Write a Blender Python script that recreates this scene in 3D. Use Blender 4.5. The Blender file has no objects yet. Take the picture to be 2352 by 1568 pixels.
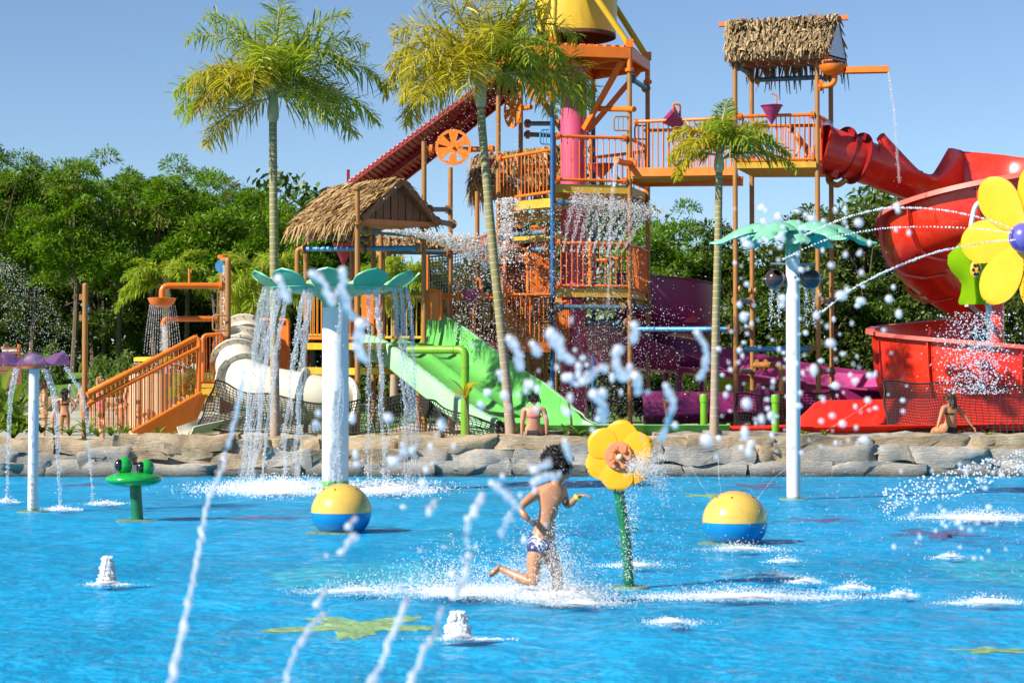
import bpy, math, random
import numpy as np
from mathutils import Vector, Matrix, Quaternion, noise as mnoise
random.seed(7); RNG = np.random.default_rng(7)
SC = bpy.context.scene
COL = SC.collection
R = math.radians
# ---------------------------------------------------------------- camera, sky, sun, exposure
PITCH = R(1.453); CAMZ = 1.8; LENS = 70.0; FPX = LENS/36*2352
cd = bpy.data.cameras.new('camera'); cam = bpy.data.objects.new('camera', cd); COL.objects.link(cam)
cam.location = (0, 0, CAMZ); cam.rotation_euler = (R(90)+PITCH, 0, 0)
cd.lens = LENS; cd.sensor_width = 36; cd.clip_end = 1500; cd.clip_start = .1
cd.dof.use_dof = True; cd.dof.focus_distance = 40; cd.dof.aperture_fstop = 4.0
SC.camera = cam
SUN = Vector((-.68, -.44, .585)).normalized()
w = bpy.data.worlds.new('World'); SC.world = w; w.use_nodes = True
nt = w.node_tree; bg = nt.nodes['Background']
sky = nt.nodes.new('ShaderNodeTexSky'); sky.sky_type = 'NISHITA'; sky.sun_disc = False
sky.sun_elevation = math.asin(SUN.z); sky.sun_rotation = math.atan2(SUN.x, SUN.y)
sky.altitude = 0; sky.air_density = .8; sky.dust_density = .08; sky.ozone_density = 3.6
nt.links.new(sky.outputs[0], bg.inputs[0]); bg.inputs[1].default_value = .071
sl = bpy.data.lights.new('sun', 'SUN'); so = bpy.data.objects.new('sun', sl); COL.objects.link(so)
sl.energy = 4.9; sl.angle = R(.53); sl.color = (1, .93, .82)
so.rotation_euler = SUN.to_track_quat('Z', 'Y').to_euler(); so.location = (-30, -10, 40)
SC.view_settings.view_transform = 'Standard'; SC.view_settings.look = 'None'
SC.view_settings.exposure = .97; SC.view_settings.gamma = 1; SC.view_settings.use_curve_mapping = False
SC.render.engine = 'CYCLES'
cy = SC.cycles; cy.use_denoising = True; cy.max_bounces = 8; cy.transparent_max_bounces = 24
cy.caustics_reflective = False; cy.caustics_refractive = False; cy.sample_clamp_indirect = 6
# ---------------------------------------------------------------- pixel -> place (the photograph measured at 2352 px width)
def P(u, v, Y):
    a = (u-1176)/FPX; b = (784-v)/FPX; c, s = math.cos(PITCH), math.sin(PITCH)
    t = Y/(c-b*s)
    return Vector((a*t, Y, CAMZ+t*(s+b*c)))
def G(u, v, z=0.0):
    a = (u-1176)/FPX; b = (784-v)/FPX; c, s = math.cos(PITCH), math.sin(PITCH)
    t = (z-CAMZ)/(s+b*c)
    return Vector((a*t, t*(c-b*s), z))
def PX(Y): return Y/FPX            # metres per pixel at depth Y
# ---------------------------------------------------------------- objects
def tag(o, label=None, cat=None, group=None, kind=None):
    if label: o['label'] = label
    if cat: o['category'] = cat
    if group: o['group'] = group
    if kind: o['kind'] = kind
    return o
def thing(name, label, cat, loc, group=None):
    o = bpy.data.objects.new(name, None); COL.objects.link(o); o.location = loc
    o.empty_display_size = .2
    return tag(o, label, cat, group)
def wloc(o):
    l = Vector(o.location)
    while o.parent: o = o.parent; l += Vector(o.location)
    return l
def finish(me, mat, smooth=True, ang=38):
    if mat is not None:
        for m in (mat if isinstance(mat, (list, tuple)) else [mat]): me.materials.append(m)
    if smooth:
        me.shade_smooth()
        try: me.set_sharp_from_angle(angle=R(ang))
        except Exception: pass
def npmesh(name, V, F, mat, parent=None, smooth=False, kind=None, origin=None):
    V = np.asarray(V, dtype=np.float64); F = np.asarray(F, dtype=np.int32)
    if parent is not None: org = np.array(wloc(parent))
    elif origin is not None: org = np.array(origin)
    else: org = np.array([(V[:,0].min()+V[:,0].max())/2, (V[:,1].min()+V[:,1].max())/2, V[:,2].min()])
    V = V-org
    me = bpy.data.meshes.new(name); n, k = F.shape
    me.vertices.add(len(V)); me.vertices.foreach_set('co', V.ravel().astype(np.float32))
    me.loops.add(n*k); me.loops.foreach_set('vertex_index', F.ravel())
    me.polygons.add(n); me.polygons.foreach_set('loop_start', np.arange(0, n*k, k, dtype=np.int32))
    me.polygons.foreach_set('loop_total', np.full(n, k, dtype=np.int32))
    me.update(calc_edges=True)
    finish(me, mat, smooth, 60)
    o = bpy.data.objects.new(name, me); COL.objects.link(o)
    if parent is not None: o.parent = parent
    else: o.location = org
    if kind: o['kind'] = kind
    return o
def frame(t):
    t = t.normalized()
    a = Vector((0, 0, 1)) if abs(t.z) < .9 else Vector((1, 0, 0))
    x = t.cross(a).normalized()
    return x, x.cross(t).normalized()
class MB:
    def __init__(s): s.v = []; s.f = []
    def add(s, vs, fs):
        o = len(s.v); s.v += [tuple(q) for q in vs]; s.f += [tuple(i+o for i in q) for q in fs]; return s
    def tube(s, pts, r, n=10, cap=True, closed=False):
        pts = [Vector(p) for p in pts]; m = len(pts)
        rs = r if isinstance(r, (list, tuple)) else [r]*m
        vs = []; fs = []; x = None
        for i, p in enumerate(pts):
            if closed: t = pts[(i+1) % m]-pts[i-1]
            else: t = pts[min(i+1, m-1)]-pts[max(i-1, 0)]
            if t.length < 1e-9: t = Vector((0, 0, 1))
            t.normalize()
            if x is None: x, y = frame(t)
            else:
                x = x-t*x.dot(t)
                x = x.normalized() if x.length > 1e-6 else frame(t)[0]
                y = x.cross(t).normalized()
            for k in range(n):
                a = 2*math.pi*k/n
                vs.append(p+(x*math.cos(a)+y*math.sin(a))*rs[i])
        for i in range(m if closed else m-1):
            j = (i+1) % m
            for k in range(n):
                l = (k+1) % n
                fs.append((i*n+k, i*n+l, j*n+l, j*n+k))
        if cap and not closed:
            fs.append(tuple(range(n-1, -1, -1))); fs.append(tuple(range((m-1)*n, m*n)))
        return s.add(vs, fs)
    def lathe(s, prof, c, axis=(0, 0, 1), n=24, cap=False):
        c = Vector(c); t = Vector(axis).normalized(); x, y = frame(t)
        vs = []; fs = []; m = len(prof)
        for (r, z) in prof:
            for k in range(n):
                a = 2*math.pi*k/n
                vs.append(c+t*z+(x*math.cos(a)+y*math.sin(a))*r)
        for i in range(m-1):
            for k in range(n):
                l = (k+1) % n
                fs.append((i*n+k, i*n+l, (i+1)*n+l, (i+1)*n+k))
        if cap:
            fs.append(tuple(range(n-1, -1, -1))); fs.append(tuple(range((m-1)*n, m*n)))
        return s.add(vs, fs)
    def ball(s, c, r, nu=16, nv=10, rot=None, f=None):
        c = Vector(c); r = r if isinstance(r, (tuple, list, Vector)) else (r, r, r)
        vs = []; fs = []
        for j in range(nv+1):
            th = math.pi*j/nv
            for i in range(nu):
                a = 2*math.pi*i/nu
                d = Vector((math.sin(th)*math.cos(a), math.sin(th)*math.sin(a), math.cos(th)))
                q = Vector((d.x*r[0], d.y*r[1], d.z*r[2]))
                if f: q = f(d, q)
                if rot is not None: q = rot @ q
                vs.append(c+q)
        for j in range(nv):
            for i in range(nu):
                k = (i+1) % nu
                fs.append((j*nu+i, (j+1)*nu+i, (j+1)*nu+k, j*nu+k))
        return s.add(vs, fs)
    def beam(s, a, b, w, h, up=(0, 0, 1)):
        a = Vector(a); b = Vector(b); t = (b-a).normalized(); u = Vector(up)
        x = t.cross(u)
        x = x.normalized() if x.length > 1e-6 else frame(t)[0]
        y = x.cross(t).normalized()
        vs = [p+x*sx*w/2+y*sy*h/2 for p in (a, b) for sx, sy in ((-1, -1), (1, -1), (1, 1), (-1, 1))]
        return s.add(vs, [(0, 1, 2, 3), (7, 6, 5, 4), (0, 4, 5, 1), (1, 5, 6, 2), (2, 6, 7, 3), (3, 7, 4, 0)])
    def box(s, lo, hi):
        x0, y0, z0 = lo; x1, y1, z1 = hi
        return s.beam(((x0+x1)/2, y0, (z0+z1)/2), ((x0+x1)/2, y1, (z0+z1)/2), abs(x1-x0), abs(z1-z0))
    def prism(s, poly, d):
        d = Vector(d); n = len(poly); poly = [Vector(p) for p in poly]
        vs = poly+[p+d for p in poly]
        fs = [tuple(range(n)), tuple(range(2*n-1, n-1, -1))]+[(i, i+n, (i+1) % n+n, (i+1) % n) for i in range(n)]
        return s.add(vs, fs)
    def grid(s, rows, wrap=False):
        m = len(rows); n = len(rows[0]); vs = [p for r in rows for p in r]
        fs = [(i*n+k, i*n+(k+1) % n, (i+1)*n+(k+1) % n, (i+1)*n+k) for i in range(m-1) for k in range(n if wrap else n-1)]
        return s.add(vs, fs)
    def build(s, name, mat, parent=None, smooth=True, kind=None, label=None, ang=38, origin=None):
        vs = [Vector(v) for v in s.v]
        if parent is not None: org = wloc(parent)
        elif origin is not None: org = Vector(origin)
        else:
            org = Vector(((min(v.x for v in vs)+max(v.x for v in vs))/2, (min(v.y for v in vs)+max(v.y for v in vs))/2, min(v.z for v in vs)))
        me = bpy.data.meshes.new(name); me.from_pydata([v-org for v in vs], [], s.f); me.update()
        import bmesh
        bm = bmesh.new(); bm.from_mesh(me); bmesh.ops.recalc_face_normals(bm, faces=bm.faces); bm.to_mesh(me); bm.free()
        finish(me, mat, smooth, ang)
        o = bpy.data.objects.new(name, me); COL.objects.link(o)
        if parent is not None: o.parent = parent
        else: o.location = org
        if kind: o['kind'] = kind
        if label: o['label'] = label
        return o
def T(pts, rpx=None, r=None, n=10, name='pipe', mat=None, parent=None, **k):
    q = [P(*p) if not isinstance(p, Vector) else p for p in pts]
    rr = r if r is not None else rpx*PX(q[0].y)
    return MB().tube(q, rr, n).build(name, mat, parent, **k)
def fillet(pts, rad, n=6):
    pts = [Vector(p) for p in pts]; out = [pts[0]]
    for i in range(1, len(pts)-1):
        a, b, c = pts[i-1], pts[i], pts[i+1]
        ra = min(rad, (a-b).length*.49); rc = min(rad, (c-b).length*.49)
        p0 = b+(a-b).normalized()*ra; p2 = b+(c-b).normalized()*rc
        for k in range(n+1):
            t = k/n; out.append(p0*(1-t)**2+b*2*t*(1-t)+p2*t*t)
    out.append(pts[-1]); return out
def spline(pts, n=8):
    pts = [Vector(p) for p in pts]; out = []
    for i in range(len(pts)-1):
        p0 = pts[max(i-1, 0)]; p1 = pts[i]; p2 = pts[i+1]; p3 = pts[min(i+2, len(pts)-1)]
        for k in range(n):
            t = k/n
            out.append(.5*((2*p1)+(p2-p0)*t+(2*p0-5*p1+4*p2-p3)*t*t+(3*p1-p0-3*p2+p3)*t**3))
    out.append(pts[-1]); return out
def copytree(o, parent=None, loc=None, rz=None):
    c = o.copy(); COL.objects.link(c)
    if parent is not None: c.parent = parent
    if loc is not None: c.location = loc
    if rz is not None: c.rotation_euler = (0, 0, rz)
    for ch in list(o.children): copytree(ch, c)
    return c
def flange(c, axis, r, mat, parent, t=.035, name='flange'):
    c = Vector(c); a = Vector(axis).normalized(); mb = MB()
    mb.lathe([(r*.5, -t), (r, -t), (r, -t*.1), (r*.96, 0), (r, t*.1), (r, t), (r*.5, t)], c, a, 16)
    x, y = frame(a)
    for k in range(6):
        an = k*math.pi/3; p = c+(x*math.cos(an)+y*math.sin(an))*r*.8
        mb.tube([p-a*t*1.7, p+a*t*1.7], r*.09, 6)
    return mb.build(name, mat, parent)
# ---------------------------------------------------------------- materials
def nodes(name):
    m = bpy.data.materials.new(name); m.use_nodes = True
    t = m.node_tree; return m, t, t.nodes, t.links, t.nodes['Principled BSDF']
def pm(name, col, rough=.4, var=.12, scale=4, bump=.0, bscale=30, dirt=None, dirt_amt=.3, coat=0, metal=0, streak=None, spec=.5):
    m, t, N, L, b = nodes(name)
    tc = N.new('ShaderNodeTexCoord'); n1 = N.new('ShaderNodeTexNoise'); n1.inputs['Scale'].default_value = scale; n1.inputs['Detail'].default_value = 6
    L.new(tc.outputs['Object'], n1.inputs['Vector'])
    mr = N.new('ShaderNodeMapRange'); mr.inputs[1].default_value = .3; mr.inputs[2].default_value = .7
    mr.inputs[3].default_value = 1-var; mr.inputs[4].default_value = 1+var; L.new(n1.outputs[0], mr.inputs[0])
    mx = N.new('ShaderNodeMix'); mx.data_type = 'RGBA'; mx.blend_type = 'MULTIPLY'; mx.inputs[0].default_value = 1
    mx.inputs[6].default_value = (*col, 1); L.new(mr.outputs[0], mx.inputs[7]); out = mx.outputs[2]
    if dirt:
        n2 = N.new('ShaderNodeTexNoise'); n2.inputs['Scale'].default_value = scale*2.3; n2.inputs['Detail'].default_value = 9; n2.inputs['Roughness'].default_value = .7
        if streak:
            mp = N.new('ShaderNodeMapping'); mp.inputs['Scale'].default_value = streak; L.new(tc.outputs['Object'], mp.inputs['Vector']); L.new(mp.outputs[0], n2.inputs['Vector'])
        else: L.new(tc.outputs['Object'], n2.inputs['Vector'])
        r2 = N.new('ShaderNodeMapRange'); r2.inputs[1].default_value = .52; r2.inputs[2].default_value = .75
        r2.inputs[3].default_value = 0; r2.inputs[4].default_value = dirt_amt; L.new(n2.outputs[0], r2.inputs[0])
        m2 = N.new('ShaderNodeMix'); m2.data_type = 'RGBA'; L.new(r2.outputs[0], m2.inputs[0]); L.new(out, m2.inputs[6]); m2.inputs[7].default_value = (*dirt, 1); out = m2.outputs[2]
    L.new(out, b.inputs['Base Color'])
    r3 = N.new('ShaderNodeMapRange'); r3.inputs[3].default_value = max(.03, rough-.1); r3.inputs[4].default_value = min(1, rough+.12); L.new(n1.outputs[0], r3.inputs[0]); L.new(r3.outputs[0], b.inputs['Roughness'])
    b.inputs['Metallic'].default_value = metal; b.inputs['Coat Weight'].default_value = coat; b.inputs['Coat Roughness'].default_value = .08
    b.inputs['Specular IOR Level'].default_value = spec
    if bump:
        n3 = N.new('ShaderNodeTexNoise'); n3.inputs['Scale'].default_value = bscale; n3.inputs['Detail'].default_value = 7; L.new(tc.outputs['Object'], n3.inputs['Vector'])
        bp = N.new('ShaderNodeBump'); bp.inputs['Strength'].default_value = bump; bp.inputs['Distance'].default_value = .05; L.new(n3.outputs[0], bp.inputs['Height']); L.new(bp.outputs[0], b.inputs['Normal'])
    return m
def leafmat(name, c1, c2, trans=.35, rough=.45, c3=None):
    m, t, N, L, b = nodes(name)
    g = N.new('ShaderNodeNewGeometry'); cr = N.new('ShaderNodeValToRGB'); L.new(g.outputs['Random Per Island'], cr.inputs[0])
    cr.color_ramp.elements[0].color = (*c1, 1); cr.color_ramp.elements[1].color = (*c2, 1)
    if c3: e = cr.color_ramp.elements.new(.93); e.color = (*c2, 1); cr.color_ramp.elements[2].color = (*c3, 1)
    tr = N.new('ShaderNodeBsdfTranslucent'); L.new(cr.outputs[0], b.inputs['Base Color'])
    hs = N.new('ShaderNodeHueSaturation'); hs.inputs['Value'].default_value = 1.5; hs.inputs['Saturation'].default_value = 1.05; L.new(cr.outputs[0], hs.inputs['Color']); L.new(hs.outputs[0], tr.inputs[0])
    ms = N.new('ShaderNodeMixShader'); ms.inputs[0].default_value = trans
    L.new(b.outputs[0], ms.inputs[1]); L.new(tr.outputs[0], ms.inputs[2]); L.new(ms.outputs[0], N['Material Output'].inputs[0])
    b.inputs['Roughness'].default_value = rough; b.inputs['Specular IOR Level'].default_value = .35
    return m
def clearmat(name, col, alpha, gloss=.15, trans=.5, rough=.08, bump=0, bscale=40, fres=1.0):
    """see-through film or aerated water: white/tinted scatter + clear pass + gloss"""
    m, t, N, L, b = nodes(name); N.remove(b)
    d = N.new('ShaderNodeBsdfDiffuse'); d.inputs[0].default_value = (*col, 1)
    tl = N.new('ShaderNodeBsdfTranslucent'); tl.inputs[0].default_value = (*col, 1)
    a1 = N.new('ShaderNodeMixShader'); a1.inputs[0].default_value = trans; L.new(d.outputs[0], a1.inputs[1]); L.new(tl.outputs[0], a1.inputs[2])
    tp = N.new('ShaderNodeBsdfTransparent'); tp.inputs[0].default_value = (*[.5+.5*c for c in col], 1)
    a2 = N.new('ShaderNodeMixShader'); a2.inputs[0].default_value = alpha; L.new(tp.outputs[0], a2.inputs[1]); L.new(a1.outputs[0], a2.inputs[2])
    gl = N.new('ShaderNodeBsdfGlossy'); gl.inputs['Roughness'].default_value = rough; gl.inputs[0].default_value = (1, 1, 1, 1)
    fr = N.new('ShaderNodeFresnel'); fr.inputs[0].default_value = 1.33
    ad = N.new('ShaderNodeMath'); ad.operation = 'ADD'; ad.use_clamp = True; ad.inputs[1].default_value = gloss; ng = N.new('ShaderNodeNewGeometry'); iv = N.new('ShaderNodeMath'); iv.operation = 'SUBTRACT'; iv.inputs[0].default_value = 1; L.new(ng.outputs['Backfacing'], iv.inputs[1])
    mf = N.new('ShaderNodeMath'); mf.operation = 'MULTIPLY'; L.new(fr.outputs[0], mf.inputs[0]); L.new(iv.outputs[0], mf.inputs[1]); m2 = N.new('ShaderNodeMath'); m2.operation = 'MULTIPLY'; m2.inputs[1].default_value = fres; L.new(mf.outputs[0], m2.inputs[0]); mf = m2; L.new(mf.outputs[0], ad.inputs[0])
    a3 = N.new('ShaderNodeMixShader'); L.new(ad.outputs[0], a3.inputs[0]); L.new(a2.outputs[0], a3.inputs[1]); L.new(gl.outputs[0], a3.inputs[2])
    L.new(a3.outputs[0], N['Material Output'].inputs[0])
    if bump:
        tc = N.new('ShaderNodeTexCoord'); n3 = N.new('ShaderNodeTexNoise'); n3.inputs['Scale'].default_value = bscale; n3.inputs['Detail'].default_value = 4; L.new(tc.outputs['Object'], n3.inputs['Vector'])
        bp = N.new('ShaderNodeBump'); bp.inputs['Strength'].default_value = bump; bp.inputs['Distance'].default_value = .03; L.new(n3.outputs[0], bp.inputs['Height'])
        for q in (d, gl, fr): L.new(bp.outputs[0], q.inputs['Normal'])
    return m
M = {}
RUST = (.16, .06, .025); GRIME = (.12, .1, .07)
M['orange'] = pm('orange_paint', (.64, .145, .006), .38, .1, 3, .05, 60, RUST, .25)
M['orange2'] = pm('orange_panel', (.66, .165, .008), .42, .1, 2, .05, 40, (.5, .13, .03), .4)
M['tan'] = pm('ochre_pole_paint', (.29, .13, .028), .42, .1, 2.5, .05, 60, RUST, .3)
M['yellow'] = pm('yellow_deck_paint', (.52, .31, .025), .45, .12, 3, .05, 50, RUST, .3)
M['yellow2'] = pm('yellow_bucket_paint', (.58, .38, .025), .35, .08, 2, .03, 40, (.45, .16, .02), .55, streak=(1.5, 1.5, .16))
M['yellow3'] = pm('yellow_strut_paint', (.60, .38, .02), .38, .08, 3)
M['rust'] = pm('rusted_steel', (.085, .03, .018), .8, .4, 5, .3, 40)
M['blue'] = pm('blue_pipe_paint', (.03, .20, .40), .38, .12, 3, .05, 60, (.3, .28, .24), .3)
M['navy'] = pm('dark_blue_pole_paint', (.006, .085, .24), .38, .12, 3, .05, 60, (.15, .14, .12), .2)
M['steelblue'] = pm('weathered_blue_pipe', (.055, .14, .21), .5, .2, 4, .1, 50, (.3, .26, .2), .4)
M['pink'] = pm('pink_tower_paint', (.50, .065, .15), .4, .08, 1.5, .03, 40, (.75, .25, .35), .3, streak=(2, 2, .2))
M['red'] = pm('red_fibreglass', (.58, .024, .008), .3, .1, 1.2, .02, 30, (.68, .13, .1), .28, coat=.25)
M['redrim'] = pm('faded_red_rim', (.52, .10, .075), .5, .08, 2)
M['darkred'] = pm('dark_red_steel', (.20, .005, .008), .42, .15, 3, .05, 50, (.26, .02, .02), .3)
M['purple'] = pm('purple_fibreglass', (.20, .018, .11), .35, .12, 1.5, .02, 30, (.16, .02, .09), .3)
M['pinkin'] = pm('faded_pink_fibreglass', (.40, .06, .21), .38, .1, 1.5, .02, 30)
M['funnel'] = pm('plum_funnel', (.26, .025, .11), .45, .1, 4)
M['funnelred'] = pm('crimson_funnel', (.48, .03, .07), .45, .1, 4)
M['green'] = pm('green_fibreglass', (.095, .36, .07), .32, .08, 1.2, .02, 30, (.2, .6, .16), .3, coat=.2)
M['mint'] = pm('faded_mint_gelcoat', (.23, .45, .25), .5, .08, 2, .02, 30, (.4, .65, .42), .3)
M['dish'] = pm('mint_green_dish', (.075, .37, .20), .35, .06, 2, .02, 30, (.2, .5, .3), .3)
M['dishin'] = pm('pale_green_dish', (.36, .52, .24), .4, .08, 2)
M['leafgreen'] = pm('mint_palm_leaf_paint', (.15, .40, .26), .4, .08, 2, .02, 30, (.22, .5, .36), .3)
M['stemgreen'] = pm('dark_green_paint', (.006, .13, .05), .3, .15, 4)
M['frog'] = pm('frog_green_gloss', (.01, .30, .04), .12, .05, 3, coat=.6)
M['lime'] = pm('lime_green_pipe_paint', (.125, .32, .01), .35, .1, 3, .03, 50, (.1, .25, .02), .3)
M['white'] = pm('white_post_paint', (.64, .65, .66), .35, .04, 1.5, .02, 30, (.42, .38, .28), .3, streak=(1.5, 1.5, .25))
M['cream'] = pm('cream_fibreglass', (.58, .54, .44), .35, .06, 1.5, .02, 30, (.5, .42, .28), .25)
M['ballyellow'] = pm('ball_yellow', (.60, .39, .075), .2, .04, 3, coat=.5, dirt=(.3, .16, .05), dirt_amt=.35)
M['ballblue'] = pm('ball_blue', (.004, .18, .46), .2, .06, 3, coat=.5)
M['petal'] = pm('flower_yellow', (.68, .335, .003), .35, .04, 3, .02, 40, (.8, .45, .02), .25)
M['violet'] = pm('violet_hub', (.10, .085, .36), .3, .08, 4)
M['face'] = pm('terracotta_face', (.52, .20, .09), .4, .08, 5)
M['knob'] = pm('orange_knob', (.6, .13, .02), .3, .05, 5)
M['button'] = pm('cream_button', (.75, .62, .3), .3, .05, 5)
M['coco'] = pm('coconut_brown', (.035, .018, .018), .18, .2, 5, coat=.5)
M['black'] = pm('black_gloss', (.008, .008, .01), .1, .05, 5, coat=.6)
M['net'] = pm('black_cargo_net', (.012, .012, .014), .8, .2, 5)
M['wood'] = pm('varnished_plank', (.17, .065, .026), .5, .2, 4, .15, 30, (.07, .025, .012), .7, streak=(9, 9, .5))
M['woodbeam'] = pm('brown_beam', (.22, .085, .035), .55, .15, 4, .1, 30)
M['orangebeam'] = pm('orange_beam_end', (.55, .17, .05), .5, .1, 4)
M['steel'] = pm('grey_steel', (.4, .42, .45), .35, .1, 5, metal=.7)
M['panelblue'] = pm('pale_gable_sheet', (.35, .42, .55), .4, .1, 3, 0, 30, (.2, .22, .28), .5)
M['cyan'] = pm('cyan_panel', (.02, .4, .6), .35, .05, 3)
M['sign'] = pm('sign_brown', (.17, .06, .025), .6, .15, 6)
M['signwhite'] = pm('sign_lettering', (.7, .68, .64), .5, .02, 5)
M['beigepad'] = pm('sandy_pad', (.45, .42, .27), .8, .1, 5)
M['pinkpatch'] = pm('pink_floor_paint', (.26, .20, .42), .7, .1, 4)
M['yellowpatch'] = pm('yellow_floor_paint', (.80, .74, .26), .7, .1, 4)
M['aquapatch'] = pm('aqua_floor_paint', (.06, .58, .78), .7, .1, 4)
M['violetpatch'] = pm('violet_floor_paint', (.01, .40, .74), .7, .1, 4)
M['column'] = pm('beige_render_column', (.50, .36, .23), .8, .08, 4, .1, 50)
M['skin'] = pm('warm_skin', (.40, .185, .095), .36, .08, 6, .02, 60, (.3, .12, .06), .2)
M['skin2'] = pm('pale_skin', (.42, .21, .125), .5, .06, 6, .02, 60)
M['hair'] = pm('black_hair', (.012, .009, .008), .45, .3, 20, .4, 90)
M['hairbrown'] = pm('brown_hair', (.045, .02, .012), .5, .3, 20, .4, 90)
M['hairblond'] = pm('blond_hair', (.45, .27, .11), .5, .2, 20, .4, 90)
M['swimblack'] = pm('black_swimwear', (.01, .01, .013), .7, .2, 8)
M['swimnavy'] = pm('navy_swimwear', (.012, .02, .07), .7, .2, 8)
M['swimpink'] = pm('pink_swimwear', (.75, .06, .28), .7, .1, 8)
M['swimorange'] = pm('orange_vest', (.85, .16, .01), .7, .1, 8)
M['swimteal'] = pm('teal_shirt', (.02, .22, .24), .7, .1, 8)
M['capnavy'] = pm('navy_cap', (.01, .03, .12), .7, .1, 8)
M['redband'] = pm('red_shorts_band', (.35, .03, .03), .7, .1, 8)
M['wristband'] = pm('yellow_wristband', (.8, .75, .05), .5, .05, 8)
M['drop'] = clearmat('water_drops', (.94, .95, .99), .64, .0, .5, .15)
M['spray'] = clearmat('spray_drops', (.95, .97, 1.0), .8, .1, .5, .1)
def foammat():
    m, t, N, L, b = nodes('white_foam'); N.remove(b); d = N.new('ShaderNodeBsdfDiffuse'); d.inputs[0].default_value = (.96, .97, .98, 1); tl = N.new('ShaderNodeBsdfTranslucent'); tl.inputs[0].default_value = (.96, .97, .98, 1)
    a = N.new('ShaderNodeMixShader'); a.inputs[0].default_value = .5; L.new(d.outputs[0], a.inputs[1]); L.new(tl.outputs[0], a.inputs[2]); L.new(a.outputs[0], N['Material Output'].inputs[0]); return m
M['foam'] = foammat()
M['stream'] = clearmat('falling_water', (.93, .95, .97), .16, .02, .5, .05, 1.0, 26, .5)
M['acrylicpurple'] = clearmat('purple_acrylic', (.48, .22, .44), .30, .0, .5, .2)
M['acryliclime'] = clearmat('lime_acrylic', (.36, .60, .01), .66, .0, .5, .3)
M['bubble'] = clearmat('clear_bubble', (.85, .75, .85), .4, .2, .5, .05, .6, 20)
# ---------------------------------------------------------------- special materials
def water_mat():
    m, t, N, L, b = nodes('pool_water'); N.remove(b)
    tc = N.new('ShaderNodeTexCoord')
    def nz(sc, map_, det):
        mp = N.new('ShaderNodeMapping'); mp.inputs['Scale'].default_value = map_; L.new(tc.outputs['Object'], mp.inputs['Vector'])
        n = N.new('ShaderNodeTexNoise'); n.inputs['Scale'].default_value = sc; n.inputs['Detail'].default_value = det; n.inputs['Distortion'].default_value = .6; L.new(mp.outputs[0], n.inputs['Vector']); return n.outputs[0]
    a = nz(3.2, (1, 1.5, 1), 4); c = nz(12, (1, 1.3, 1), 3)
    ad = N.new('ShaderNodeMath'); ad.operation = 'MULTIPLY_ADD'; L.new(c, ad.inputs[0]); ad.inputs[1].default_value = .35; L.new(a, ad.inputs[2])
    bp = N.new('ShaderNodeBump'); bp.inputs['Strength'].default_value = 1.0; bp.inputs['Distance'].default_value = .11; L.new(ad.outputs[0], bp.inputs['Height'])
    tp = N.new('ShaderNodeBsdfTransparent'); tp.inputs[0].default_value = (.72, .95, 1.0, 1)
    gl = N.new('ShaderNodeBsdfGlossy'); gl.inputs['Roughness'].default_value = .02; L.new(bp.outputs[0], gl.inputs['Normal'])
    fr = N.new('ShaderNodeFresnel'); fr.inputs[0].default_value = 1.33; L.new(bp.outputs[0], fr.inputs['Normal'])
    mm = N.new('ShaderNodeMath'); mm.operation = 'MULTIPLY'; mm.inputs[1].default_value = .62; L.new(fr.outputs[0], mm.inputs[0])
    ms = N.new('ShaderNodeMixShader'); L.new(mm.outputs[0], ms.inputs[0]); L.new(tp.outputs[0], ms.inputs[1]); L.new(gl.outputs[0], ms.inputs[2])
    L.new(ms.outputs[0], N['Material Output'].inputs[0]); return m
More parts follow.
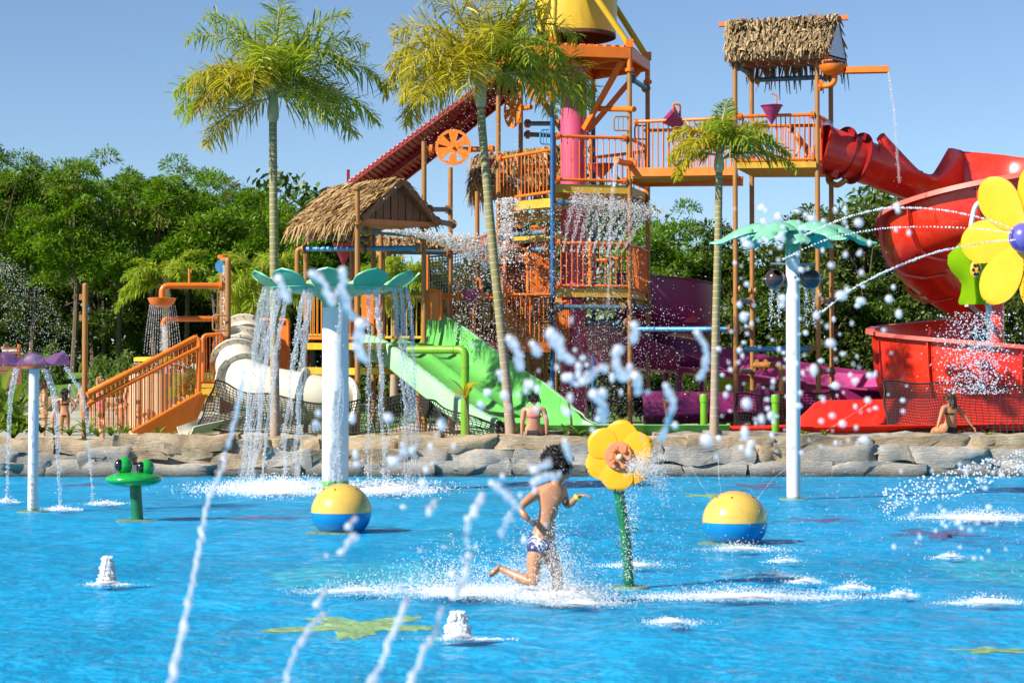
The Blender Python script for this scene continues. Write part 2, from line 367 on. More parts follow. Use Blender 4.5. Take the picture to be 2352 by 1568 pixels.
def rock_mat(name, c1, c2, c3):
    m, t, N, L, b = nodes(name); tc = N.new('ShaderNodeTexCoord'); oi = N.new('ShaderNodeObjectInfo')
    va = N.new('ShaderNodeVectorMath'); L.new(tc.outputs['Object'], va.inputs[0])
    cx = N.new('ShaderNodeCombineXYZ'); ml = N.new('ShaderNodeMath'); ml.operation = 'MULTIPLY'; ml.inputs[1].default_value = 37; L.new(oi.outputs['Random'], ml.inputs[0]); L.new(ml.outputs[0], cx.inputs[0]); L.new(cx.outputs[0], va.inputs[1])
    n = N.new('ShaderNodeTexNoise'); n.inputs['Scale'].default_value = 2.2; n.inputs['Detail'].default_value = 9; n.inputs['Roughness'].default_value = .68; L.new(va.outputs[0], n.inputs['Vector'])
    cr = N.new('ShaderNodeValToRGB'); L.new(n.outputs[0], cr.inputs[0]); e = cr.color_ramp.elements
    e[0].position = .33; e[0].color = (*c1, 1); e[1].position = .68; e[1].color = (*c3, 1); k = e.new(.5); k.color = (*c2, 1)
    hs = N.new('ShaderNodeHueSaturation'); mr = N.new('ShaderNodeMapRange'); mr.inputs[3].default_value = .78; mr.inputs[4].default_value = 1.2; L.new(oi.outputs['Random'], mr.inputs[0]); L.new(mr.outputs[0], hs.inputs['Value']); L.new(cr.outputs[0], hs.inputs['Color'])
    gp_ = N.new('ShaderNodeNewGeometry'); sz = N.new('ShaderNodeSeparateXYZ'); L.new(gp_.outputs['Position'], sz.inputs[0]); wm = N.new('ShaderNodeMath'); wm.operation = 'MULTIPLY_ADD'; wm.inputs[1].default_value = -.22; L.new(n.outputs[0], wm.inputs[0]); L.new(sz.outputs[2], wm.inputs[2])
    wr = N.new('ShaderNodeMapRange'); wr.inputs[1].default_value = -.09; wr.inputs[2].default_value = .07; wr.inputs[3].default_value = .38; wr.inputs[4].default_value = 1; L.new(wm.outputs[0], wr.inputs[0])
    wx_ = N.new('ShaderNodeMix'); wx_.data_type = 'RGBA'; wx_.blend_type = 'MULTIPLY'; wx_.inputs[0].default_value = 1; L.new(hs.outputs[0], wx_.inputs[6]); L.new(wr.outputs[0], wx_.inputs[7])
    L.new(wx_.outputs[2], b.inputs['Base Color']); b.inputs['Roughness'].default_value = .85
    mp = N.new('ShaderNodeMapping'); mp.inputs['Scale'].default_value = (1, 1, 4); L.new(va.outputs[0], mp.inputs['Vector'])
    n2 = N.new('ShaderNodeTexNoise'); n2.inputs['Scale'].default_value = 7; n2.inputs['Detail'].default_value = 10; n2.inputs['Roughness'].default_value = .72; L.new(mp.outputs[0], n2.inputs['Vector'])
    bp = N.new('ShaderNodeBump'); bp.inputs['Strength'].default_value = .9; bp.inputs['Distance'].default_value = .09; L.new(n2.outputs[0], bp.inputs['Height']); L.new(bp.outputs[0], b.inputs['Normal'])
    return m
def floor_mat():
    m = pm('blue_pool_floor', (.002, .50, .86), .7, .2, .3)
    return m
def pattern_mat(name, c1, c2, scale, thr):
    m, t, N, L, b = nodes(name); tc = N.new('ShaderNodeTexCoord')
    n = N.new('ShaderNodeTexNoise'); n.inputs['Scale'].default_value = 6; L.new(tc.outputs['Object'], n.inputs['Vector'])
    mx = N.new('ShaderNodeMix'); mx.data_type = 'RGBA'; mx.inputs[0].default_value = .25; L.new(tc.outputs['Object'], mx.inputs[6]); L.new(n.outputs[1], mx.inputs[7])
    v = N.new('ShaderNodeTexVoronoi'); v.feature = 'DISTANCE_TO_EDGE'; v.inputs['Scale'].default_value = scale; L.new(mx.outputs[2], v.inputs['Vector'])
    cr = N.new('ShaderNodeValToRGB'); cr.color_ramp.interpolation = 'CONSTANT'; L.new(v.outputs[0], cr.inputs[0])
    cr.color_ramp.elements[0].color = (*c2, 1); cr.color_ramp.elements[1].position = thr; cr.color_ramp.elements[1].color = (*c1, 1)
    L.new(cr.outputs[0], b.inputs['Base Color']); b.inputs['Roughness'].default_value = .7; return m
def bark_mat():
    m, t, N, L, b = nodes('ringed_palm_trunk'); tc = N.new('ShaderNodeTexCoord'); sx = N.new('ShaderNodeSeparateXYZ'); L.new(tc.outputs['Object'], sx.inputs[0])
    n = N.new('ShaderNodeTexNoise'); n.inputs['Scale'].default_value = 5; n.inputs['Detail'].default_value = 6; L.new(tc.outputs['Object'], n.inputs['Vector'])
    hmix = N.new('ShaderNodeMapRange'); hmix.inputs[1].default_value = 1.0; hmix.inputs[2].default_value = 3.2; L.new(sx.outputs[2], hmix.inputs[0])
    ad = N.new('ShaderNodeMath'); ad.operation = 'MULTIPLY_ADD'; ad.inputs[1].default_value = 1.6; ad.inputs[2].default_value = -.8; L.new(n.outputs[0], ad.inputs[0])
    a2 = N.new('ShaderNodeMath'); a2.use_clamp = True; L.new(ad.outputs[0], a2.inputs[0]); L.new(hmix.outputs[0], a2.inputs[1])
    mx = N.new('ShaderNodeMix'); mx.data_type = 'RGBA'; L.new(a2.outputs[0], mx.inputs[0]); mx.inputs[6].default_value = (.30, .22, .165, 1); mx.inputs[7].default_value = (.21, .185, .06, 1)
    L.new(mx.outputs[2], b.inputs['Base Color']); b.inputs['Roughness'].default_value = .75
    n2 = N.new('ShaderNodeTexNoise'); n2.inputs['Scale'].default_value = 30; n2.inputs['Detail'].default_value = 6; L.new(tc.outputs['Object'], n2.inputs['Vector'])
    bp = N.new('ShaderNodeBump'); bp.inputs['Strength'].default_value = .4; bp.inputs['Distance'].default_value = .02; L.new(n2.outputs[0], bp.inputs['Height']); L.new(bp.outputs[0], b.inputs['Normal']); return m
M['water'] = water_mat(); M['floor'] = floor_mat()
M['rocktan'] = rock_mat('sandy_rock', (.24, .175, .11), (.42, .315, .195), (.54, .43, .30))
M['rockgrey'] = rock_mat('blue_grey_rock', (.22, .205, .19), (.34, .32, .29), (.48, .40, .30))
M['mortar'] = pm('dark_joint', (.06, .05, .045), .9, .3, 5)
M['trunkswim'] = pattern_mat('navy_white_print', (.012, .03, .14), (.62, .66, .74), 11, .045)
M['floral'] = pattern_mat('floral_bikini_print', (.55, .05, .12), (.1, .12, .06), 42, .1)
M['bark'] = bark_mat()
M['ringpale'] = pm('pale_leaf_scar', (.38, .33, .27), .85, .15, 8)
M['crownshaft'] = pm('green_crownshaft', (.44, .36, .18), .5, .25, 4, 0, 30, (.45, .42, .36), .5, streak=(4, 4, .5))
M['grass'] = pm('lawn_grass', (.085, .17, .022), .9, .35, 1.5, .6, 60, (.16, .18, .05), .4)
M['paving'] = pm('sandy_paving', (.52, .40, .27), .85, .15, 1, .1, 30)
M['wade'] = pm('wet_wading_floor', (.50, .48, .38), .32, .2, .5, .15, 6, (.3, .44, .40), .6)
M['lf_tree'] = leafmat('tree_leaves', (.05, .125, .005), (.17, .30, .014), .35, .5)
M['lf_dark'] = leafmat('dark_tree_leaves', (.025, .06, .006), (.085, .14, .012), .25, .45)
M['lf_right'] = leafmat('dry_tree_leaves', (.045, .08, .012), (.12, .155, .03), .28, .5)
M['pods'] = leafmat('brown_seed_pods', (.10, .05, .02), (.24, .14, .07), .1, .7)
M['lf_palm'] = leafmat('palm_leaflets', (.12, .20, .014), (.36, .42, .035), .45, .35)
M['lf_palmy'] = leafmat('yellow_palm_leaflets', (.22, .22, .014), (.50, .43, .04), .42, .3)
M['lf_palmdry'] = leafmat('drying_palm_leaflets', (.16, .14, .02), (.38, .28, .06), .3, .35)
M['lf_palmdark'] = leafmat('dark_palm_leaflets', (.02, .05, .008), (.07, .115, .014), .3, .3)
M['lf_strap'] = leafmat('strap_leaves', (.05, .12, .01), (.2, .28, .03), .3, .35)
M['lf_hedge'] = leafmat('umbrella_grass_leaves', (.05, .11, .012), (.17, .24, .05), .3, .45)
M['branch'] = pm('grey_brown_branch', (.10, .07, .045), .85, .2, 6)
M['thatch'] = leafmat('thatch_strands', (.18, .10, .04), (.48, .32, .145), .08, .8)
M['thatch2'] = leafmat('dark_thatch_strands', (.13, .085, .04), (.44, .32, .17), .08, .8)
M['thatchbase'] = pm('thatch_mat', (.17, .11, .05), .9, .3, 8, .4, 30)
# ---------------------------------------------------------------- ground, pool, water
def hgt(x, y):
    wl = min(1, max(0, (-x-3.9-.06*(y-44))/1.2))              # left: the wading pool lies lower
    lo = .30+max(0, min(1, (y-52)/33))*.66
    base = .74*(1-wl)+lo*wl if y > 46 else .74
    up = max(0, min(1, (y-86)/11)); up = up*up*(3-2*up)
    return base*(1-up)+(2.75)*up
xs = np.concatenate([[-400, -200, -90, -55], np.linspace(-32, 32, 81), [55, 90, 200, 400]])
ys = np.concatenate([np.linspace(44.6, 100, 60), [115, 140, 200, 320, 500, 800, 1200]])
V = np.array([[x, y, hgt(x, y)] for y in ys for x in xs]); nx = len(xs)
F = np.array([[j*nx+i, j*nx+i+1, (j+1)*nx+i+1, (j+1)*nx+i] for j in range(len(ys)-1) for i in range(nx-1)])
npmesh('ground', V, F, M['grass'], smooth=True, kind='structure')
# sandy paving round the play structure, 6 mm above the ground
V = []; F = []
px_, py_ = np.linspace(-3.4, 20, 24), np.linspace(44.6, 66, 22)
V = np.array([[x, y, .748] for y in py_ for x in px_]); F = np.array([[j*24+i, j*24+i+1, (j+1)*24+i+1, (j+1)*24+i] for j in range(21) for i in range(23)])
npmesh('pavement', V, F, M['paving'], kind='structure')
wx, wy = np.linspace(-22, -4.4, 26), np.linspace(46.5, 85, 40)
V = np.array([[min(x, -4.7-.07*(y-44)), y, hgt(-22, y)+.02] for y in wy for x in wx]); F = np.array([[j*26+i, j*26+i+1, (j+1)*26+i+1, (j+1)*26+i] for j in range(39) for i in range(25)])
npmesh('wading_pool', V, F, M['wade'], smooth=True, kind='structure')
mb = MB(); mb.add([(-60, -12, -.05), (60, -12, -.05), (60, 44, -.05), (-60, 44, -.05)], [(0, 1, 2, 3)]); mb.build('pool_floor', M['floor'], kind='structure')
wx = np.concatenate([[-60, -40], np.linspace(-24, 24, 400), [40, 60]]); wy = np.concatenate([np.linspace(-12, 8, 30), np.linspace(8.1, 43.75, 430)])
X, Y = np.meshgrid(wx, wy); Z = np.zeros_like(X)
for k in range(26):
    lam = RNG.uniform(.28, 1.7); a = RNG.uniform(0, 2*math.pi); am = .0036*lam**.7
    Z += am*np.sin((X*math.cos(a)+Y*math.sin(a))*2*math.pi/lam+RNG.uniform(0, 6.28))
nx = len(wx); ii, jj = np.meshgrid(np.arange(nx-1), np.arange(len(wy)-1)); q = (jj*nx+ii).ravel()
npmesh('water', np.stack([X.ravel(), Y.ravel(), Z.ravel()], 1), np.stack([q, q+1, q+nx+1, q+nx], 1), M['water'], smooth=True, kind='structure', origin=(0, 0, 0))
# painted shapes on the pool floor
def patch(u, v, wpx, hpx, mat, label, shape='star', n=5, z=-.046, seed=1):
    c = G(u, v, z); rx = wpx/2*PX(c.y); ry = abs(G(u, v-hpx/2, z).y-G(u, v+hpx/2, z).y)/2
    rr = random.Random(seed); pts = []; ph = rr.uniform(0, 6)
    for k in range(90):
        a = 2*math.pi*k/90
        s = 1 if shape == 'disc' else .70+.30*math.cos(n*a+ph)
        s *= 1+.07*math.sin(7*a+ph)+rr.uniform(-.13, .13)
        pts.append(Vector((c.x+rx*s*math.cos(a), c.y+ry*s*math.sin(a), z)))
    mb = MB(); mb.add(pts+[c], [(k, (k+1) % 90, 90) for k in range(90)])
    o = mb.build('painted_floor_star' if shape == 'star' else 'painted_floor_disc', mat, smooth=False)
    o['kind'] = 'structure'; return o
patch(825, 1437, 400, 54, M['yellowpatch'], '', seed=3)
patch(840, 1320, 430, 60, M['aquapatch'], '', 'disc', seed=2)
patch(2330, 1315, 340, 62, M['aquapatch'], '', 'disc', seed=4)
for k, (u, v, a, b) in enumerate([(600, 1189, 230, 10), (190, 1113, 110, 7), (1740, 1116, 150, 14), (1880, 1194, 200, 11)]): patch(u, v, a, b, M['pinkpatch'], '', seed=5+k)
for k, (u, v, a, b) in enumerate([(1330, 1222, 330, 34), (2200, 1110, 260, 22), (2250, 1240, 260, 26)]): patch(u, v, a, b, M['violetpatch'], '', seed=15+k)
patch(1620, 1138, 120, 9, M['yellowpatch'], '', seed=21); patch(2150, 1225, 240, 24, M['pinkpatch'], '', seed=25)
patch(2280, 1492, 200, 16, M['yellowpatch'], '', seed=24)
# ---------------------------------------------------------------- rock wall round the pool
def stone_bm(w, d, h, seed, rough=.16):
    """one rough-hewn stone: a rounded box of 6 x 3 x 3 cells pushed about by noise"""
    mb = MB(); nxx, nyy, nzz = 7, 2, 3; idx = {}; vs = []
    def vid(i, j, k):
        if (i, j, k) not in idx:
            p = Vector((i/nxx-.5, j/nyy-.5, k/nzz)); e = ((i in (0, nxx))+(j in (0, nyy))+(k in (0, nzz)))
            q = Vector((p.x*w, p.y*d, p.z*h))
            if e >= 2: q = Vector((q.x*(1-.018*(e-1)), q.y*.96, h/2+(q.z-h/2)*(.965)))
            nv = mnoise.noise_vector(Vector((q.x*2.3+seed*7.1, q.y*2.3, q.z*3.1+seed*3.3)))
            q += Vector((nv.x*rough*.5*min(1, w), nv.y*rough*1.1, nv.z*rough*.5))
            idx[(i, j, k)] = len(vs); vs.append(q)
        return idx[(i, j, k)]
    fs = []
    for i in range(nxx):
        for k in range(nzz): fs += [(vid(i, 0, k), vid(i+1, 0, k), vid(i+1, 0, k+1), vid(i, 0, k+1)), (vid(i, nyy, k), vid(i, nyy, k+1), vid(i+1, nyy, k+1), vid(i+1, nyy, k))]
        for j in range(nyy): fs += [(vid(i, j, nzz), vid(i+1, j, nzz), vid(i+1, j+1, nzz), vid(i, j+1, nzz))]
    for j in range(nyy):
        for k in range(nzz): fs += [(vid(0, j, k), vid(0, j, k+1), vid(0, j+1, k+1), vid(0, j+1, k)), (vid(nxx, j, k), vid(nxx, j+1, k), vid(nxx, j+1, k+1), vid(nxx, j, k+1))]
    mb.add(vs, fs); return mb
wall = thing('rock_wall', 'long low wall of sandy and grey rocks along the far edge of the blue pool', 'wall', (0, 43.9, -.15))
MB().box((-30, 43.80, -.15), (30, 44.75, .66)).build('core', M['rockgrey'], wall)
rw = random.Random(11)
def course(z0, z1, yf, wmin, wmax, mat, jag=.05, x0=-15, x1=15, mix=None, parent=wall, d=.5, rough=.16):
    x = x0; i = 0
    while x < x1:
        w_ = rw.uniform(wmin, wmax); h = z1-z0+rw.uniform(-jag, jag); mb = stone_bm(w_*1.05, d, h+.03, rw.uniform(0, 99), rough)
        yy = yf+rw.uniform(-.05, .05); zz = z0-.01+rw.uniform(-jag, jag)*.5
        mb.v = [(a+x+w_/2, b+yy+d/2+.07*mnoise.noise(Vector((a+x, c+zz, 9))), c+zz+(.11*mnoise.noise(Vector(((a+x+w_/2)*.55, z0*3, 2)))+.10*mnoise.noise(Vector(((a+x+w_/2)*1.4, z0*2, 5))) if 0 < z0 < .45 else .05*mnoise.noise(Vector(((a+x)*.8, z0*3, 2))))) for a, b, c in mb.v]
        mb.build('stone', mat if mix is None or rw.random() > mix[1] else mix[0], parent, ang=75)
        x += w_; i += 1
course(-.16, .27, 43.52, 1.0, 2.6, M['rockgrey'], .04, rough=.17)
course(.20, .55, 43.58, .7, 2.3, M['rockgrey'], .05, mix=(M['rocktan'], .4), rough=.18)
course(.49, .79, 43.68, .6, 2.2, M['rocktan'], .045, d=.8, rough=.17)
ledge = thing('rock_ledge', 'flat grey rock ledge behind the right half of the pool wall', 'rocks', (7, 45, .6))
course(.62, .86, 44.62, .7, 1.6, M['rockgrey'], .04, 3.2, 14.5, None, ledge, .7, .14)
ledge2 = thing('rock_ledge', 'brown rock ledge below the white tube slide and its net', 'rocks', (-7, 45, .6))
course(.62, .83, 44.62, .5, 1.2, M['rocktan'], .04, -8.9, 2.9, (M['rockgrey'], .5), ledge2, .6, .14)
bw = thing('boulder_wall', 'pale boulders edging the wading pool below the lawn', 'rocks', (-16, 85, .8))
for k in range(22):
    u = -30+k*26+rw.uniform(-8, 8); p = P(u, 941, 86); w_ = rw.uniform(.7, 1.5); mb = stone_bm(w_, .8, rw.uniform(.5, .75), k+200, .25)
    mb.v = [(a+p.x, b+p.y, c+.85) for a, b, c in mb.v]; mb.build('boulder', M['rocktan'] if rw.random() > .4 else M['rockgrey'], bw, ang=30)
# ---------------------------------------------------------------- vegetation
def leaf_cards(cen, direc, length, width, droop=.35, fold=0):
    """one bent two-quad leaf per row"""
    n = len(cen); d = direc/np.linalg.norm(direc, axis=1, keepdims=True)
    up = RNG.normal(size=(n, 3))*.5+np.array([0, 0, 1.]); s = np.cross(d, up); s /= np.linalg.norm(s, axis=1, keepdims=True)+1e-9
    L = length[:, None]; W = width[:, None]*s*.5
    a = cen; b = cen+d*L*.5; dn = np.zeros((n, 3)); dn[:, 2] = -droop; c = b+(d+dn)*L*.5
    V = np.stack([a-W*.35, a+W*.35, b-W, b+W, c-W*.3, c+W*.3], 1).reshape(-1, 3)
    o = np.arange(n)[:, None]*6
    F = np.concatenate([o+np.array([[0, 1, 3, 2]]), o+np.array([[2, 3, 5, 4]])], 0)
    return V, F
def crown_pts(c, rx, ry, rz, nclump, rc, per, rs, shape=1.0):
    """clumps spread over a dome; leaves near each clump's skin"""
    out = []; dr = []
    for k in range(nclump):
        while True:
            q = rs.uniform(-1, 1, 3)
            if .25 < np.linalg.norm(q) < 1 and (q[2] > -.75): break
        q = q*(.78+.22*rs.random())
        cc = np.array(c)+q*np.array([rx, ry, rz]); r = rc*rs.uniform(.6, 1.25)
        d = rs.normal(size=(per, 3)); d /= np.linalg.norm(d, axis=1, keepdims=True); d[:, 2] = np.abs(d[:, 2])*1.0-.25*rs.random(per)
        rad = r*rs.uniform(.35, 1, (per, 1))**.6
        out.append(cc+d*rad*np.array([1.1, 1.1, .95])); dr.append(d+rs.normal(size=(per, 3))*.45+np.array([0, 0, .05]))
    return np.concatenate(out), np.concatenate(dr)
def limb_mb(base, top, r0, rs, spread, n=5):
    mb = MB(); base = Vector(base); top = Vector(top); mid = base.lerp(top, .5)+Vector((rs.uniform(-.3, .3), rs.uniform(-.3, .3), 0))
    mb.tube(spline([base-Vector((0, 0, .2)), mid, top], 4), [r0*(1-.6*i/8) for i in range(9)], 7)
    for k in range(n):
        a = base.lerp(top, .35+.5*k/n); e = top+Vector((rs.uniform(-1, 1)*spread, rs.uniform(-1, 1)*spread, rs.uniform(-.1, .5)*spread))
        mb.tube(spline([a, a.lerp(e, .5)+Vector((0, 0, .3)), e], 3), [r0*.45*(1-.8*i/6) for i in range(7)], 5)
    return mb
def tree(u, vtop, Y, wpx, label, mat, dens=1.0, seed=1, pods=0, vbase=None, group=None, leaf=.25, name='leafy_tree', rc=.85, low=.12, lw=.27):
    rs = np.random.default_rng(seed); top = P(u, vtop, Y); gz = hgt(top.x, Y); H = top.z-gz; rx = wpx/2*PX(Y)
    t = thing(name, label, 'tree', (top.x, Y, gz), group)
    cz = gz+H*(.5+low/2); rz = H*(.5-low/2)
    limb_mb((top.x, Y, gz), (top.x, Y, cz+rz*.3), .16, rs, rx*.6).build('trunk', M['branch'], t)
    n = int(46*dens*max(1, rx*rz/10)); c, d = crown_pts((top.x, Y, cz), rx, rx*.55, rz, n, rc*.82, int(200*dens), rs)
    k = len(c); Vv, Ff = leaf_cards(c, d, rs.uniform(.7, 1.3, k)*leaf, rs.uniform(.7, 1.3, k)*leaf*lw)
    npmesh('crown', Vv, Ff, mat, t)
    if pods:
        sel = rs.random(k) < pods; cl = (np.sin(c[:, 0]*1.9+seed)*np.sin(c[:, 2]*2.3+seed*2)*np.sin(c[:, 1]*1.7) > .12); sel &= cl & (c[:, 2] > cz)
        cc = c[sel]; dd = rs.normal(size=cc.shape)*.3+np.array([0, 0, -1.]); kk = len(cc)
        if kk: Vv, Ff = leaf_cards(cc+np.array([0, -.1, .1]), dd, rs.uniform(.15, .3, kk), rs.uniform(.03, .06, kk), .2); npmesh('seed_pods', Vv, Ff, M['pods'], t, kind='stuff')
    return t
LT = [(-30, 325, 104, 250), (70, 335, 106, 250), (170, 358, 103, 230), (275, 352, 107, 210), (360, 368, 104, 200), (430, 372, 107, 190), (495, 412, 103, 190), (575, 432, 106, 190), (650, 450, 104, 190), (720, 462, 106, 200), (800, 490, 105, 190)]
ltx = ['leftmost feathery green tree with brown seed pods at the frame edge', 'tall feathery green tree with brown pods, second from the left edge', 'feathery tree with brown pods above the single brown post', 'broad green tree standing behind the orange bowl shower', 'bright green tree topping the bank left of the tall palm', 'rounded green tree just left of the tall palm trunk', 'green tree in the bank just behind the tall palm trunk', 'green tree between the tall palm trunk and the thatched hut', 'feathery green tree left above the thatched gable hut roof', 'green tree with thin tips touching the thatched gable hut', 'green tree hidden mostly behind the thatched gable hut']
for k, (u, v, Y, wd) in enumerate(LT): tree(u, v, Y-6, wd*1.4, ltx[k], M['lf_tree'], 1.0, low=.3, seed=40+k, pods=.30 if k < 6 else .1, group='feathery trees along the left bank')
for k, (u, v, Y, wd) in enumerate(LT[:-1]): tree(u+48, v+22, Y+8, wd*1.3, ['green tree behind, between the first two trees at left', 'green tree filling the gap left of the fountain spray', 'green tree behind, above the single brown post', 'green tree behind, left of the orange bowl shower', 'green tree behind, right of the orange bowl shower', 'green tree behind, left beside the tall palm trunk', 'green tree behind the tall palm trunk, rear row', 'green tree behind, right beside the tall palm trunk', 'green tree behind, left of the thatched gable hut', 'green tree behind the ridge of the thatched gable hut'][k], M['lf_tree'], 1.0, low=.2, seed=240+k, group='rear trees of the left bank')
LF = [(-20, 560, 97, 230), (110, 600, 98, 220), (235, 520, 98, 230), (355, 545, 97, 200), (470, 560, 98, 210), (590, 560, 97, 200), (700, 590, 98, 190), (790, 600, 99, 200), (900, 560, 100, 200), (1010, 560, 101, 200), (1110, 560, 100, 190)]
lfx = ['dark lower tree at the left frame edge behind the sign', 'dark lower tree behind the spray arch on the left', 'dark lower tree behind the single brown post', 'dark lower tree behind the small feather palm', 'dark lower tree behind the orange shower posts', 'dark lower tree behind the bushy palm', 'dark lower tree seen between the hut posts', 'dark green tree behind the crimson funnel of the hut', 'dark green tree behind the hut blue pipes', 'dark green tree behind the cargo net', 'dark green tree behind the tower stair']
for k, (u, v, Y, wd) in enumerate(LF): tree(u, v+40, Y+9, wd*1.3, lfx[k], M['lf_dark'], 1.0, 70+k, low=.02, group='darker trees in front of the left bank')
RT = [(1480, 520, 92, 190, 'lf_tree'), (1555, 475, 96, 220, 'lf_tree'), (1640, 520, 94, 170, 'lf_dark'), (1720, 560, 92, 170, 'lf_dark'), (1790, 520, 95, 150, 'lf_right'), (1880, 462, 92, 200, 'lf_right'), (1985, 425, 90, 210, 'lf_right'), (2080, 440, 93, 200, 'lf_right'), (2180, 470, 92, 200, 'lf_right'), (2290, 480, 93, 220, 'lf_dark'), (2390, 470, 94, 220, 'lf_dark')]
rtx = ['fresh green feathery tree right of the central tower', 'tall fresh green tree behind the small right palm', 'dark tree just right of the small palm trunk', 'dark low tree behind the right tower poles', 'olive tree between the poles of the right tower', 'rounded olive tree right behind the right tower', 'tall olive tree below the red tube slide', 'olive tree behind the red spiral flume', 'olive tree hidden behind the red spiral', 'dark tree behind the big yellow flower', 'dark tree at the right frame edge']
for k, (u, v, Y, wd, mt) in enumerate(RT): tree(u, v, Y, wd*1.2, rtx[k], M[mt], 1.0, 110+k, group='trees on the right bank', leaf=.22 if mt != 'lf_tree' else .25, lw=.28 if mt == 'lf_tree' else .5)
RF = [(1520, 700, 84, 220), (1660, 690, 84, 220), (1790, 660, 83, 220), (1900, 620, 82, 230), (2010, 610, 83, 230), (2120, 640, 82, 230), (2230, 660, 83, 220), (2350, 660, 83, 230)]
rfx = ['dense dark shrub tree behind the purple slide', 'dense dark shrub tree behind the small palm trunk', 'dense dark green shrub between the right tower poles', 'dense hedge tree right of the white palm shower post', 'dense hedge tree left of the red spiral bowl', 'dense hedge tree behind the red bowl rim', 'dense hedge tree behind the lime acrylic panel', 'dense hedge tree behind the yellow flower at right']
for k, (u, v, Y, wd) in enumerate(RF): tree(u, v, Y, wd*1.1, rfx[k], M['lf_right'] if k % 2 else M['lf_dark'], 1.1, 140+k, low=-.1, group='dense shrubs behind the right slides', leaf=.2, lw=.5, name='shrub_tree')
for k, (u, v, Y, wd) in enumerate([(1010, 800, 68, 260), (1180, 810, 69, 260), (1350, 790, 68, 260), (1500, 830, 70, 260), (880, 820, 69, 220), (1640, 840, 69, 220)]): tree(u, v, Y, wd, ['low dark hedge behind the raised walkway', 'low dark hedge behind the leaning palm trunk foot', 'low dark hedge behind the pink tower core', 'low dark hedge behind the purple slide bend', 'low dark hedge behind the thatched hut deck', 'low dark hedge behind the small palm trunk foot'][k], M['lf_dark'], 1.0, 170+k, low=-.1, group='low hedges behind the play structure', leaf=.18, lw=.5, name='hedge', rc=.6)
# one far wood mass closing the gaps behind the trees
rs = np.random.default_rng(5); n = 70000
c = np.stack([rs.uniform(-62, 62, n), rs.uniform(112, 124, n), 2.6+rs.random(n)**1.1*9.0], 1); c[:, 2] *= 1+.25*np.sin(c[:, 0]*.35)
d = rs.normal(size=(n, 3)); Vv, Ff = leaf_cards(c, d, rs.uniform(.4, .7, n), rs.uniform(.2, .34, n)); npmesh('far_wood', Vv, Ff, M['lf_dark'], kind='stuff')
def frond(base, az, el, L, droop, leafL, mat, parent, rs, plum=.5, n=64, hang=.55, wid=.035, petiole=.12):
    base = np.array(base); pts = []; a = math.radians(az); e = math.radians(el); p = base.copy(); N = 22; ds = L/N
    for i in range(N+1):
        pts.append(p.copy()); dv = np.array([math.cos(a)*math.cos(e), math.sin(a)*math.cos(e), math.sin(e)]); p = p+dv*ds
        e -= math.radians(droop)/N*(.35+1.3*i/N)
    pts = np.array(pts); tt = np.linspace(petiole, 1, n); ff = tt*N; i0 = np.minimum(ff.astype(int), N-1); fr = (ff-i0)[:, None]
    c = pts[i0]*(1-fr)+pts[i0+1]*fr; tg = pts[i0+1]-pts[i0]; tg /= np.linalg.norm(tg, axis=1, keepdims=True)
    sd = np.cross(tg, [0, 0, 1.]); sd /= np.linalg.norm(sd, axis=1, keepdims=True)+1e-9; up = np.cross(sd, tg)
    C = []; D = []; LL = []
    prof = (np.sin(np.clip(tt*1.02, 0, 1)**.75*math.pi*.93+.12)*.75+.3)
    for s in (-1, 1):
        for r_ in (0, 1):
            ang = rs.normal(.15, plum, n)[:, None] if r_ else rs.normal(-.1, .25, n)[:, None]
            dirs = tg*.55+s*sd*np.cos(ang)+up*np.sin(ang)+rs.normal(size=(n, 3))*.10
            C.append(c+rs.normal(size=(n, 3))*.008); D.append(dirs); LL.append(leafL*prof*rs.uniform(.75, 1.12, n))
    C = np.concatenate(C); D = np.concatenate(D); D /= np.linalg.norm(D, axis=1, keepdims=True); LL = np.concatenate(LL)[:, None]; k = len(C)
    sv = np.cross(D, rs.normal(size=(k, 3))*.35+np.array([0, 0, 1.])); sv /= np.linalg.norm(sv, axis=1, keepdims=True)+1e-9; W = sv*wid*.5*rs.uniform(.7, 1.2, (k, 1))
    g = np.array([0, 0, -1.])
    p1 = C+D*LL*.4; p2 = p1+(D*.8+g*hang*.7*rs.uniform(.5, 1.3, (k, 1)))*LL*.33; p3 = p2+(D*.5+g*hang*1.5*rs.uniform(.5, 1.3, (k, 1)))*LL*.3
    Vv = np.stack([C-W*.5, C+W*.5, p1-W, p1+W, p2-W*.8, p2+W*.8, p3-W*.12, p3+W*.12], 1).reshape(-1, 3); o = np.arange(k)[:, None]*8
    Ff = np.concatenate([o+np.array([[0, 1, 3, 2]]), o+np.array([[2, 3, 5, 4]]), o+np.array([[4, 5, 7, 6]])], 0)
    ob = npmesh('frond', Vv, Ff, mat, parent)
    MB().tube([Vector(q) for q in pts], [.028*(1-.85*i/N) for i in range(N+1)], 6).build('stalk', M['crownshaft'], ob)
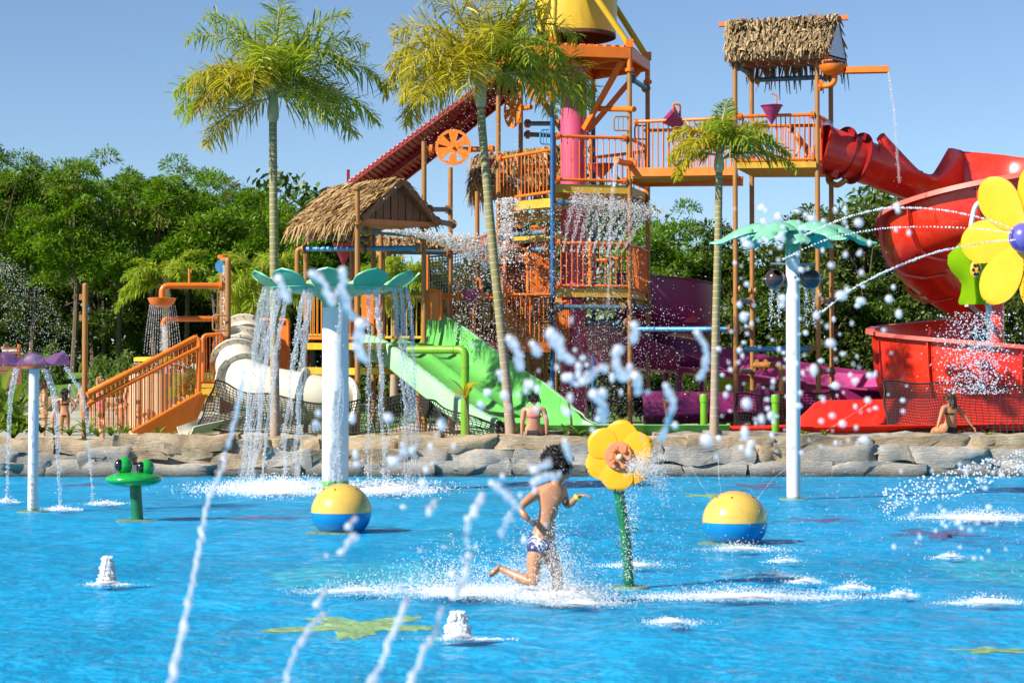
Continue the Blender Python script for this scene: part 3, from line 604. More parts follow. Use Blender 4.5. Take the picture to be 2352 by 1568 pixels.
def palm(label, trunk, rpx, fr, mats, leafL, shaft_n=3, name='palm_tree', seed=1, rings=True, shaft=.9, wid=.044, plum=.5, hang=.42, n=46, group=None):
    """trunk: list of (u, v, Y) from the base up; the last one is where the fronds leave"""
    rs = np.random.default_rng(seed); pts = spline([P(*q) for q in trunk], 8); base = pts[0]; Y = base.y; r = rpx*PX(Y)
    t = thing(name, label, 'palm', base, group); m = len(pts)
    tot = sum((pts[i+1]-pts[i]).length for i in range(m-1)); acc = 0; cum = [0]
    for i in range(m-1): acc += (pts[i+1]-pts[i]).length; cum.append(acc)
    def at(s):
        for i in range(m-1):
            if cum[i+1] >= s: return pts[i].lerp(pts[i+1], (s-cum[i])/max(1e-6, cum[i+1]-cum[i]))
        return pts[-1]
    st = tot-shaft; rr = lambda s: r*(1.22-.2*min(1, s/.8)-.17*s/tot)
    ns = 40; MB().tube([at(st*i/ns)-(Vector((0, 0, .15)) if i == 0 else Vector()) for i in range(ns+1)], [rr(st*i/ns) for i in range(ns+1)], 14).build('trunk', M['bark'], t)
    if rings:
        s = .5
        while s < st-.02:
            a = at(s); b = at(s+.02); k = rr(s)
            MB().tube([a, a+(b-a)*.3, a+(b-a)*.8, a+(b-a)*1.1], [k*.99, k*1.035, k*1.035, k*.99], 14).build('leaf_scar', M['ringpale'], t)
            s += .2*(1-.5*s/st)*rs.uniform(.85, 1.1)+.012
    sh = [at(st+shaft*i/8) for i in range(9)]
    MB().tube(sh, [rr(st)*q for q in (1.0, 1.45, 1.5, 1.42, 1.3, 1.15, 1.0, .8, .5)], 14).build('crownshaft', M['crownshaft'], t)
    for (az, el, L, dr, mi) in fr:
        frond(sh[-2]+Vector((rs.uniform(-.04, .04), rs.uniform(-.04, .04), rs.uniform(-.25, .1))), az, el, L, dr, leafL*rs.uniform(.9, 1.1), M[mats[mi]], t, rs, plum, n, hang, wid)
    return t
# ---------------------------------------------------------------- palms (azimuth 0 = to the right, 90 = away, 270 = towards the pool)
palm('tall straight palm with green crown left of the big white dish post', [(632, 1000, 44.6), (630, 700, 44.6), (628, 450, 44.6), (627, 275, 44.6), (630, 195, 44.6)], 10.5,
     [(5, 38, 2.8, 105, 0), (175, 25, 2.5, 100, 0), (262, 35, 2.2, 140, 1), (8, 75, 2.7, 70, 0), (172, 76, 2.7, 75, 0), (285, 78, 2.6, 70, 0), (40, 20, 2.4, 90, 0), (140, 20, 2.4, 95, 0), (355, 14, 2.6, 80, 0), (15, 62, 2.6, 95, 0), (340, 55, 2.3, 120, 0), (178, 40, 2.6, 105, 0), (190, 12, 2.3, 95, 0), (170, 62, 2.6, 95, 0), (205, 50, 2.3, 130, 1), (235, 45, 2.2, 150, 1), (270, 60, 2.4, 130, 0), (300, 50, 2.2, 120, 0), (80, 60, 2.5, 100, 0), (110, 40, 2.5, 90, 0), (60, 35, 2.5, 90, 0), (90, 82, 2.4, 60, 0), (160, -5, 2.1, 70, 1), (215, 15, 2.1, 90, 2), (25, 5, 2.2, 70, 0), (320, 10, 2.0, 90, 0)], ['lf_palm', 'lf_palmy', 'lf_palmdry'], .92, seed=3, shaft=.85, plum=.75, hang=.3, n=46, wid=.034)
palm('leaning palm with yellow green crown in front of the central tower', [(1174, 1003, 44.7), (1160, 850, 44.7), (1130, 550, 44.7), (1112, 350, 44.7), (1104, 240, 44.7), (1104, 150, 44.7)], 11,
     [(2, 35, 3.0, 120, 0), (178, 28, 2.7, 125, 1), (262, 30, 2.3, 140, 1), (6, 76, 2.9, 70, 0), (174, 77, 2.9, 75, 1), (285, 80, 2.8, 70, 1), (40, 20, 2.6, 100, 0), (140, 20, 2.6, 110, 1), (10, 25, 2.9, 105, 0), (350, 15, 2.7, 95, 0), (18, 55, 2.8, 105, 0), (335, 45, 2.4, 130, 0), (180, 45, 2.5, 130, 1), (195, 20, 2.3, 120, 1), (165, 62, 2.6, 100, 1), (215, 48, 2.4, 140, 1), (245, 40, 2.2, 150, 1), (280, 62, 2.4, 130, 1), (305, 45, 2.3, 125, 0), (75, 62, 2.6, 90, 1), (115, 42, 2.6, 95, 1), (55, 40, 2.6, 95, 0), (95, 82, 2.5, 55, 1), (160, 8, 2.3, 100, 1), (225, 12, 2.2, 100, 1), (30, 70, 2.5, 80, 1)], ['lf_palm', 'lf_palmy', 'lf_palmdry'], .98, seed=5, shaft=.95, plum=.75, hang=.32, n=46, wid=.034)
palm('small slim palm with ragged yellow green fronds right of the middle sunflower', [(1640, 1008, 44.6), (1643, 800, 44.6), (1648, 600, 44.6), (1651, 450, 44.6), (1652, 340, 44.6)], 9.5,
     [(5, 40, 1.75, 95, 0), (350, 18, 1.8, 75, 0), (20, 62, 1.6, 80, 1), (330, 45, 1.5, 110, 0), (180, 35, 1.35, 130, 1), (195, 10, 1.3, 110, 1), (160, 55, 1.4, 110, 1), (225, 40, 1.3, 130, 1), (270, 60, 1.4, 110, 0), (95, 60, 1.4, 90, 0), (60, 80, 1.3, 40, 0), (300, 40, 1.4, 110, 0)], ['lf_palm', 'lf_palmy'], .56, seed=8, shaft=.55, wid=.038, n=44)
palm('small dark feather palm on the lawn behind the orange bowl shower', [(385, 880, 84), (383, 800, 84), (381, 690, 84), (381, 640, 84)], 9,
     [(5, 50, 2.3, 120, 0), (350, 25, 2.2, 110, 0), (25, 70, 2.4, 90, 0), (180, 50, 2.2, 120, 0), (195, 25, 2.3, 120, 0), (160, 68, 2.2, 90, 0), (225, 45, 2.2, 140, 0), (300, 45, 2.2, 130, 0), (200, 0, 2.5, 80, 0), (330, 60, 2.2, 110, 0), (90, 60, 2, 100, 0)], ['lf_palm'], .62, seed=9, rings=False, shaft=1.2, n=56, wid=.06, plum=.35)
palm('dark bushy palm behind the tall palm trunk, left of the thatched hut', [(596, 900, 70), (596, 780, 70), (597, 640, 70)], 8,
     [(a*36+10, 62-(a % 4)*28, 2.0, 70+a*4, 0) for a in range(16)], ['lf_palm'], .75, seed=12, rings=False, shaft=.5, n=50, wid=.05, plum=.7)
palm('low fan of palm fronds seen between the hut posts', [(905, 900, 66), (905, 760, 66), (905, 660, 66)], 8, [(a*45+5, 60-(a % 3)*25, 1.9, 90, 0) for a in range(10)], ['lf_palm'], .6, seed=14, rings=False, shaft=.4, n=44, wid=.05)
# strap-leaved plants on the wall, every blade a part
def blade(p, az, L, el, wid, bend=90, n=7):
    a = R(az); e = R(el); q = Vector(p); rows = []; s = Vector((-math.sin(a), math.cos(a), 0))
    for i in range(n+1):
        f = i/n; w_ = wid*(.55+.9*math.sin(math.pi*min(1, f*.9+.1)))*(1 if f < .98 else .1)*.5
        rows.append([q-s*w_, q+Vector((0, 0, -w_*.25)), q+s*w_]); q = q+Vector((math.cos(a)*math.cos(e), math.sin(a)*math.cos(e), math.sin(e)))*L/n; e -= R(bend)/n
    return MB().grid(rows)
def strap_plant(p, n, L, wid, label, group=None, seed=1, mat='lf_strap', name='strap_leaf_plant', bend=95, el=(40, 80)):
    rs = random.Random(seed); t = thing(name, label, 'plant', p, group)
    for k in range(n): blade(p, k*137.5+rs.uniform(-20, 20), L*rs.uniform(.6, 1.1), rs.uniform(*el), wid*rs.uniform(.8, 1.15), bend*rs.uniform(.6, 1.2)).build('leaf', M[mat], t, ang=80)
    return t
sp = [(-12, 1000, 45.0, 18, 1.35), (15, 985, 45.6, 18, 1.5), (48, 990, 45.4, 16, 1.3), (30, 1003, 44.5, 14, .9), (95, 992, 45.2, 12, .55), (125, 996, 45.0, 12, .5), (160, 998, 44.9, 10, .5), (200, 996, 45.0, 12, .6), (225, 1000, 44.7, 10, .5), (255, 998, 44.8, 12, .5), (285, 998, 44.8, 12, .45), (-5, 950, 46.8, 18, 1.6), (40, 955, 46.8, 16, 1.5), (365, 998, 44.6, 8, .3), (395, 1000, 44.6, 8, .28), (430, 1000, 44.6, 6, .22)]
spl = ['large strap leaved clump cut by the left frame edge above the wall', 'tall dark strap leaved clump behind the purple petal fountain', 'strap leaved clump just left of the slim white fountain post', 'low strap leaved clump on the wall left of the white post', 'strap leaved clump just right of the slim white fountain post', 'strap leaved clump in front of the bather in the black bikini', 'pale green strap leaves right of the black bikini bather', 'strap leaved clump at the foot of the single brown post', 'small strap plant right of the single brown post', 'small leafy plant below the stair foot', 'small leafy plant at the wall before the orange stair', 'tallest strap clump at far left under the sign', 'tall strap clump between sign and white fountain post', 'tiny plant in the rocks below the orange stringer', 'tiny plant in the rocks left of the white slide exit', 'tiniest plant in the rocks under the white slide exit']
for k, (u, v, Y, n, L) in enumerate(sp):
    p = P(u, v, Y); p.z = max(.74, p.z-.02); strap_plant(p, n, L, .11 if L > .6 else .06, spl[k], 'leafy plants along the pool wall', 30+k)
for k, (u, v, L, lb) in enumerate([(1325, 1003, .55, 'spiky plant on the wall right of the seated woman'), (1300, 1004, .4, 'small spiky plant close to the seated woman'), (1845, 1000, .3, 'small sprig on the ledge left of the palm shower post'), (1890, 1002, .3, 'small sprig on the ledge behind the palm shower post'), (2270, 1004, .28, 'small sprig on the ledge at far right')]):
    p = P(u, v, 44.5); p.z = .8; strap_plant(p, 9, L, .05, lb, 'small plants on the pool wall', 60+k)
def young_tree(u, v0, v1, Y, label, leaves, L):
    b = P(u, v0, Y); b.z = .75; e = P(u-6, v1, Y); t = thing('young_plant', label, 'plant', b)
    MB().tube(spline([b, b.lerp(e, .5)+Vector((.03, 0, 0)), e], 6), [.035-.0012*i for i in range(13)], 8).build('stem', M['branch'], t); rs = random.Random(u)
    for k in range(leaves): blade(e, k*137.5, L*rs.uniform(.7, 1.1), rs.uniform(25, 85), .07, 60).build('leaf', M['lf_palmy'], t, ang=80)
young_tree(1075, 1000, 915, 44.9, 'young dragon plant with spiky leaves in front of the lime green pipe', 14, .62)
young_tree(1312, 1003, 925, 45.0, 'thin bare sapling stem right of the seated woman', 3, .15)
young_tree(1533, 1003, 925, 45.0, 'thin bare sapling stem right of the middle sunflower', 4, .15)
# hedge of umbrella grass behind the stair
for k, (u, v, Y, wd, hp, lb) in enumerate([(235, 880, 88, 90, 75, 'umbrella grass bush right of the single brown post'), (290, 885, 87, 90, 85, 'tall umbrella grass bush behind the bather in the navy cap'), (345, 890, 86.5, 60, 60, 'umbrella grass bush left of the yellow mushroom fountain'), (70, 880, 88, 120, 80, 'leafy bush behind the purple petal fountain'), (440, 900, 86, 70, 60, 'yellowish bush behind the orange stair balusters'), (120, 820, 93, 60, 40, 'bush right of the brown wooden sign')]):
    b = P(u, v, Y); gz = hgt(b.x, Y); t = thing('grass_bush', lb, 'bush', (b.x, Y, gz)); rs = np.random.default_rng(k+300); n = 1600
    rx = wd/2*PX(Y); H = max(.8, P(u, v-hp, Y).z-gz); q = rs.normal(size=(n, 3)); q /= np.linalg.norm(q, axis=1, keepdims=True); q[:, 2] = np.abs(q[:, 2]); rad = rs.uniform(.4, 1, (n, 1))**.5
    c = np.array([b.x, Y, gz])+q*rad*np.array([rx, rx*.7, H*.95]); d = rs.normal(size=(n, 3))*.9+np.array([0, 0, .15])
    Vv, Ff = leaf_cards(c, d, rs.uniform(.2, .42, n), rs.uniform(.03, .06, n), .6); npmesh('foliage', Vv, Ff, M['lf_hedge'], t)
for k, (u, v) in enumerate([(335, 850), (330, 840)]):
    p = P(u, v+45, 86); p.z = hgt(p.x, 86); strap_plant(p, 9, 1.1-.2*k, .09, ['dark red leaved plant beside the yellow mushroom fountain', 'smaller dark red plant beside the yellow mushroom fountain'][k], None, 90+k, 'pods', bend=40)
for k, (u, L) in enumerate([(1655, 2.6), (1690, 2.2)]):
    p = P(u, 960, 62); p.z = .75; strap_plant(p, 7, L*1.2, .42, ['large banana plant behind the purple slide', 'banana plant between the right tower poles'][k], None, 95+k, 'lf_palm', 'banana_plant', 60, (65, 88))
# ---------------------------------------------------------------- shared parts of the play structures
def poleset(parent, lst, r=.0655):
    for (u, v0, v1, Y, mt) in lst:
        a = P(u, v0, Y); b = P(u, v1, Y); b.z = max(b.z, .74) if v1 < 960 else .74
        MB().tube([b, a], r, 14).build('pole', M[mt], parent)
def pipe(parent, pts, mt, r=.065, fl=True, fmt='tan', fr=None, rad=.2):
    q = fillet([P(*p) for p in pts], rad) if len(pts) > 2 else [P(*p) for p in pts]
    MB().tube(q, r, 12).build('pipe', M[mt], parent)
    if fl:
        k = fr or r*1.85
        flange(q[0]+(q[1]-q[0]).normalized()*.06, q[1]-q[0], k, M[fmt], parent); flange(q[-1]-(q[-1]-q[-2]).normalized()*.06, q[-1]-q[-2], k, M[fmt], parent)
BAL = {}
def railing(parent, a, b, a2, b2, n, mt='orange', r=.045, rb=.016, bottom=True, over=0.0, name='baluster', join=False):
    """top rail a-b, bottom rail a2-b2, n balusters (each a part sharing one mesh)"""
    a, b, a2, b2 = [P(*q) if not isinstance(q, Vector) else q for q in (a, b, a2, b2)]
    MB().tube([a, b], r, 10).build('top_rail', M[mt], parent)
    if bottom: MB().tube([a2, b2], r*.9, 10).build('bottom_rail', M[mt], parent)
    if join:
        mb = MB()
        for k in range(n):
            f = (k+.5)/n; mb.tube([a2.lerp(b2, f)-Vector((0, 0, over)), a.lerp(b, f)], rb, 5)
        mb.build('balusters', M[mt], parent, kind='stuff'); return
    key = (mt, rb)
    if key not in BAL:
        o = MB().tube([(0, 0, 0), (0, 0, 1)], rb, 6, cap=False).build('baluster', M[mt], None, origin=(0, 0, 0)); BAL[key] = o.data; bpy.data.objects.remove(o)
    org = wloc(parent)
    for k in range(n):
        f = (k+.5)/n; p = a2.lerp(b2, f)-Vector((0, 0, over)); q = a.lerp(b, f); o = bpy.data.objects.new(name, BAL[key]); COL.objects.link(o)
        o.parent = parent; o.location = p-org; o.scale = (1, 1, (q-p).length)
        o.rotation_mode = 'QUATERNION'; o.rotation_quaternion = (q-p).to_track_quat('Z', 'Y')
def slab(parent, poly, z0, z1, mt, name='deck'):
    return MB().prism([Vector((x, y, z0)) for x, y in poly], (0, 0, z1-z0)).build(name, M[mt], parent, ang=20)
def net_mesh(rows_fn, nu, nv, r=.008):
    """rope net on a surface rows_fn(s, t)"""
    mb = MB(); st = 2
    for i in range(nu+1): mb.tube([rows_fn(i/nu, k/(nv*st)) for k in range(nv*st+1)], r*(2.2 if i in (0, nu) else 1), 4, False)
    for j in range(nv+1): mb.tube([rows_fn(k/(nu*st), j/nv) for k in range(nu*st+1)], r*(2.2 if j in (0, nv) else 1), 4, False)
    return mb
def funnel(label, u, v0, v1, wpx, Y, mt, group='tipping funnel buckets'):
    top = P(u, v0, Y); bot = P(u, v1, Y); r = wpx/2*PX(Y); t = thing('funnel_bucket', label, 'water bucket', bot, group); h = top.z-bot.z
    MB().lathe([(.012, 0), (r*.97, h), (r*1.04, h), (r*1.04, h+.02), (r*.92, h+.01), (r*.9, h-.02), (.01, .05)], bot, n=28).build('cone', M[mt], t)
    return t, top, r
def flowerwheel(label, c, r, yaw, mt='orange2', group='spinning slotted wheels', tilt=0):
    """disc with six wide slots"""
    c = Vector(c); t = thing('slotted_wheel', label, 'wheel', c, group); rot = Matrix.Rotation(yaw, 3, 'Z'); mb = MB(); ax = rot @ Vector((0, -1, 0))
    sq = [(r*.84, -.02), (r, -.02), (r, .02), (r*.84, .02), (r*.84, -.02)]; mb.lathe(sq, c, ax, 40)
    mb.lathe([(.001, -.022), (r*.3, -.022), (r*.3, .022), (.001, .022)], c, ax, 30)
    x = rot @ Vector((1, 0, 0)); z = Vector((0, 0, 1))
    for k in range(6):
        a = k*math.pi/3+tilt
        def pt(rr, da): return c+(x*math.cos(a+da)+z*math.sin(a+da))*rr+ax*.018
        mb.prism([pt(r*.27, -.5), pt(r*.87, -.31), pt(r*.87, .31), pt(r*.27, .5)], -ax*.036)
    mb.build('disc', M[mt], t, ang=30)
    MB().lathe([(.001, .09), (r*.07, .08), (r*.1, .03), (r*.1, -.05)], c, ax, 14).build('hub_nut', M['orange'], t); return t, ax
# ---------------------------------------------------------------- central tower
TC = Vector((1.677, 54, .74)); HR = 2.1; HA = [193, 253, 313, 13, 73, 133]
def hexp(k, r=HR, z=0): a = R(HA[k % 6]); return Vector((TC.x+r*math.cos(a), TC.y+r*math.sin(a), z))
tw = thing('play_tower', 'tall hexagonal play tower with thick pink core, orange roof and many platforms', 'tower', TC)
for k, mt in enumerate(['tan', 'navy', 'tan', 'tan', 'navy', 'tan']):
    MB().tube([hexp(k, HR, .74), hexp(k, HR, 10.3)], .064, 16).build('pole', M[mt], tw)
    MB().tube([hexp(k, HR, 10.3), hexp(k, HR, 11.0)], .07, 14).build('pole_cap', M['orange'], tw); flange(hexp(k, HR, 10.3), (0, 0, 1), .12, M['orange'], tw)
MB().lathe([(.36, 0), (.36, 9.9)], (TC.x, TC.y, .74), n=40).build('core_column', M['pink'], tw)
roof = MB().prism([hexp(k, HR+.06, 10.86) for k in range(6)], (0, 0, .04)).build('roof', M['orange'], tw)
for k in range(6):
    a, b = hexp(k, HR+.03, 10.74), hexp(k+1, HR+.03, 10.74); MB().beam(a, b, .08, .26).build('fascia', M['orange'], tw)
    MB().beam(hexp(k, HR-.1, 10.72), hexp(k, .35, 10.72), .09, .2).build('roof_beam', M['orange'], tw)
    if k in (2, 3, 5): MB().beam(hexp(k, HR-.25, 10.6), hexp(k, .4, 8.9), .1, .14).build('knee_brace', M['orange'], tw)
    for q in range(9):
        f = (q+.5)/9; p = a.lerp(b, f); MB().beam(Vector((p.x, p.y, 10.925)), Vector((TC.x+(p.x-TC.x)*.6, TC.y+(p.y-TC.y)*.6, 10.95)), .15, .05).build('roof_sheet', M['orange2'], tw)
MB().prism([P(1185, 120, 53), P(1200, 84, 53), P(1275, 118, 53.3)], (0, .05, 0)).build('spill_plate', M['orange'], tw)
def sector(k0, k1, r, r0=.3, z=0):
    return [hexp(k0, r0), hexp(k0, r)]+[hexp(k, r) for k in range(k0+1, k1+1)]+[hexp(k1, r0)]
def deck(k0, k1, z0, z1, mt='yellow', r=HR-.1):
    slab(tw, [(p.x, p.y) for p in sector(k0, k1, r)], z0, z1, mt)
    for k in range(k0, k1): MB().beam(hexp(k, r+.02, (z0+z1)/2-.02), hexp(k+1, r+.02, (z0+z1)/2-.02), .06, z1-z0+.1).build('deck_edge', M[mt], tw)
deck(1, 3, 7.10, 7.22); deck(0, 1, 6.72, 6.85); deck(3, 5, 7.0, 7.12); deck(5, 6, 6.5, 6.62)
deck(1, 3, 4.36, 4.48); deck(3, 5, 4.2, 4.32); deck(5, 6, 5.3, 5.42); deck(0, 1, 5.85, 5.97, r=HR-.4)
MB().prism([hexp(1, .5, 6.9), hexp(1, HR-.15, 6.9), hexp(1, HR-.15, 7.12), hexp(1, .5, 7.12)], (.05, 0, 0)).build('riser', M['yellow'], tw)
hx = lambda k, z, r=HR: hexp(k, r, z)
railing(tw, hx(1, 8.5), hx(2, 8.5), hx(1, 7.36), hx(2, 7.36), 13)
railing(tw, hx(2, 8.5), hx(3, 8.5), hx(2, 7.36), hx(3, 7.36), 9)
railing(tw, hx(0, 8.08), hx(1, 8.15), hx(0, 6.98), hx(1, 7.04), 15)
railing(tw, hx(3, 8.4), hx(4, 8.4), hx(3, 7.3), hx(4, 7.3), 10, join=True); railing(tw, hx(4, 8.1), hx(5, 8.1), hx(4, 7.1), hx(5, 7.1), 10, join=True)
railing(tw, hx(1, 5.70), hx(2, 5.70), hx(1, 4.58), hx(2, 4.58), 14)
railing(tw, hx(2, 5.70), hx(3, 5.65), hx(2, 4.58), hx(3, 4.5), 22)
railing(tw, hx(5, 6.8), hx(6, 6.8), hx(5, 5.6), hx(6, 5.6), 10, join=True); railing(tw, hx(3, 5.5), hx(4, 5.5), hx(3, 4.4), hx(4, 4.4), 10, join=True)
for k, z in [(1, 8.5), (1, 7.36), (2, 8.5), (2, 7.36), (0, 8.08), (0, 6.98), (1, 5.7), (1, 4.58), (2, 5.7)]:
    d = hexp(k+1)-hexp(k) if k < 2 else hexp(k-1)-hexp(k); d.z = 0; flange(hexp(k, HR, z)+d.normalized()*.14, d, .1, M['orange'], tw)
for a, b, z, mt in [(1, 2, 4.02, 'steelblue'), (1, 2, 6.75, 'steelblue'), (2, 3, 6.85, 'navy'), (0, 1, 6.0, 'steelblue'), (0, 1, 5.55, 'steelblue'), (4, 5, 9.0, 'steelblue'), (2, 3, 10.1, 'blue'), (5, 6, 7.6, 'steelblue'), (3, 4, 3.6, 'steelblue'), (2, 3, 4.1, 'steelblue')]:
    p, q = hexp(a, HR, z), hexp(b, HR, z); d = (q-p).normalized(); MB().tube([p+d*.1, q-d*.1], .068, 12).build('brace_pipe', M[mt], tw)
    flange(p+d*.2, d, .125, M['steelblue'], tw); flange(q-d*.2, d, .125, M['tan'], tw)
pipe(tw, [(1340, 741, 53.6), (1445, 741, 52.5)], 'steelblue', .07); MB().lathe([(.12, 0), (.08, .06), (.001, .1)], P(1338, 741, 53.6), (-1, 0, 0), 12).build('pipe_cap', M['pink'], tw)
for u0, u1, v in [(1208, 1290, 284), (1210, 1262, 545)]: pipe(tw, [(u0, v, 55), (u1, v, 54.2)], 'steelblue', .065)
# valve stands on the railings
for u, v0, v1, Y in [(1357, 315, 412, 52.4), (1356, 560, 655, 52.2)]:
    MB().tube([P(u, v0, Y), P(u, v1, Y)], .05, 10).build('valve_pipe', M['orange'], tw)
    for f in (.3, .72): p = P(u, v0+(v1-v0)*f, Y); MB().lathe([(.05, -.06), (.085, -.06), (.085, .06), (.05, .06)], p, n=14).build('collar', M['orange'], tw)
    c = P(u-9, v0+35, Y-.1); MB().tube([c+Vector((.09*math.cos(k*.393), 0, .13*math.sin(k*.393))) for k in range(16)], .015, 6, closed=True).build('valve_handle', M['yellow'], tw)
# tubular grab rails sticking out of the poles
def grab(parent, u, v0, v1, w_, Y, mt, bars=3):
    a = P(u, v0, Y); d = P(u, v1, Y); b = P(u-w_, v0, Y); c = P(u-w_, v1, Y)
    MB().tube(fillet([a, b, c, d], .08), .022, 8).build('grab_rail', M[mt], parent)
    for k in range(1, bars): p, q = a.lerp(b, k/bars), d.lerp(c, k/bars); MB().tube([p, q], .014, 6).build('grab_bar', M[mt], parent)
grab(tw, 1262, 298, 331, 21, 52, 'blue'); grab(tw, 1441, 268, 300, 31, 52.4, 'tan'); grab(tw, 1486, 289, 320, 28, 54, 'tan')
# spout pipes
for pts, rr in [([(1448, 375, 52.4), (1432, 374, 51.9), (1415, 368, 51.5)], .085), ([(1375, 250, 53.5), (1457, 251, 52.2)], .075)]:
    q = [P(*p) for p in pts]; MB().tube(q, rr, 14).build('spout', M['orange'], tw)
flange(P(1450, 376, 52.35), P(1415, 368, 51.5)-P(1448, 375, 52.4), .15, M['orange'], tw)
# bucket frame and tipping bucket
ap = [Vector((TC.x+1.72*math.cos(R(a)), TC.y+1.72*math.sin(R(a)), 13.75)) for a in (253, 73)]
fr = thing('bucket_frame', 'yellow tubular A frames carrying the tipping bucket on the tower roof', 'frame', (TC.x, TC.y, 11))
for k, j in [(0, 0), (1, 0), (2, 0), (3, 1), (4, 1), (5, 1)]: MB().tube([hexp(k, HR-.02, 10.98), ap[j]], .085, 14).build('strut', M['yellow3'], fr); MB().beam(hexp(k, HR, 10.9), hexp(k, HR, 11.12), .16, .2).build('strut_foot', M['orange'], fr)
MB().tube([ap[0], ap[1]], .09, 14).build('axle', M['yellow3'], fr)
bk = thing('tipping_bucket', 'huge yellow steel bucket with rusty rim above the tower roof', 'bucket', (TC.x+.07, TC.y, 11.5)); c0 = (TC.x+.07, TC.y, 11.45)
MB().lathe([(1.07, .02), (1.1, .3), (1.14, 1.4), (1.16, 2.9), (1.2, 2.9), (1.2, 2.98), (1.1, 2.98), (1.08, .3)], c0, n=56).build('shell', M['yellow2'], bk)
MB().lathe([(1.08, .06), (1.085, -.03), (1.03, -.05), (1.0, .35), (.9, .42), (.001, .46)], c0, n=56).build('rusty_rim', M['rust'], bk)
# wheels, funnels on the tower
w1, ax = flowerwheel('orange slotted wheel facing the pool left of the leaning palm trunk', P(1041, 338.5, 52.3), 41.5*PX(52.3), R(-4), tilt=.5)
MB().tube([P(985, 346, 52.6), P(1137, 342, 52.6)], .075, 12).build('axle_pipe', M['orange'], w1)
for u in (990, 1129): flange(P(u, 345, 52.6), (1, 0, 0), .15, M['orange'], w1)
flowerwheel('orange slotted wheel high under the tower roof behind the palm fronds', P(1246, 201, 51.7), 38*PX(51.7), R(6), tilt=.3)
w3, ax = flowerwheel('orange slotted wheel turned almost edge on left of the pink core', P(1178, 252, 54), 42*PX(54), R(-62), tilt=.2)
MB().tube([P(1178, 252, 54), P(1220, 246, 53.5)], .07, 12).build('axle_pipe', M['orange'], w3)
funnel('plum funnel bucket standing on the upper right tower deck', 1381, 379, 412, 62, 53.6, 'funnel'); funnel('plum funnel bucket left behind the leaning palm by the thatch', 1120, 368, 398, 34, 53.5, 'funnel')
# red conveyor-like ramp to the left of the roof
rp = thing('red_ramp', 'dark red ribbed steel ramp sloping down from the tower roof to the left', 'ramp', P(800, 420, 56.3))
A0, A1, B0, B1 = P(1150, 158, 53), P(800, 418, 56.2), P(1196, 196, 54.6), P(858, 462, 57.9)
nrm = (A1-A0).cross(B0-A0).normalized(); nrm = nrm if nrm.z > 0 else -nrm
MB().grid([[A0, B0], [A1, B1]]).build('deck_sheet', M['darkred'], rp, smooth=False)
MB().grid([[A0+nrm*.03, B0+nrm*.03], [A1+nrm*.03, B1+nrm*.03]]).build('top_sheet', M['darkred'], rp, smooth=False)
for a, b in ((A0, A1), (B0, B1)): MB().beam(a-nrm*.06, b-nrm*.06, .07, .12, nrm).build('side_beam', M['darkred'], rp)
MB().beam(A0.lerp(B0, .5)-nrm*.12, A1.lerp(B1, .5)-nrm*.12, .07, .16, nrm).build('middle_beam', M['darkred'], rp)
for k in range(34):
    f = (k+.5)/34; a = A0.lerp(A1, f); b = B0.lerp(B1, f); e = (a-b).normalized(); MB().beam(a+e*.07-nrm*.02, b-nrm*.03, .07, .06, nrm).build('rib', M['darkred'], rp)
MB().beam(A1, A1+Vector((0, 0, .35)), .08, .08).build('end_post', M['darkred'], rp)
# ---------------------------------------------------------------- lower walkway right of the green slide
lw = thing('raised_walkway', 'low orange railed walkway deck between green slide and central tower', 'deck', P(1130, 985, 51.5))
a, b = P(1005, 797, 51.2), P(1264, 797, 51.9)
slab(lw, [(a.x, a.y), (b.x, b.y), (b.x+.2, b.y+2.2), (a.x+.2, a.y+2.4)], 2.9, 3.02, 'paving' if False else 'column', 'deck')
MB().beam(a+Vector((0, -.04, 0)), b+Vector((0, -.04, 0)), .06, .26).build('deck_edge', M['darkred'] if False else M['orange'], lw)
railing(lw, (1012, 677, 51.2), (1264, 677, 51.9), (1012, 789, 51.2), (1264, 789, 51.9), 24)
railing(lw, (1012, 684, 53.4), (1264, 684, 54), (1012, 786, 53.4), (1264, 786, 54), 24, join=True)
pn = [P(981, 669, 51.0), P(1011, 669, 51.0), P(1011, 733, 51.0), P(981, 733, 51.0)]
MB().prism(pn, (0, .05, 0)).build('side_panel', M['orange2'], lw, ang=20); MB().tube(fillet([P(979, 735, 50.97), P(979, 667, 50.97), P(1013, 667, 50.97), P(1013, 735, 50.97)], .1), .035, 8).build('panel_frame', M['orange'], lw)
pn = [P(830, 664, 50.6), P(858, 664, 50.6), P(858, 748, 50.6), P(830, 748, 50.6)]
MB().prism(pn, (0, .05, 0)).build('side_panel', M['orange2'], lw, ang=20)
for u, Y in ((1040, 53), (1120, 53), (1228, 53), (1185, 54), (1078, 54), (1253, 53.5)): MB().tube([P(u, 800, Y), Vector((P(u, 800, Y).x, Y, .74))], .06 if u != 1228 else .2, 12).build('support_pole', M['tan'], lw)
for k in range(4):        # yellow steps up to the tower deck
    p = P(1205+k*4, 785-k*26, 53+.3*k); MB().box((p.x-.55, p.y, p.z-.12), (p.x+1.0, p.y+.35, p.z+.25)).build('step', M['yellow'], lw, ang=20)
st = thing('tower_stair', 'steep orange railed stair behind the blue pole of the tower', 'stair', P(1235, 790, 53))
railing(st, (1175, 690, 53.0), (1262, 520, 54.4), (1178, 790, 53), (1264, 660, 54.4), 15, 'orange', .045, .02)
railing(st, (1218, 522, 53.3), (1262, 520, 53.3), (1218, 690, 53.3), (1262, 680, 53.3), 13, 'orange', .04, .02)
railing(st, (1268, 700, 52.9), (1308, 690, 52.9), (1268, 790, 52.9), (1308, 788, 52.9), 10, 'orange', .04, .02)
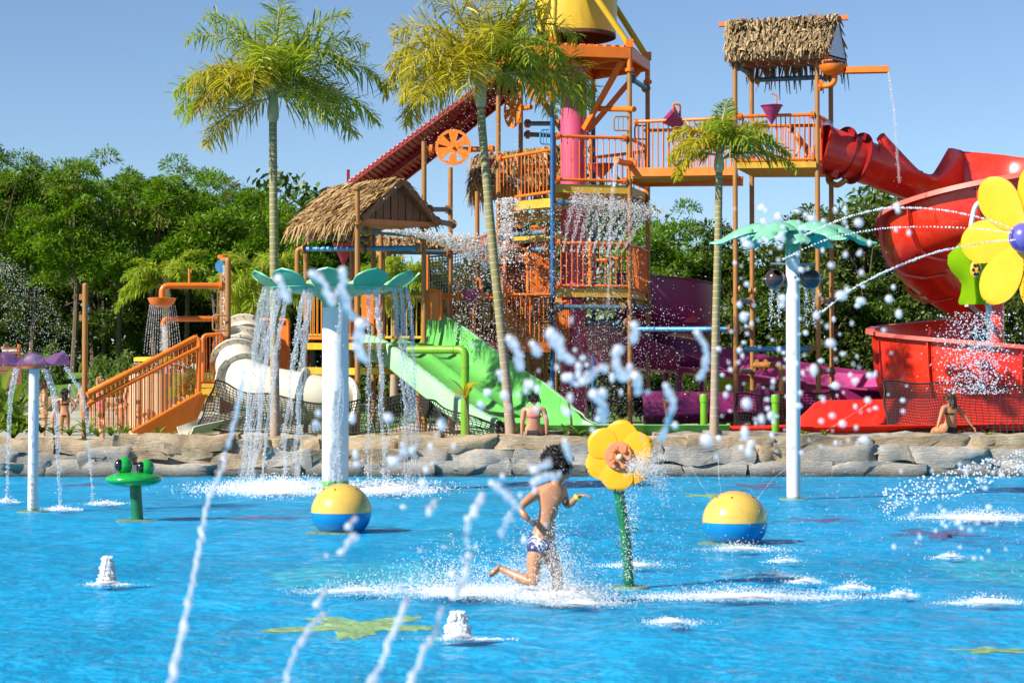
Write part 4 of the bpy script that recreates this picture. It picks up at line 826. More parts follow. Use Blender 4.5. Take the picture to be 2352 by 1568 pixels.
railing(st, (1150, 600, 53.9), (1215, 590, 53.9), (1150, 790, 53.9), (1215, 780, 53.9), 20, 'orange', .04, .02)
MB().prism([P(1190, 785, 53.8), P(1262, 785, 53.8), P(1262, 735, 53.8), P(1190, 745, 53.8)], (0, .05, 0)).build('riser', M['yellow'], st, ang=20); MB().prism([P(1215, 735, 54.2), P(1264, 735, 54.2), P(1264, 660, 54.2), P(1225, 680, 54.2)], (0, .05, 0)).build('riser', M['yellow'], st, ang=20)
MB().beam(P(1210, 585, 53), P(1258, 650, 52.9), .1, .1).build('handrail', M['orange'], st); MB().beam(P(1255, 560, 53), P(1228, 600, 52.9), .07, .07).build('handrail', M['orange'], st)
for k in range(8): p = P(1200+k*7, 780-k*17, 53.1+.17*k); MB().box((p.x-.1, p.y, p.z), (p.x+.95, p.y+.28, p.z+.06)).build('step', M['yellow'], st, ang=20)
# cargo nets
def hang_net(label, c, nu, nv, r=.011):
    q = [P(*k) for k in c]
    o = net_mesh(lambda s, t: q[0].lerp(q[1], t).lerp(q[3].lerp(q[2], t), s)+Vector((.03*math.sin(9*t+5*s), .05*math.sin(7*s+4*t), -.05*math.sin(math.pi*t))), nu, nv, r).build('cargo_net', M['net'], None); tag(o, label, 'net'); return o
hang_net('black cargo net in orange frame behind the leaning palm', [(1162, 578, 52.5), (1212, 572, 52.7), (1208, 735, 52.7), (1160, 690, 52.5)], 22, 9)
hang_net('small black net panel hanging on the walkway railing', [(1232-8, 680, 51.6), (1290-18, 680, 51.8), (1288-18, 738, 51.8), (1232-8, 738, 51.6)], 8, 7)
hang_net('wide black cargo net behind the walkway between hut and tower', [(985, 590, 54.8), (1150, 560, 54.8), (1150, 790, 54.8), (985, 790, 54.8)], 28, 24, .012)
nf = thing('net_frame', 'orange tubular frame holding the cargo nets behind the walkway', 'frame', P(1080, 790, 54.9))
for pts in ([(982, 790, 54.9), (982, 580, 54.9), (1060, 575, 54.9), (1152, 555, 54.9), (1152, 790, 54.9)], [(1160, 790, 52.4), (1160, 572, 52.4), (1212, 572, 52.4), (1212, 790, 52.4)]): MB().tube(fillet([P(*p) for p in pts], .15), .05, 10).build('frame_tube', M['orange'], nf)
railing(nf, (1092, 548, 56), (1150, 530, 56), (1092, 600, 56), (1150, 590, 56), 14, join=True)
# funnel on an orange bail above the walkway
t, top, r = funnel('plum funnel hanging from an orange bail over the walkway railing', 1081, 667, 722, 42, 50.9, 'funnel')
MB().tube(fillet([P(1054, 690, 51.1), P(1054, 642, 51.0), P(1104, 640, 51.0), P(1106, 690, 51.1)], .12), .045, 10).build('bail', M['orange'], t)
# ---------------------------------------------------------------- thatch
def strand_field(a0, a1, b0, b1, rows, per, L, wid, nrm, rs, sag=.25, over=0):
    """strands laid on the quad a0-a1 (ridge) to b0-b1 (eave), hanging past the eave"""
    C = []; D = []; LL = []
    a0, a1, b0, b1 = [np.array(q) for q in (a0, a1, b0, b1)]; nrm = np.array(nrm)
    for i in range(rows):
        f = (i+.15)/rows*(1-.06)+over; t = np.sort(rs.random(per))
        top = a0*(1-t)[:, None]+a1*t[:, None]; bot = b0*(1-t)[:, None]+b1*t[:, None]
        C.append(top*(1-f)+bot*f+nrm*(.05+.05*rs.random((per, 1)))); dd = (bot-top); dd /= np.linalg.norm(dd, axis=1, keepdims=True)
        D.append(dd+rs.normal(size=(per, 3))*.16+nrm*.12); LL.append(L*rs.uniform(.6, 1.25, per))
    C = np.concatenate(C); D = np.concatenate(D); LL = np.concatenate(LL)[:, None]; k = len(C); D /= np.linalg.norm(D, axis=1, keepdims=True)
    s = np.cross(D, nrm+rs.normal(size=(k, 3))*.45); s /= np.linalg.norm(s, axis=1, keepdims=True)+1e-9; W = s*wid*.5*rs.uniform(.6, 1.3, (k, 1))
    p1 = C+D*LL*.5; g = np.array([0, 0, -1.]); p2 = p1+(D+g*sag*rs.uniform(.2, 2, (k, 1))+rs.normal(size=(k, 3))*.15)*LL*.5
    Vv = np.stack([C-W*.7, C+W*.7, p1-W, p1+W, p2-W*.35, p2+W*.35], 1).reshape(-1, 3); o = np.arange(k)[:, None]*6
    return Vv, np.concatenate([o+np.array([[0, 1, 3, 2]]), o+np.array([[2, 3, 5, 4]])], 0)
def thatch(parent, sets, mat):
    Vs = []; Fs = []; off = 0
    for s in sets:
        v, f = strand_field(*s); Vs.append(v); Fs.append(f+off); off += len(v)
    return npmesh('thatch', np.concatenate(Vs), np.concatenate(Fs), mat, parent, kind='stuff')
def roofquad(parent, a0, a1, b0, b1, n, mat='thatchbase', t=.08):
    n = Vector(n); MB().prism([a0, a1, b1, b0], -n*t).build('roof', M[mat], parent, ang=20)
rsn = np.random.default_rng(77)
# ---------------------------------------------------------------- thatched gable hut at left
hut = thing('thatched_hut', 'thatched gable hut on ochre poles with brown plank gable left of the tower', 'hut', P(820, 985, 50))
AP, LC, RC = P(918, 415.5, 50), P(830, 501, 49.2), P(999, 511, 50.9); RD = Vector((-1.78, 2.0, 0))
AB, LB, RB = AP+RD, LC+RD, RC+RD; gd = (RC-LC).normalized(); out = Vector((-RD.x, -RD.y, 0)).normalized()
nl = (AP-LC).cross(RD).normalized(); nl = nl if nl.z > 0 else -nl; nr = (AP-RC).cross(RD).normalized(); nr = nr if nr.z > 0 else -nr
roofquad(hut, AP, AB, LC, LB, nl); roofquad(hut, AP, AB, RC, RB, nr)
thatch(hut, [(AP+out*.1, AB-out*.1, LC+out*.1, LB-out*.1, 9, 150, .52, .05, nl, rsn, .3), (AP+out*.1, AB-out*.1, RC, RB, 8, 90, .5, .05, nr, rsn, .3), (AP+out*.05+nl*.06, AB+nl*.06, AP-nl*.0+(LC-AP)*.3, AB+(LB-AB)*.3, 2, 150, .5, .05, nl, rsn, .2), (LC+out*.1-Vector((0, 0, .02)), LB-out*.1, LC+out*.1+(LC-AP)*.3, LB+(LC-AP)*.3, 1, 170, .42, .045, nl, rsn, .9)], M['thatch'])
for k in range(10):      # gable planks
    f0, f1 = (k+.06)/10, (k+.94)/10; p0, p1 = LC.lerp(RC, f0), LC.lerp(RC, f1)
    h = lambda f: (AP.z-.14-LC.z)*(1-abs(2*f-1)*.98)
    z0 = LC.z+(RC.z-LC.z)*f0+.0
    poly = [Vector((p0.x, p0.y, p0.z)), Vector((p1.x, p1.y, p1.z)), Vector((p1.x, p1.y, p1.z+h(f1)))]
    if f0 < .5 < f1: poly.append(Vector((p0.x+(p1.x-p0.x)*.5, p0.y+(p1.y-p0.y)*.5, p0.z+h(.5))))
    poly.append(Vector((p0.x, p0.y, p0.z+h(f0))))
    MB().prism([q-out*(.02+.012*(k % 2)) for q in poly], -out*.04).build('plank', M['wood'], hut, ang=20)
for c in (LC, RC):
    MB().beam(AP+out*.08, c+out*.08+(c-AP)*.03, .1, .15, (0, 0, 1)).build('bargeboard', M['woodbeam'], hut)
    for f in (.2, .5, .8): q = AP.lerp(c, f)+out*.135; MB().ball(q, .025, 8, 6).build('bolt', M['steel'], hut)
MB().beam(LC-out*.05-Vector((0, 0, .06)), RC-out*.05-Vector((0, 0, .06)), .1, .12).build('tie_beam', M['orangebeam'], hut)
MB().prism([LC-Vector((0, 0, .03)), RC-Vector((0, 0, .03)), RB-Vector((0, 0, .03)), LB-Vector((0, 0, .03))], (0, 0, -.05)).build('ceiling', M['woodbeam'], hut, ang=20)
poleset(hut, [(821, 434, 985, 49.0, 'tan'), (702.6, 520, 985, 51.2, 'tan'), (974, 325, 985, 50.8, 'tan'), (857.6, 520, 985, 52.6, 'tan'), (875, 520, 985, 53.2, 'tan'), (809, 520, 985, 52, 'tan'), (1034.5, 385, 985, 54, 'tan'), (1096, 440, 985, 55, 'tan')])
for u, v, Y, mt in [(821, 432, 49, 'tan'), (821, 513, 49, 'tan'), (974, 522, 50.8, 'tan')]: flange(P(u, v, Y), (0, 0, 1), .125, M[mt], hut)
pipe(hut, [(694, 572, 50.9), (840, 571, 50.2)], 'blue', .066); pipe(hut, [(840, 571, 50.2), (965, 569, 50.55)], 'blue', .066)
MB().tube(fillet([P(694, 572, 50.9), P(683, 573, 50.9), P(683, 650, 50.9)], .12), .07, 12).build('elbow_pipe', M['tan'], hut)
MB().tube([P(683, 640, 50.9), P(683, 660, 50.9)], .068, 12).build('pipe', M['tan'], hut)
pipe(hut, [(715, 543, 51), (845, 549, 52.4)], 'steelblue', .066); pipe(hut, [(838, 530, 49.3), (968, 541, 50.8)], 'steelblue', .066)
pipe(hut, [(888, 578, 53), (1030, 580, 54)], 'steelblue', .07); pipe(hut, [(985, 481, 50.9), (1030, 481, 54)], 'steelblue', .066); pipe(hut, [(1000, 508, 51), (1038, 515, 53.8)], 'steelblue', .075)
a, b, c, d = P(702, 795, 51.2), P(822, 795, 49.0), P(976, 795, 50.8), P(860, 795, 52.8)
slab(hut, [(a.x, a.y), (b.x, b.y), (c.x, c.y), (d.x, d.y)], 2.9, 3.0, 'yellow')
for p, q in ((a, b), (b, c)): MB().beam(p+Vector((0, -.05, 0)), q+Vector((0, -.05, 0)), .05, .17).build('deck_edge', M['yellow'], hut); MB().beam(p+Vector((0, 0, -.62)), q+Vector((0, 0, -.62)), .1, .17).build('lower_beam', M['yellow'], hut)
railing(hut, (702, 676, 51.2), (821, 674, 49.1), (702, 777, 51.2), (821, 777, 49.1), 11); railing(hut, (862, 679, 52.6), (974, 681, 51), (862, 775, 52.6), (974, 775, 51), 10, 'yellow')
railing(hut, (709, 665, 53.2), (809, 665, 53.2), (709, 770, 53.2), (809, 770, 53.2), 12, 'yellow', join=True)
t, top, r = funnel('crimson funnel bucket hanging under the thatched gable hut', 789, 561, 612, 50, 51.0, 'funnelred')
for s in (-1, 1): MB().tube([top+Vector((s*r*.5, 0, 0)), top+Vector((s*r*.5, 0, .35))], .018, 6).build('hanger', M['orange'], t)
# second hut behind
h2 = thing('thatched_hut', 'second thatched hut behind the tower seen left of the pink core', 'hut', P(1180, 985, 58))
q = [P(1090, 362, 57.5), P(1290, 335, 59.5), P(1085, 424, 56), P(1300, 428, 58)]; n2 = (q[1]-q[0]).cross(q[2]-q[0]).normalized(); n2 = n2 if n2.z > 0 else -n2
roofquad(h2, q[0], q[1], q[2], q[3], n2); bk2 = Vector((.2, 2.4, -1)); roofquad(h2, q[0], q[1], q[0]+bk2, q[1]+bk2, Vector((0, .6, .8)))
thatch(h2, [(*q, 9, 170, .5, .05, n2, rsn, .3), (q[2], q[3], q[2]-Vector((0, 0, .3)), q[3]-Vector((0, 0, .3)), 1, 130, .6, .05, n2, rsn, .8), (q[0], q[0]+bk2*.5, q[2], q[2]+bk2*.4, 6, 50, .5, .05, Vector((-.8, -.4, .2)), rsn, .8)], M['thatch'])
for u in (1096, 1276): MB().tube([P(u, 425, 57.6), Vector((P(u, 425, 57.6).x, 57.6, .74))], .065, 12).build('pole', M['tan'], h2)
h3 = thing('low_thatch_roof', 'low thatched roof strip far behind between hut and tower', 'roof', P(990, 985, 60))
q = [P(868, 547, 60), P(1100, 548, 60), P(858, 575, 58.8), P(1105, 575, 58.8)]; roofquad(h3, *q, Vector((0, -.6, .8))); thatch(h3, [(*q, 4, 150, .45, .05, Vector((0, -.6, .8)), rsn, .4)], M['thatch'])
for u in (880, 1090): MB().tube([P(u, 575, 59.2), Vector((P(u, 575, 59.2).x, 59.2, .74))], .065, 10).build('pole', M['tan'], h3)
# ---------------------------------------------------------------- right tower, bridge
rt = thing('lookout_tower', 'slim four pole lookout tower with thatched roof above the red slide', 'tower', P(1798, 985, 52))
for (u, Y, mt) in [(1688, 51, 'tan'), (1876.6, 50.8, 'tan'), (1726, 53, 'tan'), (1908, 52.9, 'tan')]:
    a = P(u, 130, Y); MB().tube([Vector((a.x, Y, .74)), a], .064, 16).build('pole', M[mt], rt)
RA, RBq = P(1670, 56, 52.2), P(1926, 42, 51.8); E0, E1, F0, F1 = P(1664, 133, 50.8), P(1902, 125, 50.5), P(1706, 145, 53.7), P(1944, 136, 53.3)
nf_ = (RBq-RA).cross(E0-RA).normalized(); nf_ = nf_ if nf_.z > 0 else -nf_; nb_ = Vector((nf_.x, -nf_.y, nf_.z))
roofquad(rt, RA, RBq, E0, E1, nf_); roofquad(rt, RA, RBq, F0, F1, nb_)
thatch(rt, [(RA, RBq, E0, E1, 9, 190, .36, .055, nf_, rsn, .3), (RA, RBq, F0, F1, 9, 120, .36, .055, nb_, rsn, .3), (RA+nf_*.06, RBq+nf_*.06, RA.lerp(E0, .25)+nf_*.08, RBq.lerp(E1, .25)+nf_*.08, 2, 170, .4, .055, nf_, rsn, .2), (F0, F1, F0-Vector((0, 0, .3)), F1-Vector((0, 0, .3)), 1, 120, .42, .06, nb_, rsn, .9)], M['thatch2'])
MB().beam(RA+(RA-RBq).normalized()*.22, RBq+(RBq-RA).normalized()*.25, .14, .12).build('ridge_beam', M['orangebeam'], rt)
for f in (.13, .8): c = RA.lerp(RBq, f)+Vector((0, -.1, .16)); MB().tube([c+Vector((.045*math.cos(k*.785), 0, .045*math.sin(k*.785))) for k in range(8)], .01, 5, closed=True).build('lifting_eye', M['orangebeam'], rt)
for e, f_, x in ((E1, F1, .0), (E0, F0, .0)):
    top = RBq if e is E1 else RA
    MB().prism([top-Vector((0, 0, .06)), e.lerp(top, .05)-Vector((0, 0, .05)), f_.lerp(top, .05)-Vector((0, 0, .05))], (-.04 if e is E1 else .04, 0, 0)).build('gable_sheet', M['panelblue'], rt, ang=20)
MB().prism([E0.lerp(RA, .04)-Vector((0, 0, .08)), E1.lerp(RBq, .04)-Vector((0, 0, .08)), F1.lerp(RBq, .04)-Vector((0, 0, .08)), F0.lerp(RA, .04)-Vector((0, 0, .08))], (0, 0, -.05)).build('ceiling', M['woodbeam'], rt, ang=20)
for k in range(8): p = E0.lerp(E1, (k+.5)/8); q = F0.lerp(F1, (k+.5)/8); MB().beam(p-Vector((0, -.12, .17)), q-Vector((0, .12, .17)), .06, .08).build('rafter', M['woodbeam'], rt)
pipe(rt, [(1694, 152, 51.1), (1722, 170, 52.9)], 'steelblue', .066); pipe(rt, [(1734, 184, 53), (1902, 177, 52.9)], 'steelblue', .066)
for p, q, Y in [((1694, 755), (1720, 758), 0), ((1690, 853), (1726, 853), 0), ((1880, 690), (1906, 693), 0), ((1880, 853), (1910, 853), 0), ((1690, 690), (1724, 693), 0)]: pipe(rt, [(p[0], p[1], 51), (q[0], q[1], 52.9)], 'steelblue', .066)
pipe(rt, [(1697, 802, 51), (1868, 801, 50.8)], 'blue', .066); pipe(rt, [(1454, 756, 52.4), (1682, 756, 51)], 'blue', .07)
MB().tube(fillet([P(1735, 838, 52.6), P(1796, 838, 51.5), P(1797, 980, 51.5)], .22), .085, 14).build('bent_pipe', M['tan'], rt); flange(P(1738, 838, 52.6), (1, 0, 0), .15, M['tan'], rt); flange(P(1758, 838, 52.2), (1, 0, 0), .15, M['tan'], rt)
for u, v, Y in [(1699, 664, 51), (1724, 668, 53), (1735, 668, 53), (1881, 672, 50.8), (1910, 665, 52.9)]: p = P(u, v, Y); MB().lathe([(.04, -.06), (.06, -.02), (.1, -.02), (.1, .03), (.05, .04)], p, (1, -.4, 0), 12, True).build('stub_flange', M['tan'], rt)
a, b, c, d = P(1692, 385, 50.95), P(1874, 383, 50.75), P(1910, 388, 52.95), P(1730, 388, 53)
slab(rt, [(a.x, a.y), (b.x, b.y), (c.x, c.y), (d.x, d.y)], 7.52, 7.6, 'yellow')
MB().beam(a+Vector((0, -.04, .05)), b+Vector((0, -.04, .05)), .05, .15).build('deck_edge', M['yellow'], rt); MB().beam(b, c, .05, .15).build('deck_edge', M['yellow'], rt)
railing(rt, (1692, 268, 51), (1874, 263, 50.8), (1692, 371, 51), (1874, 365, 50.8), 17); railing(rt, (1728, 290, 53), (1906, 288, 52.9), (1728, 375, 53), (1906, 372, 52.9), 14)
for u, v, Y in [(1699, 268, 51), (1866, 264, 50.8), (1701, 371, 51), (1865, 366, 50.8), (1890, 275, 51.5), (1905, 283, 52.6)]: flange(P(u, v, Y), (1, 0, 0), .1, M['orange'], rt)
railing(rt, (1882, 268, 50.8), (1910, 283, 52.9), (1882, 372, 50.8), (1910, 372, 52.9), 6)
MB().prism([P(1708, 280, 52.9), P(1728, 280, 52.9), P(1728, 350, 52.9), P(1708, 350, 52.9)], (0, .05, 0)).build('cyan_panel', M['cyan'], rt, ang=20)
t, top, r = funnel('plum funnel bucket on the railing of the lookout tower', 1772.5, 244, 287, 50, 50.8, 'funnel')
MB().tube([top+Vector((.12, 0, -.1)), top+Vector((.13, 0, .26)), top+Vector((0, 0, .33))], .02, 8).build('filler_pipe', M['orange'], t); MB().tube([top+Vector((-r-.12, 0, -.25)), top+Vector((r+.12, 0, -.23))], .03, 8).build('pivot', M['orange'], t)
sc_ = thing('water_scoop', 'orange bowl with long spout trough on the right pole of the lookout tower', 'water spout', P(1890, 200, 50.6)); cc = P(1914, 158, 50.4); r = 33*PX(50.4)
MB().lathe([(.02, -.17), (r*.5, -.15), (r*.85, -.06), (r, .06), (r*1.0, .08), (r*.9, .04), (r*.4, -.08), (.01, -.1)], cc, n=30).build('bowl', M['orange'], sc_)
a, b = P(1942, 163, 50.3), P(2040, 161, 50.0); mb = MB(); s = Vector((0, 1, 0)); u_ = Vector((0, 0, 1))
mb.beam(a-u_*.05, b-u_*.05, .26, .03); mb.beam(a+s*.13+u_*.01, b+s*.13+u_*.01, .03, .15); mb.beam(a-s*.13+u_*.01, b-s*.13+u_*.01, .03, .15); mb.build('trough', M['orange'], sc_)
MB().tube(fillet([P(1883, 198, 50.7), P(1905, 197, 50.5), P(1917, 190, 50.4), P(1918, 170, 50.4)], .15), .07, 12).build('feed_pipe', M['orange'], sc_); flange(P(1885, 197, 50.7), (1, 0, 0), .14, M['orange'], sc_)
MB().tube(fillet([P(1890, 175, 50.6), P(1890, 139, 50.6), P(1912, 138, 50.4)], .06), .022, 8).build('overflow_pipe', M['orange'], sc_)
br = thing('bridge_walkway', 'orange railed bridge between central tower and lookout tower', 'bridge', P(1570, 400, 52))
a, b = P(1450, 396, 52.4), P(1690, 393, 51.1); d = Vector((.25, 1.5, 0)); slab(br, [(a.x, a.y), (b.x, b.y), (b.x+.3, b.y+1.7), (a.x+.3, a.y+1.7)], 7.42, 7.5, 'paving' if False else 'yellow')
MB().beam(a+Vector((0, -.04, 0)), b+Vector((0, -.04, 0)), .08, .22).build('side_beam', M['orange'], br); MB().beam(a+d+Vector((.1, 0, -.1)), b+d+Vector((.1, 0, -.1)), .1, .25).build('side_beam', M['orange'], br)
railing(br, (1458, 280, 52.3), (1686, 271, 51.1), (1458, 390, 52.3), (1686, 390, 51.1), 19, bottom=False); railing(br, (1480, 300, 54), (1725, 296, 52.9), (1480, 392, 54), (1725, 390, 52.9), 19, bottom=False)
for u, v in ((1461, 281), (1683, 271)): flange(P(u, v, 52.3 if u < 1500 else 51.1), (1, 0, 0), .1, M['orange'], br)
t = thing('tilted_bucket', 'plum bucket tipped on an orange frame over the bridge railing', 'water bucket', P(1547, 295, 51.8)); c = P(1548, 276, 51.8)
MB().lathe([(.001, -.26), (.12, -.25), (.26, .18), (.28, .2), (.24, .19), (.1, -.2)], c, (-.75, -.2, .65), 24).build('pail', M['funnel'], t)
MB().tube(fillet([P(1553, 290, 51.9), P(1546, 238, 51.7), P(1562, 240, 51.7), P(1562, 280, 51.9)], .08), .03, 8).build('bail', M['orange'], t)
# ---------------------------------------------------------------- slides
def sweep(path, prof_fn, n_up=Vector((0, 0, 1)), th=.035):
    """sweep an open profile (list of (side, up) pairs, side positive to the right of travel) with thickness along path"""
    path = [Vector(p) for p in path]; m = len(path); rows = []
    for i in range(m):
        t = path[min(i+1, m-1)]-path[max(i-1, 0)]; t.z *= 1; s = t.cross(n_up).normalized(); u = Vector((0, 0, 1)); pr = prof_fn(i/(m-1)); k = len(pr); off = []
        for j in range(k):
            a = pr[max(j-1, 0)]; b = pr[min(j+1, k-1)]; d = Vector((b[0]-a[0], b[1]-a[1])); d = d.normalized() if d.length else Vector((1, 0)); off.append((pr[j][0]+d.y*th, pr[j][1]-d.x*th))
        loop = list(pr)+off[::-1]; rows.append([path[i]+s*a+u*b for a, b in loop])
    mb = MB(); mb.grid(rows, True); k = len(rows[0]); mb.f.append(tuple(range(k))); mb.f.append(tuple(range((m-1)*k, m*k))[::-1]); return mb
def arc(r, a0, a1, n, cz=0): return [(r*math.cos(R(a0+(a1-a0)*i/n)), cz+r*math.sin(R(a0+(a1-a0)*i/n))) for i in range(n+1)]
# green double slide
gs = thing('green_slide', 'wide bright green double lane slide running down to the pool wall', 'slide', P(1100, 990, 48.5))
gp = [Vector((-3.04, 51.3, 3.0)), Vector((-2.75, 50.9, 2.98)), Vector((-2.2, 50.2, 2.72)), Vector((-1.3, 49.0, 2.05)), Vector((-.4, 47.8, 1.4)), Vector((.3, 46.85, 1.0)), Vector((.75, 46.25, .86)), Vector((1.35, 45.75, .83)), Vector((2.4, 45.55, .83)), Vector((4.9, 45.6, .83))]
gp = spline(gp, 6); sp_ = gp[:43]; nG = len(gp)
def gprof(f):
    far = .80 if f < .5 else max(.12, .80-(f-.5)*1.9); mid = .16 if f < .66 else .03; ws = 1 if f < .6 else max(.62, 1-(f-.6)*1.2)
    return [(-.95*ws-.02, far+.06), (-.93*ws, far+.06), (-.88*ws, far*.55), (-.8*ws, .1), (-.6*ws, 0), (-.25*ws, 0), (-.1*ws, mid*.5), (-.04*ws, mid), (.04*ws, mid), (.1*ws, mid*.5), (.25*ws, 0), (.62*ws, 0), (.8*ws, .08), (.9*ws, .22), (.93*ws, .24)]
sweep(gp, lambda f: [(-a, b) for a, b in gprof(f)][::-1] if False else gprof(f), th=.03).build('flume', M['green'], gs, ang=60)
sk = lambda f: [(.95, .25), (1.06, .24), (1.1, .2), (1.12, -.25), (1.0, -.36)] if f < .62 else [(.95, .25), (1.0, .22), (1.02, .1), (1.0, 0), (.97, -.05)]
sweep(gp[:34], lambda f: [(.95, .25), (1.06, .25), (1.1, .2), (1.13, -.3), (1.02, -.4)], th=.03).build('near_skirt', M['mint'], gs, ang=50)
sweep(gp[:46], lambda f: [(-1.06, gprof(f*45/(nG-1))[0][1]-.01), (-.94, gprof(f*45/(nG-1))[0][1]+.02)], th=.03).build('far_rim', M['mint'], gs, ang=50)
for i in (12, 22, 31):
    c = gp[i]; s = (gp[i+1]-gp[i-1]).cross(Vector((0, 0, 1))).normalized(); MB().tube([c+s*a+Vector((0, 0, b-.02)) for a, b in gprof(i/(nG-1))], .018, 5).build('joint', M['green'], gs)
for i, sd in ((14, .5), (14, -.5), (26, 0), (26, -.7)):
    c = gp[i]; s = (gp[i+1]-gp[i-1]).cross(Vector((0, 0, 1))).normalized(); q = c+s*sd; MB().tube([Vector((q.x, q.y, .74)), q-Vector((0, 0, .05))], .07, 10).build('leg', M['tan'], gs)
for k in range(24):
    i = 2+k*1.3; j = int(i); c = gp[j].lerp(gp[j+1], i-j); s = (gp[j+1]-gp[j-1]).cross(Vector((0, 0, 1))).normalized(); MB().ball(c+s*.99+Vector((0, 0, .27)), .016, 6, 4).build('bolt', M['steel'], gs)
lp = thing('lime_pipe', 'lime green bent pipe arching over the green slide', 'pipe', P(1068, 1000, 45.6))
q = [P(1068, 1000, 45.6), P(1068, 803, 45.6), P(938, 803, 46.4)]; q[0].z = .74; MB().tube(fillet(q, .17), .097, 18).build('pipe', M['lime'], lp)
for p, a in ((P(1068, 842, 45.6), (0, 0, 1)), (P(1043, 803, 45.75), (1, 0, 0))): MB().lathe([(.097, -.03), (.105, -.03), (.105, .03), (.097, .03)], p, a, 18).build('coupling', M['lime'], lp)
for u, v in ((1617, 905), (1781, 906)):
    b = P(u, 1000, 45.2); b.z = .74; t = thing('lime_post', 'lime green capped pipe post left of the small palm trunk' if u < 1700 else 'lime green capped pipe post beside the white palm shower post', 'post', b, 'lime green capped posts'); e = P(u, v, 45.2)
    MB().tube([b, e-Vector((0, 0, .05))], .085, 18).build('post', M['lime'], t); MB().lathe([(.085, -.18), (.1, -.18), (.1, -.03), (.09, 0), (.001, .012)], e, n=18).build('cap', M['lime'], t)
# white tube slide
ws_ = thing('white_tube_slide', 'cream white winding tube slide coming out of an orange panel at left', 'slide', P(600, 990, 48.5))
tp = spline([P(572, 765, 51.8), P(556, 796, 51.0), P(545, 828, 50.2), P(556, 868, 49.4), P(592, 888, 49.0), P(650, 900, 48.9), P(735, 916, 48.8), P(800, 932, 49.2)], 6)
MB().tube(tp, [.50+.06*min(1, i/10) for i in range(len(tp))], 28).build('tube', M['cream'], ws_)
for i in (3, 8, 13, 18, 33, 40):
    t = (tp[min(i+1, len(tp)-1)]-tp[i-1]).normalized(); MB().lathe([(.5, -.03), (.70, -.03), (.70, .03), (.5, .03)], tp[i], t, 36).build('joint_flange', M['cream'], ws_)
    x, y = frame(t)
    for k in range(16): an = k*math.pi/8; p = tp[i]+(x*math.cos(an)+y*math.sin(an))*.64; MB().tube([p-t*.05, p+t*.05], .016, 5).build('bolt', M['rust'], ws_)
lo = spline([P(760, 945, 50.0), P(690, 955, 49.6), P(600, 965, 48.8), P(530, 970, 47.6), P(470, 982, 46.6), P(425, 992, 46.2)], 6)
sweep(lo, lambda f: arc(.52-.16*f, 180+20*f, 360-20*f, 10, .30-.05*f), th=.03).build('exit_flume', M['cream'], ws_, ang=60)
q = [P(520, 733, 52), P(660, 736, 52), P(660, 880, 52), P(520, 880, 52)]
op = thing('orange_panel_wall', 'orange framed panel wall where the white tube slide starts', 'panel', P(590, 985, 52))
MB().prism(q, (0, .06, 0)).build('panel', M['orange2'], op, ang=20); MB().tube(fillet([P(518, 985, 51.95), P(518, 732, 51.95), P(662, 735, 51.95), P(662, 985, 51.95)], .08), .05, 10).build('frame', M['orange'], op)
for p in ([P(541, 753, 51.92), P(622, 753, 51.92), P(622, 800, 51.92), P(541, 800, 51.92)],): MB().prism(p, (0, .05, 0)).build('opening_liner', M['cream'], op, ang=20)
def edge_net(label, top, bot, nu, nv):
    tp_ = spline([P(*q) for q in top], 8); bt = spline([P(*q) for q in bot], 8)
    def f(s, t):
        i = t*(len(tp_)-1); j = min(int(i), len(tp_)-2); a = tp_[j].lerp(tp_[j+1], i-j); i = t*(len(bt)-1); j = min(int(i), len(bt)-2); b = bt[j].lerp(bt[j+1], i-j)
        return a.lerp(b, s)+Vector((.025*math.sin(11*s+17*t), .06*math.sin(8*t+3*s), .03*math.sin(13*t)))
    o = net_mesh(f, nu, nv, .010).build('safety_net', M['net'], None); return tag(o, label, 'net', 'black safety nets along the pool wall')
edge_net('black safety net below the white tube slide, left of the dish post', [(495, 873, 47.4), (560, 898, 47.2), (640, 910, 47.0), (742, 928, 46.9)], [(450, 988, 46.5), (560, 992, 46.4), (650, 994, 46.4), (745, 996, 46.4)], 16, 34)
edge_net('black safety net under the hut between dish post and lime pipe', [(800, 925, 46.9), (880, 912, 47.5), (940, 906, 47.6), (985, 918, 46.9)], [(800, 997, 46.4), (870, 998, 46.4), (940, 998, 46.4), (1050, 1001, 45.9)], 10, 30)
edge_net('black safety net along the green slide behind the leaning palm', [(985, 918, 46.9), (1060, 950, 46.2), (1170, 980, 45.3)], [(985, 998, 46.4), (1070, 1001, 45.9), (1170, 1003, 45.2)], 8, 22)
edge_net('black safety net between the lookout tower poles and the purple flume', [(1690, 905, 50), (1800, 907, 49.8), (1920, 898, 50)], [(1690, 992, 49.6), (1800, 992, 49.6), (1920, 975, 49.6)], 12, 28)
edge_net('black safety net below the red spiral bowl at right', [(2028, 876, 46.6), (2100, 878, 46.6), (2200, 882, 46.6), (2380, 885, 46.6)], [(2042, 996, 46.2), (2120, 998, 46.2), (2200, 998, 46.2), (2380, 998, 46.2)], 18, 44)
